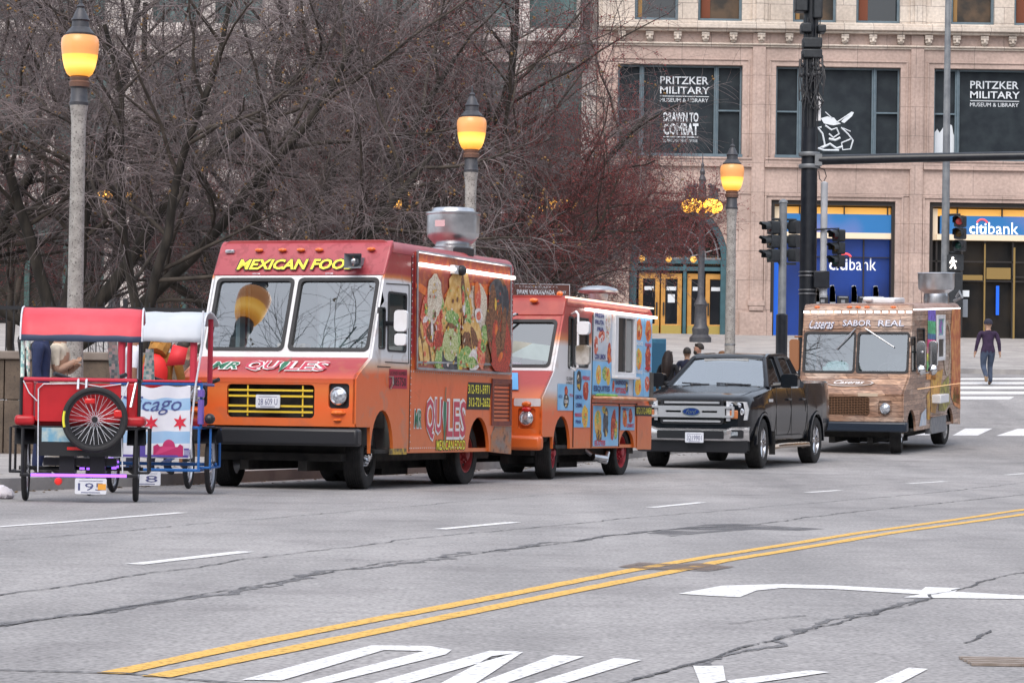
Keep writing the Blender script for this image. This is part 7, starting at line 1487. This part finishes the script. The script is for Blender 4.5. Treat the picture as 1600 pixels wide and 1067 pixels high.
# ================================================================== PEOPLE
SKIN = {}
def skin(c): 
    if c not in SKIN: SKIN[c] = mat('skin', c, .55)
    return SKIN[c]
def person(label, loc, rz, top, legs, shoes, skin_c=(.42,.25,.17), hair=(.02,.015,.012), hairstyle='short', H=1.75, pose='stand', sleeves='long', hem=.86, cap=None, arms=None, beard=False, extra=None, group=None):
    t = thing('person', label, 'person', loc, rz, group=group); k = H/1.75
    J = {'pel': (0,0,.94), 'wai': (0,.0,1.08), 'che': (0,.005,1.30), 'nek': (0,.0,1.47), 'hd0': (0,-.01,1.54), 'hd1': (0,-.02,1.63), 'hd2': (0,-.01,1.70)}
    R = {'pel': (.15,.11), 'wai': (.135,.10), 'che': (.165,.11), 'nek': (.06,.06), 'hd0': (.062,.072), 'hd1': (.078,.098), 'hd2': (.066,.08)}
    A = arms or {'L': ((-.27,.02,1.12), (-.29,-.06,.88)), 'R': ((.27,.02,1.12), (.29,-.06,.88))}
    if pose == 'walk':
        LG = {'L': ((-.09,-.13,.50), (-.09,-.07,.09), (-.09,-.21,.03)), 'R': ((.10,-.02,.49), (.12,.30,.22), (.12,.30,.06))}
    else: LG = {'L': ((-.10,-.02,.50), (-.11,.03,.08), (-.12,-.12,.03)), 'R': ((.10,-.02,.50), (.11,.03,.08), (.12,-.12,.03))}
    E = [('pel','wai',1), ('wai','che',1), ('che','nek',1), ('nek','hd0',0), ('hd0','hd1',0), ('hd1','hd2',0)]
    for s, sg in (('L',-1), ('R',1)):
        J['sh'+s] = (sg*.185,.0,1.41); R['sh'+s] = (.068,.068); J['el'+s], J['wr'+s] = A[s]; R['el'+s] = (.05,.05); R['wr'+s] = (.036,.036)
        w_ = Vector(J['wr'+s]); e_ = Vector(J['el'+s]); d = (w_-e_).normalized(); J['pa'+s] = tuple(w_+d*.075); R['pa'+s] = (.022,.04)
        E += [('che','sh'+s,1), ('sh'+s,'el'+s,1), ('el'+s,'wr'+s,1 if sleeves == 'long' else 0), ('wr'+s,'pa'+s,0)]
        side = d.cross(Vector((0,1,0))); side = side.normalized() if side.length > .1 else Vector((1,0,0)); fw = d.cross(side).normalized()
        for f, (of, ln) in enumerate(((-.027,.065),(-.009,.078),(.009,.074),(.027,.058))):
            b_ = w_+d*.085+fw*of; m_ = b_+d*ln*.55+side*.006*sg; e2 = b_+d*ln*.95-side*.016*sg
            for nm, p in ((f'f{f}a{s}', b_), (f'f{f}b{s}', m_), (f'f{f}c{s}', e2)): J[nm] = tuple(p); R[nm] = (.0095,.0095)
            E += [('pa'+s, f'f{f}a{s}', 0), (f'f{f}a{s}', f'f{f}b{s}', 0), (f'f{f}b{s}', f'f{f}c{s}', 0)]
        tb = w_+d*.03-fw*.03; J['tha'+s] = tuple(tb); J['thb'+s] = tuple(tb+d*.05-fw*.022); R['tha'+s] = R['thb'+s] = (.011,.011); E += [('wr'+s,'tha'+s,0), ('tha'+s,'thb'+s,0)]
        J['hi'+s] = (sg*.095,.0,.88); R['hi'+s] = (.098,.105); J['kn'+s], J['an'+s], J['to'+s] = LG[s]; R['kn'+s] = (.067,.067); R['an'+s] = (.046,.05); R['to'+s] = (.042,.032)
        E += [('pel','hi'+s,2), ('hi'+s,'kn'+s,2), ('kn'+s,'an'+s,2), ('an'+s,'to'+s,3)]
    J['nos'] = (0,-.115,1.60); R['nos'] = (.014,.014); E.append(('hd1','nos',0))
    for s, sg in (('L',-1), ('R',1)): J['ea'+s] = (sg*.088,.0,1.62); R['ea'+s] = (.014,.022); E.append(('hd1','ea'+s,0))
    names = list(J); ix = {n: i for i, n in enumerate(names)}
    me = bpy.data.meshes.new('b'); me.from_pydata([tuple(Vector(J[n])*k) for n in names], [(ix[a], ix[b]) for a, b, _ in E], []); ob = bpy.data.objects.new('b', me)
    md = ob.modifiers.new('k', 'SKIN'); sv = me.skin_vertices[0].data
    for n in names: sv[ix[n]].radius = (R[n][0]*k, R[n][1]*k); sv[ix[n]].use_root = n == 'pel'
    su = ob.modifiers.new('s', 'SUBSURF'); su.levels = su.render_levels = 2
    m2 = evaluated_mesh(ob)
    m2.name = 'body'; bo = bpy.data.objects.new('body', m2); COL.objects.link(bo); bo.parent = t
    m2.materials.clear()
    for m in (skin(skin_c), top, legs, shoes): m2.materials.append(m)
    segs = [(np.array(J[a])*k, np.array(J[b])*k, c, (a, b)) for a, b, c in E]
    NP = len(m2.polygons); C = np.empty(NP*3, np.float32); m2.polygons.foreach_get('center', C); C = C.reshape(-1, 3)
    D = []
    for a, b, ci, nm in segs:
        d = b-a; tt = np.clip((C-a)@d/max(d@d, 1e-9), 0, 1); D.append(np.linalg.norm(C-(a+tt[:, None]*d), axis=1))
    bi = np.argmin(np.stack(D), 0); mi = np.array([s[2] for s in segs])[bi]; z = C[:, 2]
    trunk = np.array([s[3][0] in ('pel','wai','hiL','hiR','che') for s in segs])[bi] & ((mi == 1) | (mi == 2)); mi[trunk] = np.where(z[trunk] > hem*k, 1, 2)
    if sleeves == 'short': mi[np.array([s[3][0][:2] == 'sh' for s in segs])[bi] & (z < 1.22*k)] = 0
    m2.polygons.foreach_set('material_index', mi.astype(np.int32)); m2.polygons.foreach_set('use_smooth', np.ones(NP, dtype=bool))
    hm = mat('hair', hair, .6, c2=tuple(v*1.8 for v in hair), scale=25)
    h = MB(); c = Vector((0,.005,1.645))*k
    P = [(.090*k*math.sin(a), .112*k*math.cos(a)) for a in [PI*.62*i/8 for i in range(8, -1, -1)]]
    h.lathe([(max(r_, .0005), z_) for r_, z_ in P], 18, tuple(c), cap=False)
    h.v = [(v[0]*1.05, (v[1]-c.y)*1.22+c.y+.012 if True else v[1], v[2]+(.05*k if v[1] < c.y-.04*k and v[2] < c.z+.05*k else 0)) for v in h.v]
    if hairstyle == 'long':
        h.tube([(0,.05*k,1.70*k),(0,.10*k,1.58*k),(0,.13*k,1.42*k),(0,.14*k,1.25*k),(.01,.13*k,1.12*k)], [.07,.10,.11,.10,.03], 12)
        h.tube([(-.07*k,.02,1.66*k),(-.09*k,.05*k,1.5*k),(-.08*k,.09*k,1.3*k)], [.04,.05,.02], 8); h.tube([(.07*k,.02,1.66*k),(.09*k,.05*k,1.5*k),(.08*k,.09*k,1.3*k)], [.04,.05,.02], 8)
    if beard: h.ball((0,-.075*k,1.535*k), .06*k, 10, sc=(1,.8,.9))
    if cap is None or hairstyle == 'long': h.build('hair', hm, t)
    e = MB()
    for sg in (-1, 1): e.ball((sg*.03*k,-.108*k,1.645*k), .009*k, 6)
    e.build('eyes', M['black_ink'], bo); MB().ball((0,-.103*k,1.563*k), .02*k, 8, sc=(1.1,.5,.3)).build('mouth', mat('lips', (.3,.1,.09), .5), bo)
    if cap:
        cm = mat('knit_cap', cap, .85, c2=tuple(v*1.5 for v in cap), scale=40)
        q = MB().lathe([(.098*k,-.03*k),(.102*k,.0),(.098*k,.05*k),(.075*k,.095*k),(.035*k,.115*k),(.001,.12*k)], 18, (0,.005,1.665*k)); q.v = [(v[0], (v[1]-.005)*1.18+.005, v[2]) for v in q.v]; q.build('cap', cm, t)
    if extra: extra(t, k)
    return t
CL = lambda n, c, c2=None: mat(n, c, .85, c2=c2 or tuple(v*1.4+.004 for v in c), scale=7, bump=.2, bscale=14)
purple, jeans, navy_, blackc = CL('purple_sweater', (.022,.009,.034)), CL('blue_grey_trousers', (.035,.05,.085)), CL('navy_cloth', (.012,.016,.04)), CL('black_coat', (.010,.010,.013))
tan_shoe, dark_shoe = mat('tan_shoes', (.25,.16,.09), .7), mat('dark_shoes', (.02,.02,.02), .6)
pw = at(1543, 600, 80.)
_w = person('man in purple sweater and dark cap walking away over the crosswalk', (pw.x, 80, g(80)+.01), PI+.12, purple, jeans, tan_shoe, cap=(.02,.02,.035), H=1.80, pose='walk', hem=.88, arms={'L': ((-.245,.06,1.14), (-.275,.03,.89)), 'R': ((.245,-.02,1.13), (.275,-.08,.89))}); _w.scale = (1.16, 1.15, 1.0)
def stand(px, Y): p = at(px, 600, Y); return (p.x, Y, g(Y)+.14)
person('woman with long dark hair in a black coat by the pickup', stand(1044, 63.5), PI*.85, blackc, blackc, dark_shoe, hair=(.018,.010,.008), hairstyle='long', H=1.70, hem=.5)
person('person with dark hair in black jacket beside the long-haired woman', stand(1073, 65), PI*.95, navy_, blackc, dark_shoe, H=1.72, hem=.8)
person('bearded dark-haired man in profile behind the pickup roof', stand(1091, 66), -PI*.42, CL('slate_jacket', (.05,.06,.10)), navy_, dark_shoe, beard=True, H=1.78, skin_c=(.45,.24,.17))
person('person in brown knit cap behind the pickup roof', stand(1128, 63), PI, CL('brown_coat', (.08,.05,.035)), navy_, dark_shoe, cap=(.16,.075,.035), H=1.70)
def P2(px, Y): p = at(px, 600, Y); return (p.x, Y, g(Y)+.0)
fa = {'L': ((-.22,-.03,1.15), (-.05,-.15,1.24)), 'R': ((.22,-.03,1.15), (.04,-.16,1.20))}
person('person in navy clothes standing beyond the red pedal cart', stand(64, 33.5), PI*.5, CL('navy_suit', (.012,.02,.065)), CL('navy_slacks', (.012,.02,.065)), dark_shoe, H=1.88, arms={'L': ((-.2,.02,1.14), (-.2,-.05,.9)), 'R': ((.2,.02,1.14), (.2,-.05,.9))})
person('person in cream clothes with folded arms, seen under the red canopy', stand(92, 34.0), PI*.45, CL('cream_jacket', (.55,.48,.38)), CL('cream_trousers', (.6,.53,.44)), dark_shoe, H=1.86, arms=fa, sleeves='short', hem=.95)
person('man in white t-shirt standing between the two pedal carts', stand(208, 34.0), PI*.55, CL('white_tee', (.62,.63,.70), (.7,.71,.76)), navy_, dark_shoe, skin_c=(.26,.13,.08), H=1.84, sleeves='short', hem=.9)
def redpack(t, k):
    b = MB().ball((0,.18*k,1.20*k), .17*k, 14, sc=(.95,.7,1.35)); b.build('red_backpack', mat('bright_red_pack', (.75,.02,.02), .6), t)
    MB().tube([(.0,.12*k,1.50*k),(0,.02,1.56*k),(.0,.14*k,1.42*k)], [.1,.13,.12], 10).build('hood', CL('mustard_hood', (.30,.14,.025)), t)
person('person in mustard hooded jacket with a red pack, under the white canopy', stand(252, 35.0), PI*.9, CL('mustard_jacket', (.33,.155,.03), (.26,.12,.02)), navy_, dark_shoe, H=1.80, hem=.7, extra=redpack, skin_c=(.5,.3,.2))
person('person in dark clothes beside the orange truck nose, under the white canopy', stand(290, 37.2), PI*.55, CL('dark_print_top', (.06,.045,.04), (.14,.1,.08)), CL('rust_trousers', (.2,.09,.04)), dark_shoe, H=1.72)
fl = MB().add([(-.1,0,0),(.12,0,.02),(.16,0,.22),(-.02,.02,.26)], [(0,1,2,3)]); p = at(272, 572, 34.6); fo = fl.build('red_folder', mat('red_card', (.7,.03,.04), .6)); fo.location = p; so_ = fo.modifiers.new('s','SOLIDIFY'); so_.thickness = .02; tag(fo, 'red folder held up beside the mustard jacket', 'folder')
# white bag on the pavement edge at the far left
b = MB(); rnd = random.Random(3); c = on_ground(-2, 779)
b.ball((0,0,.055), .11, 14, sc=(1.5,1.,.75)); b.v = [(v[0]*(1-.8*max(0,v[2]-.02)), v[1]+rnd.uniform(-.02,.02), max(0, v[2]+rnd.uniform(-.014,.014))) for v in b.v]
bo = b.build('plastic_bag', mat('white_plastic_bag', (.62,.6,.66), .5, bump=.6, bscale=14)); bo.location = c; tag(bo, 'crumpled white plastic bag lying by the kerb left of the carts', 'bag')
# blue cabinet by the far kerb
p = at(1029, 590, 68.); kb = thing('utility_cabinet', 'teal blue street cabinet showing between snack truck and pickup', 'cabinet', (p.x, 68, g(68)+.14))
hz = at(1029, 529, 68.).z-g(68)-.14; MB().box(-.17,.17,0,.4,0,hz).build('cabinet_body', mat('teal_blue_paint', (.03,.14,.25), .5, c2=(.05,.2,.32), scale=3), kb, bevel=.02); MB().box(-.15,.15,-.012,.0,.15,hz-.1).build('door', mat('teal_blue_door', (.025,.12,.22), .45), kb, bevel=.01)
bpy.data.scenes.remove(_tmp)
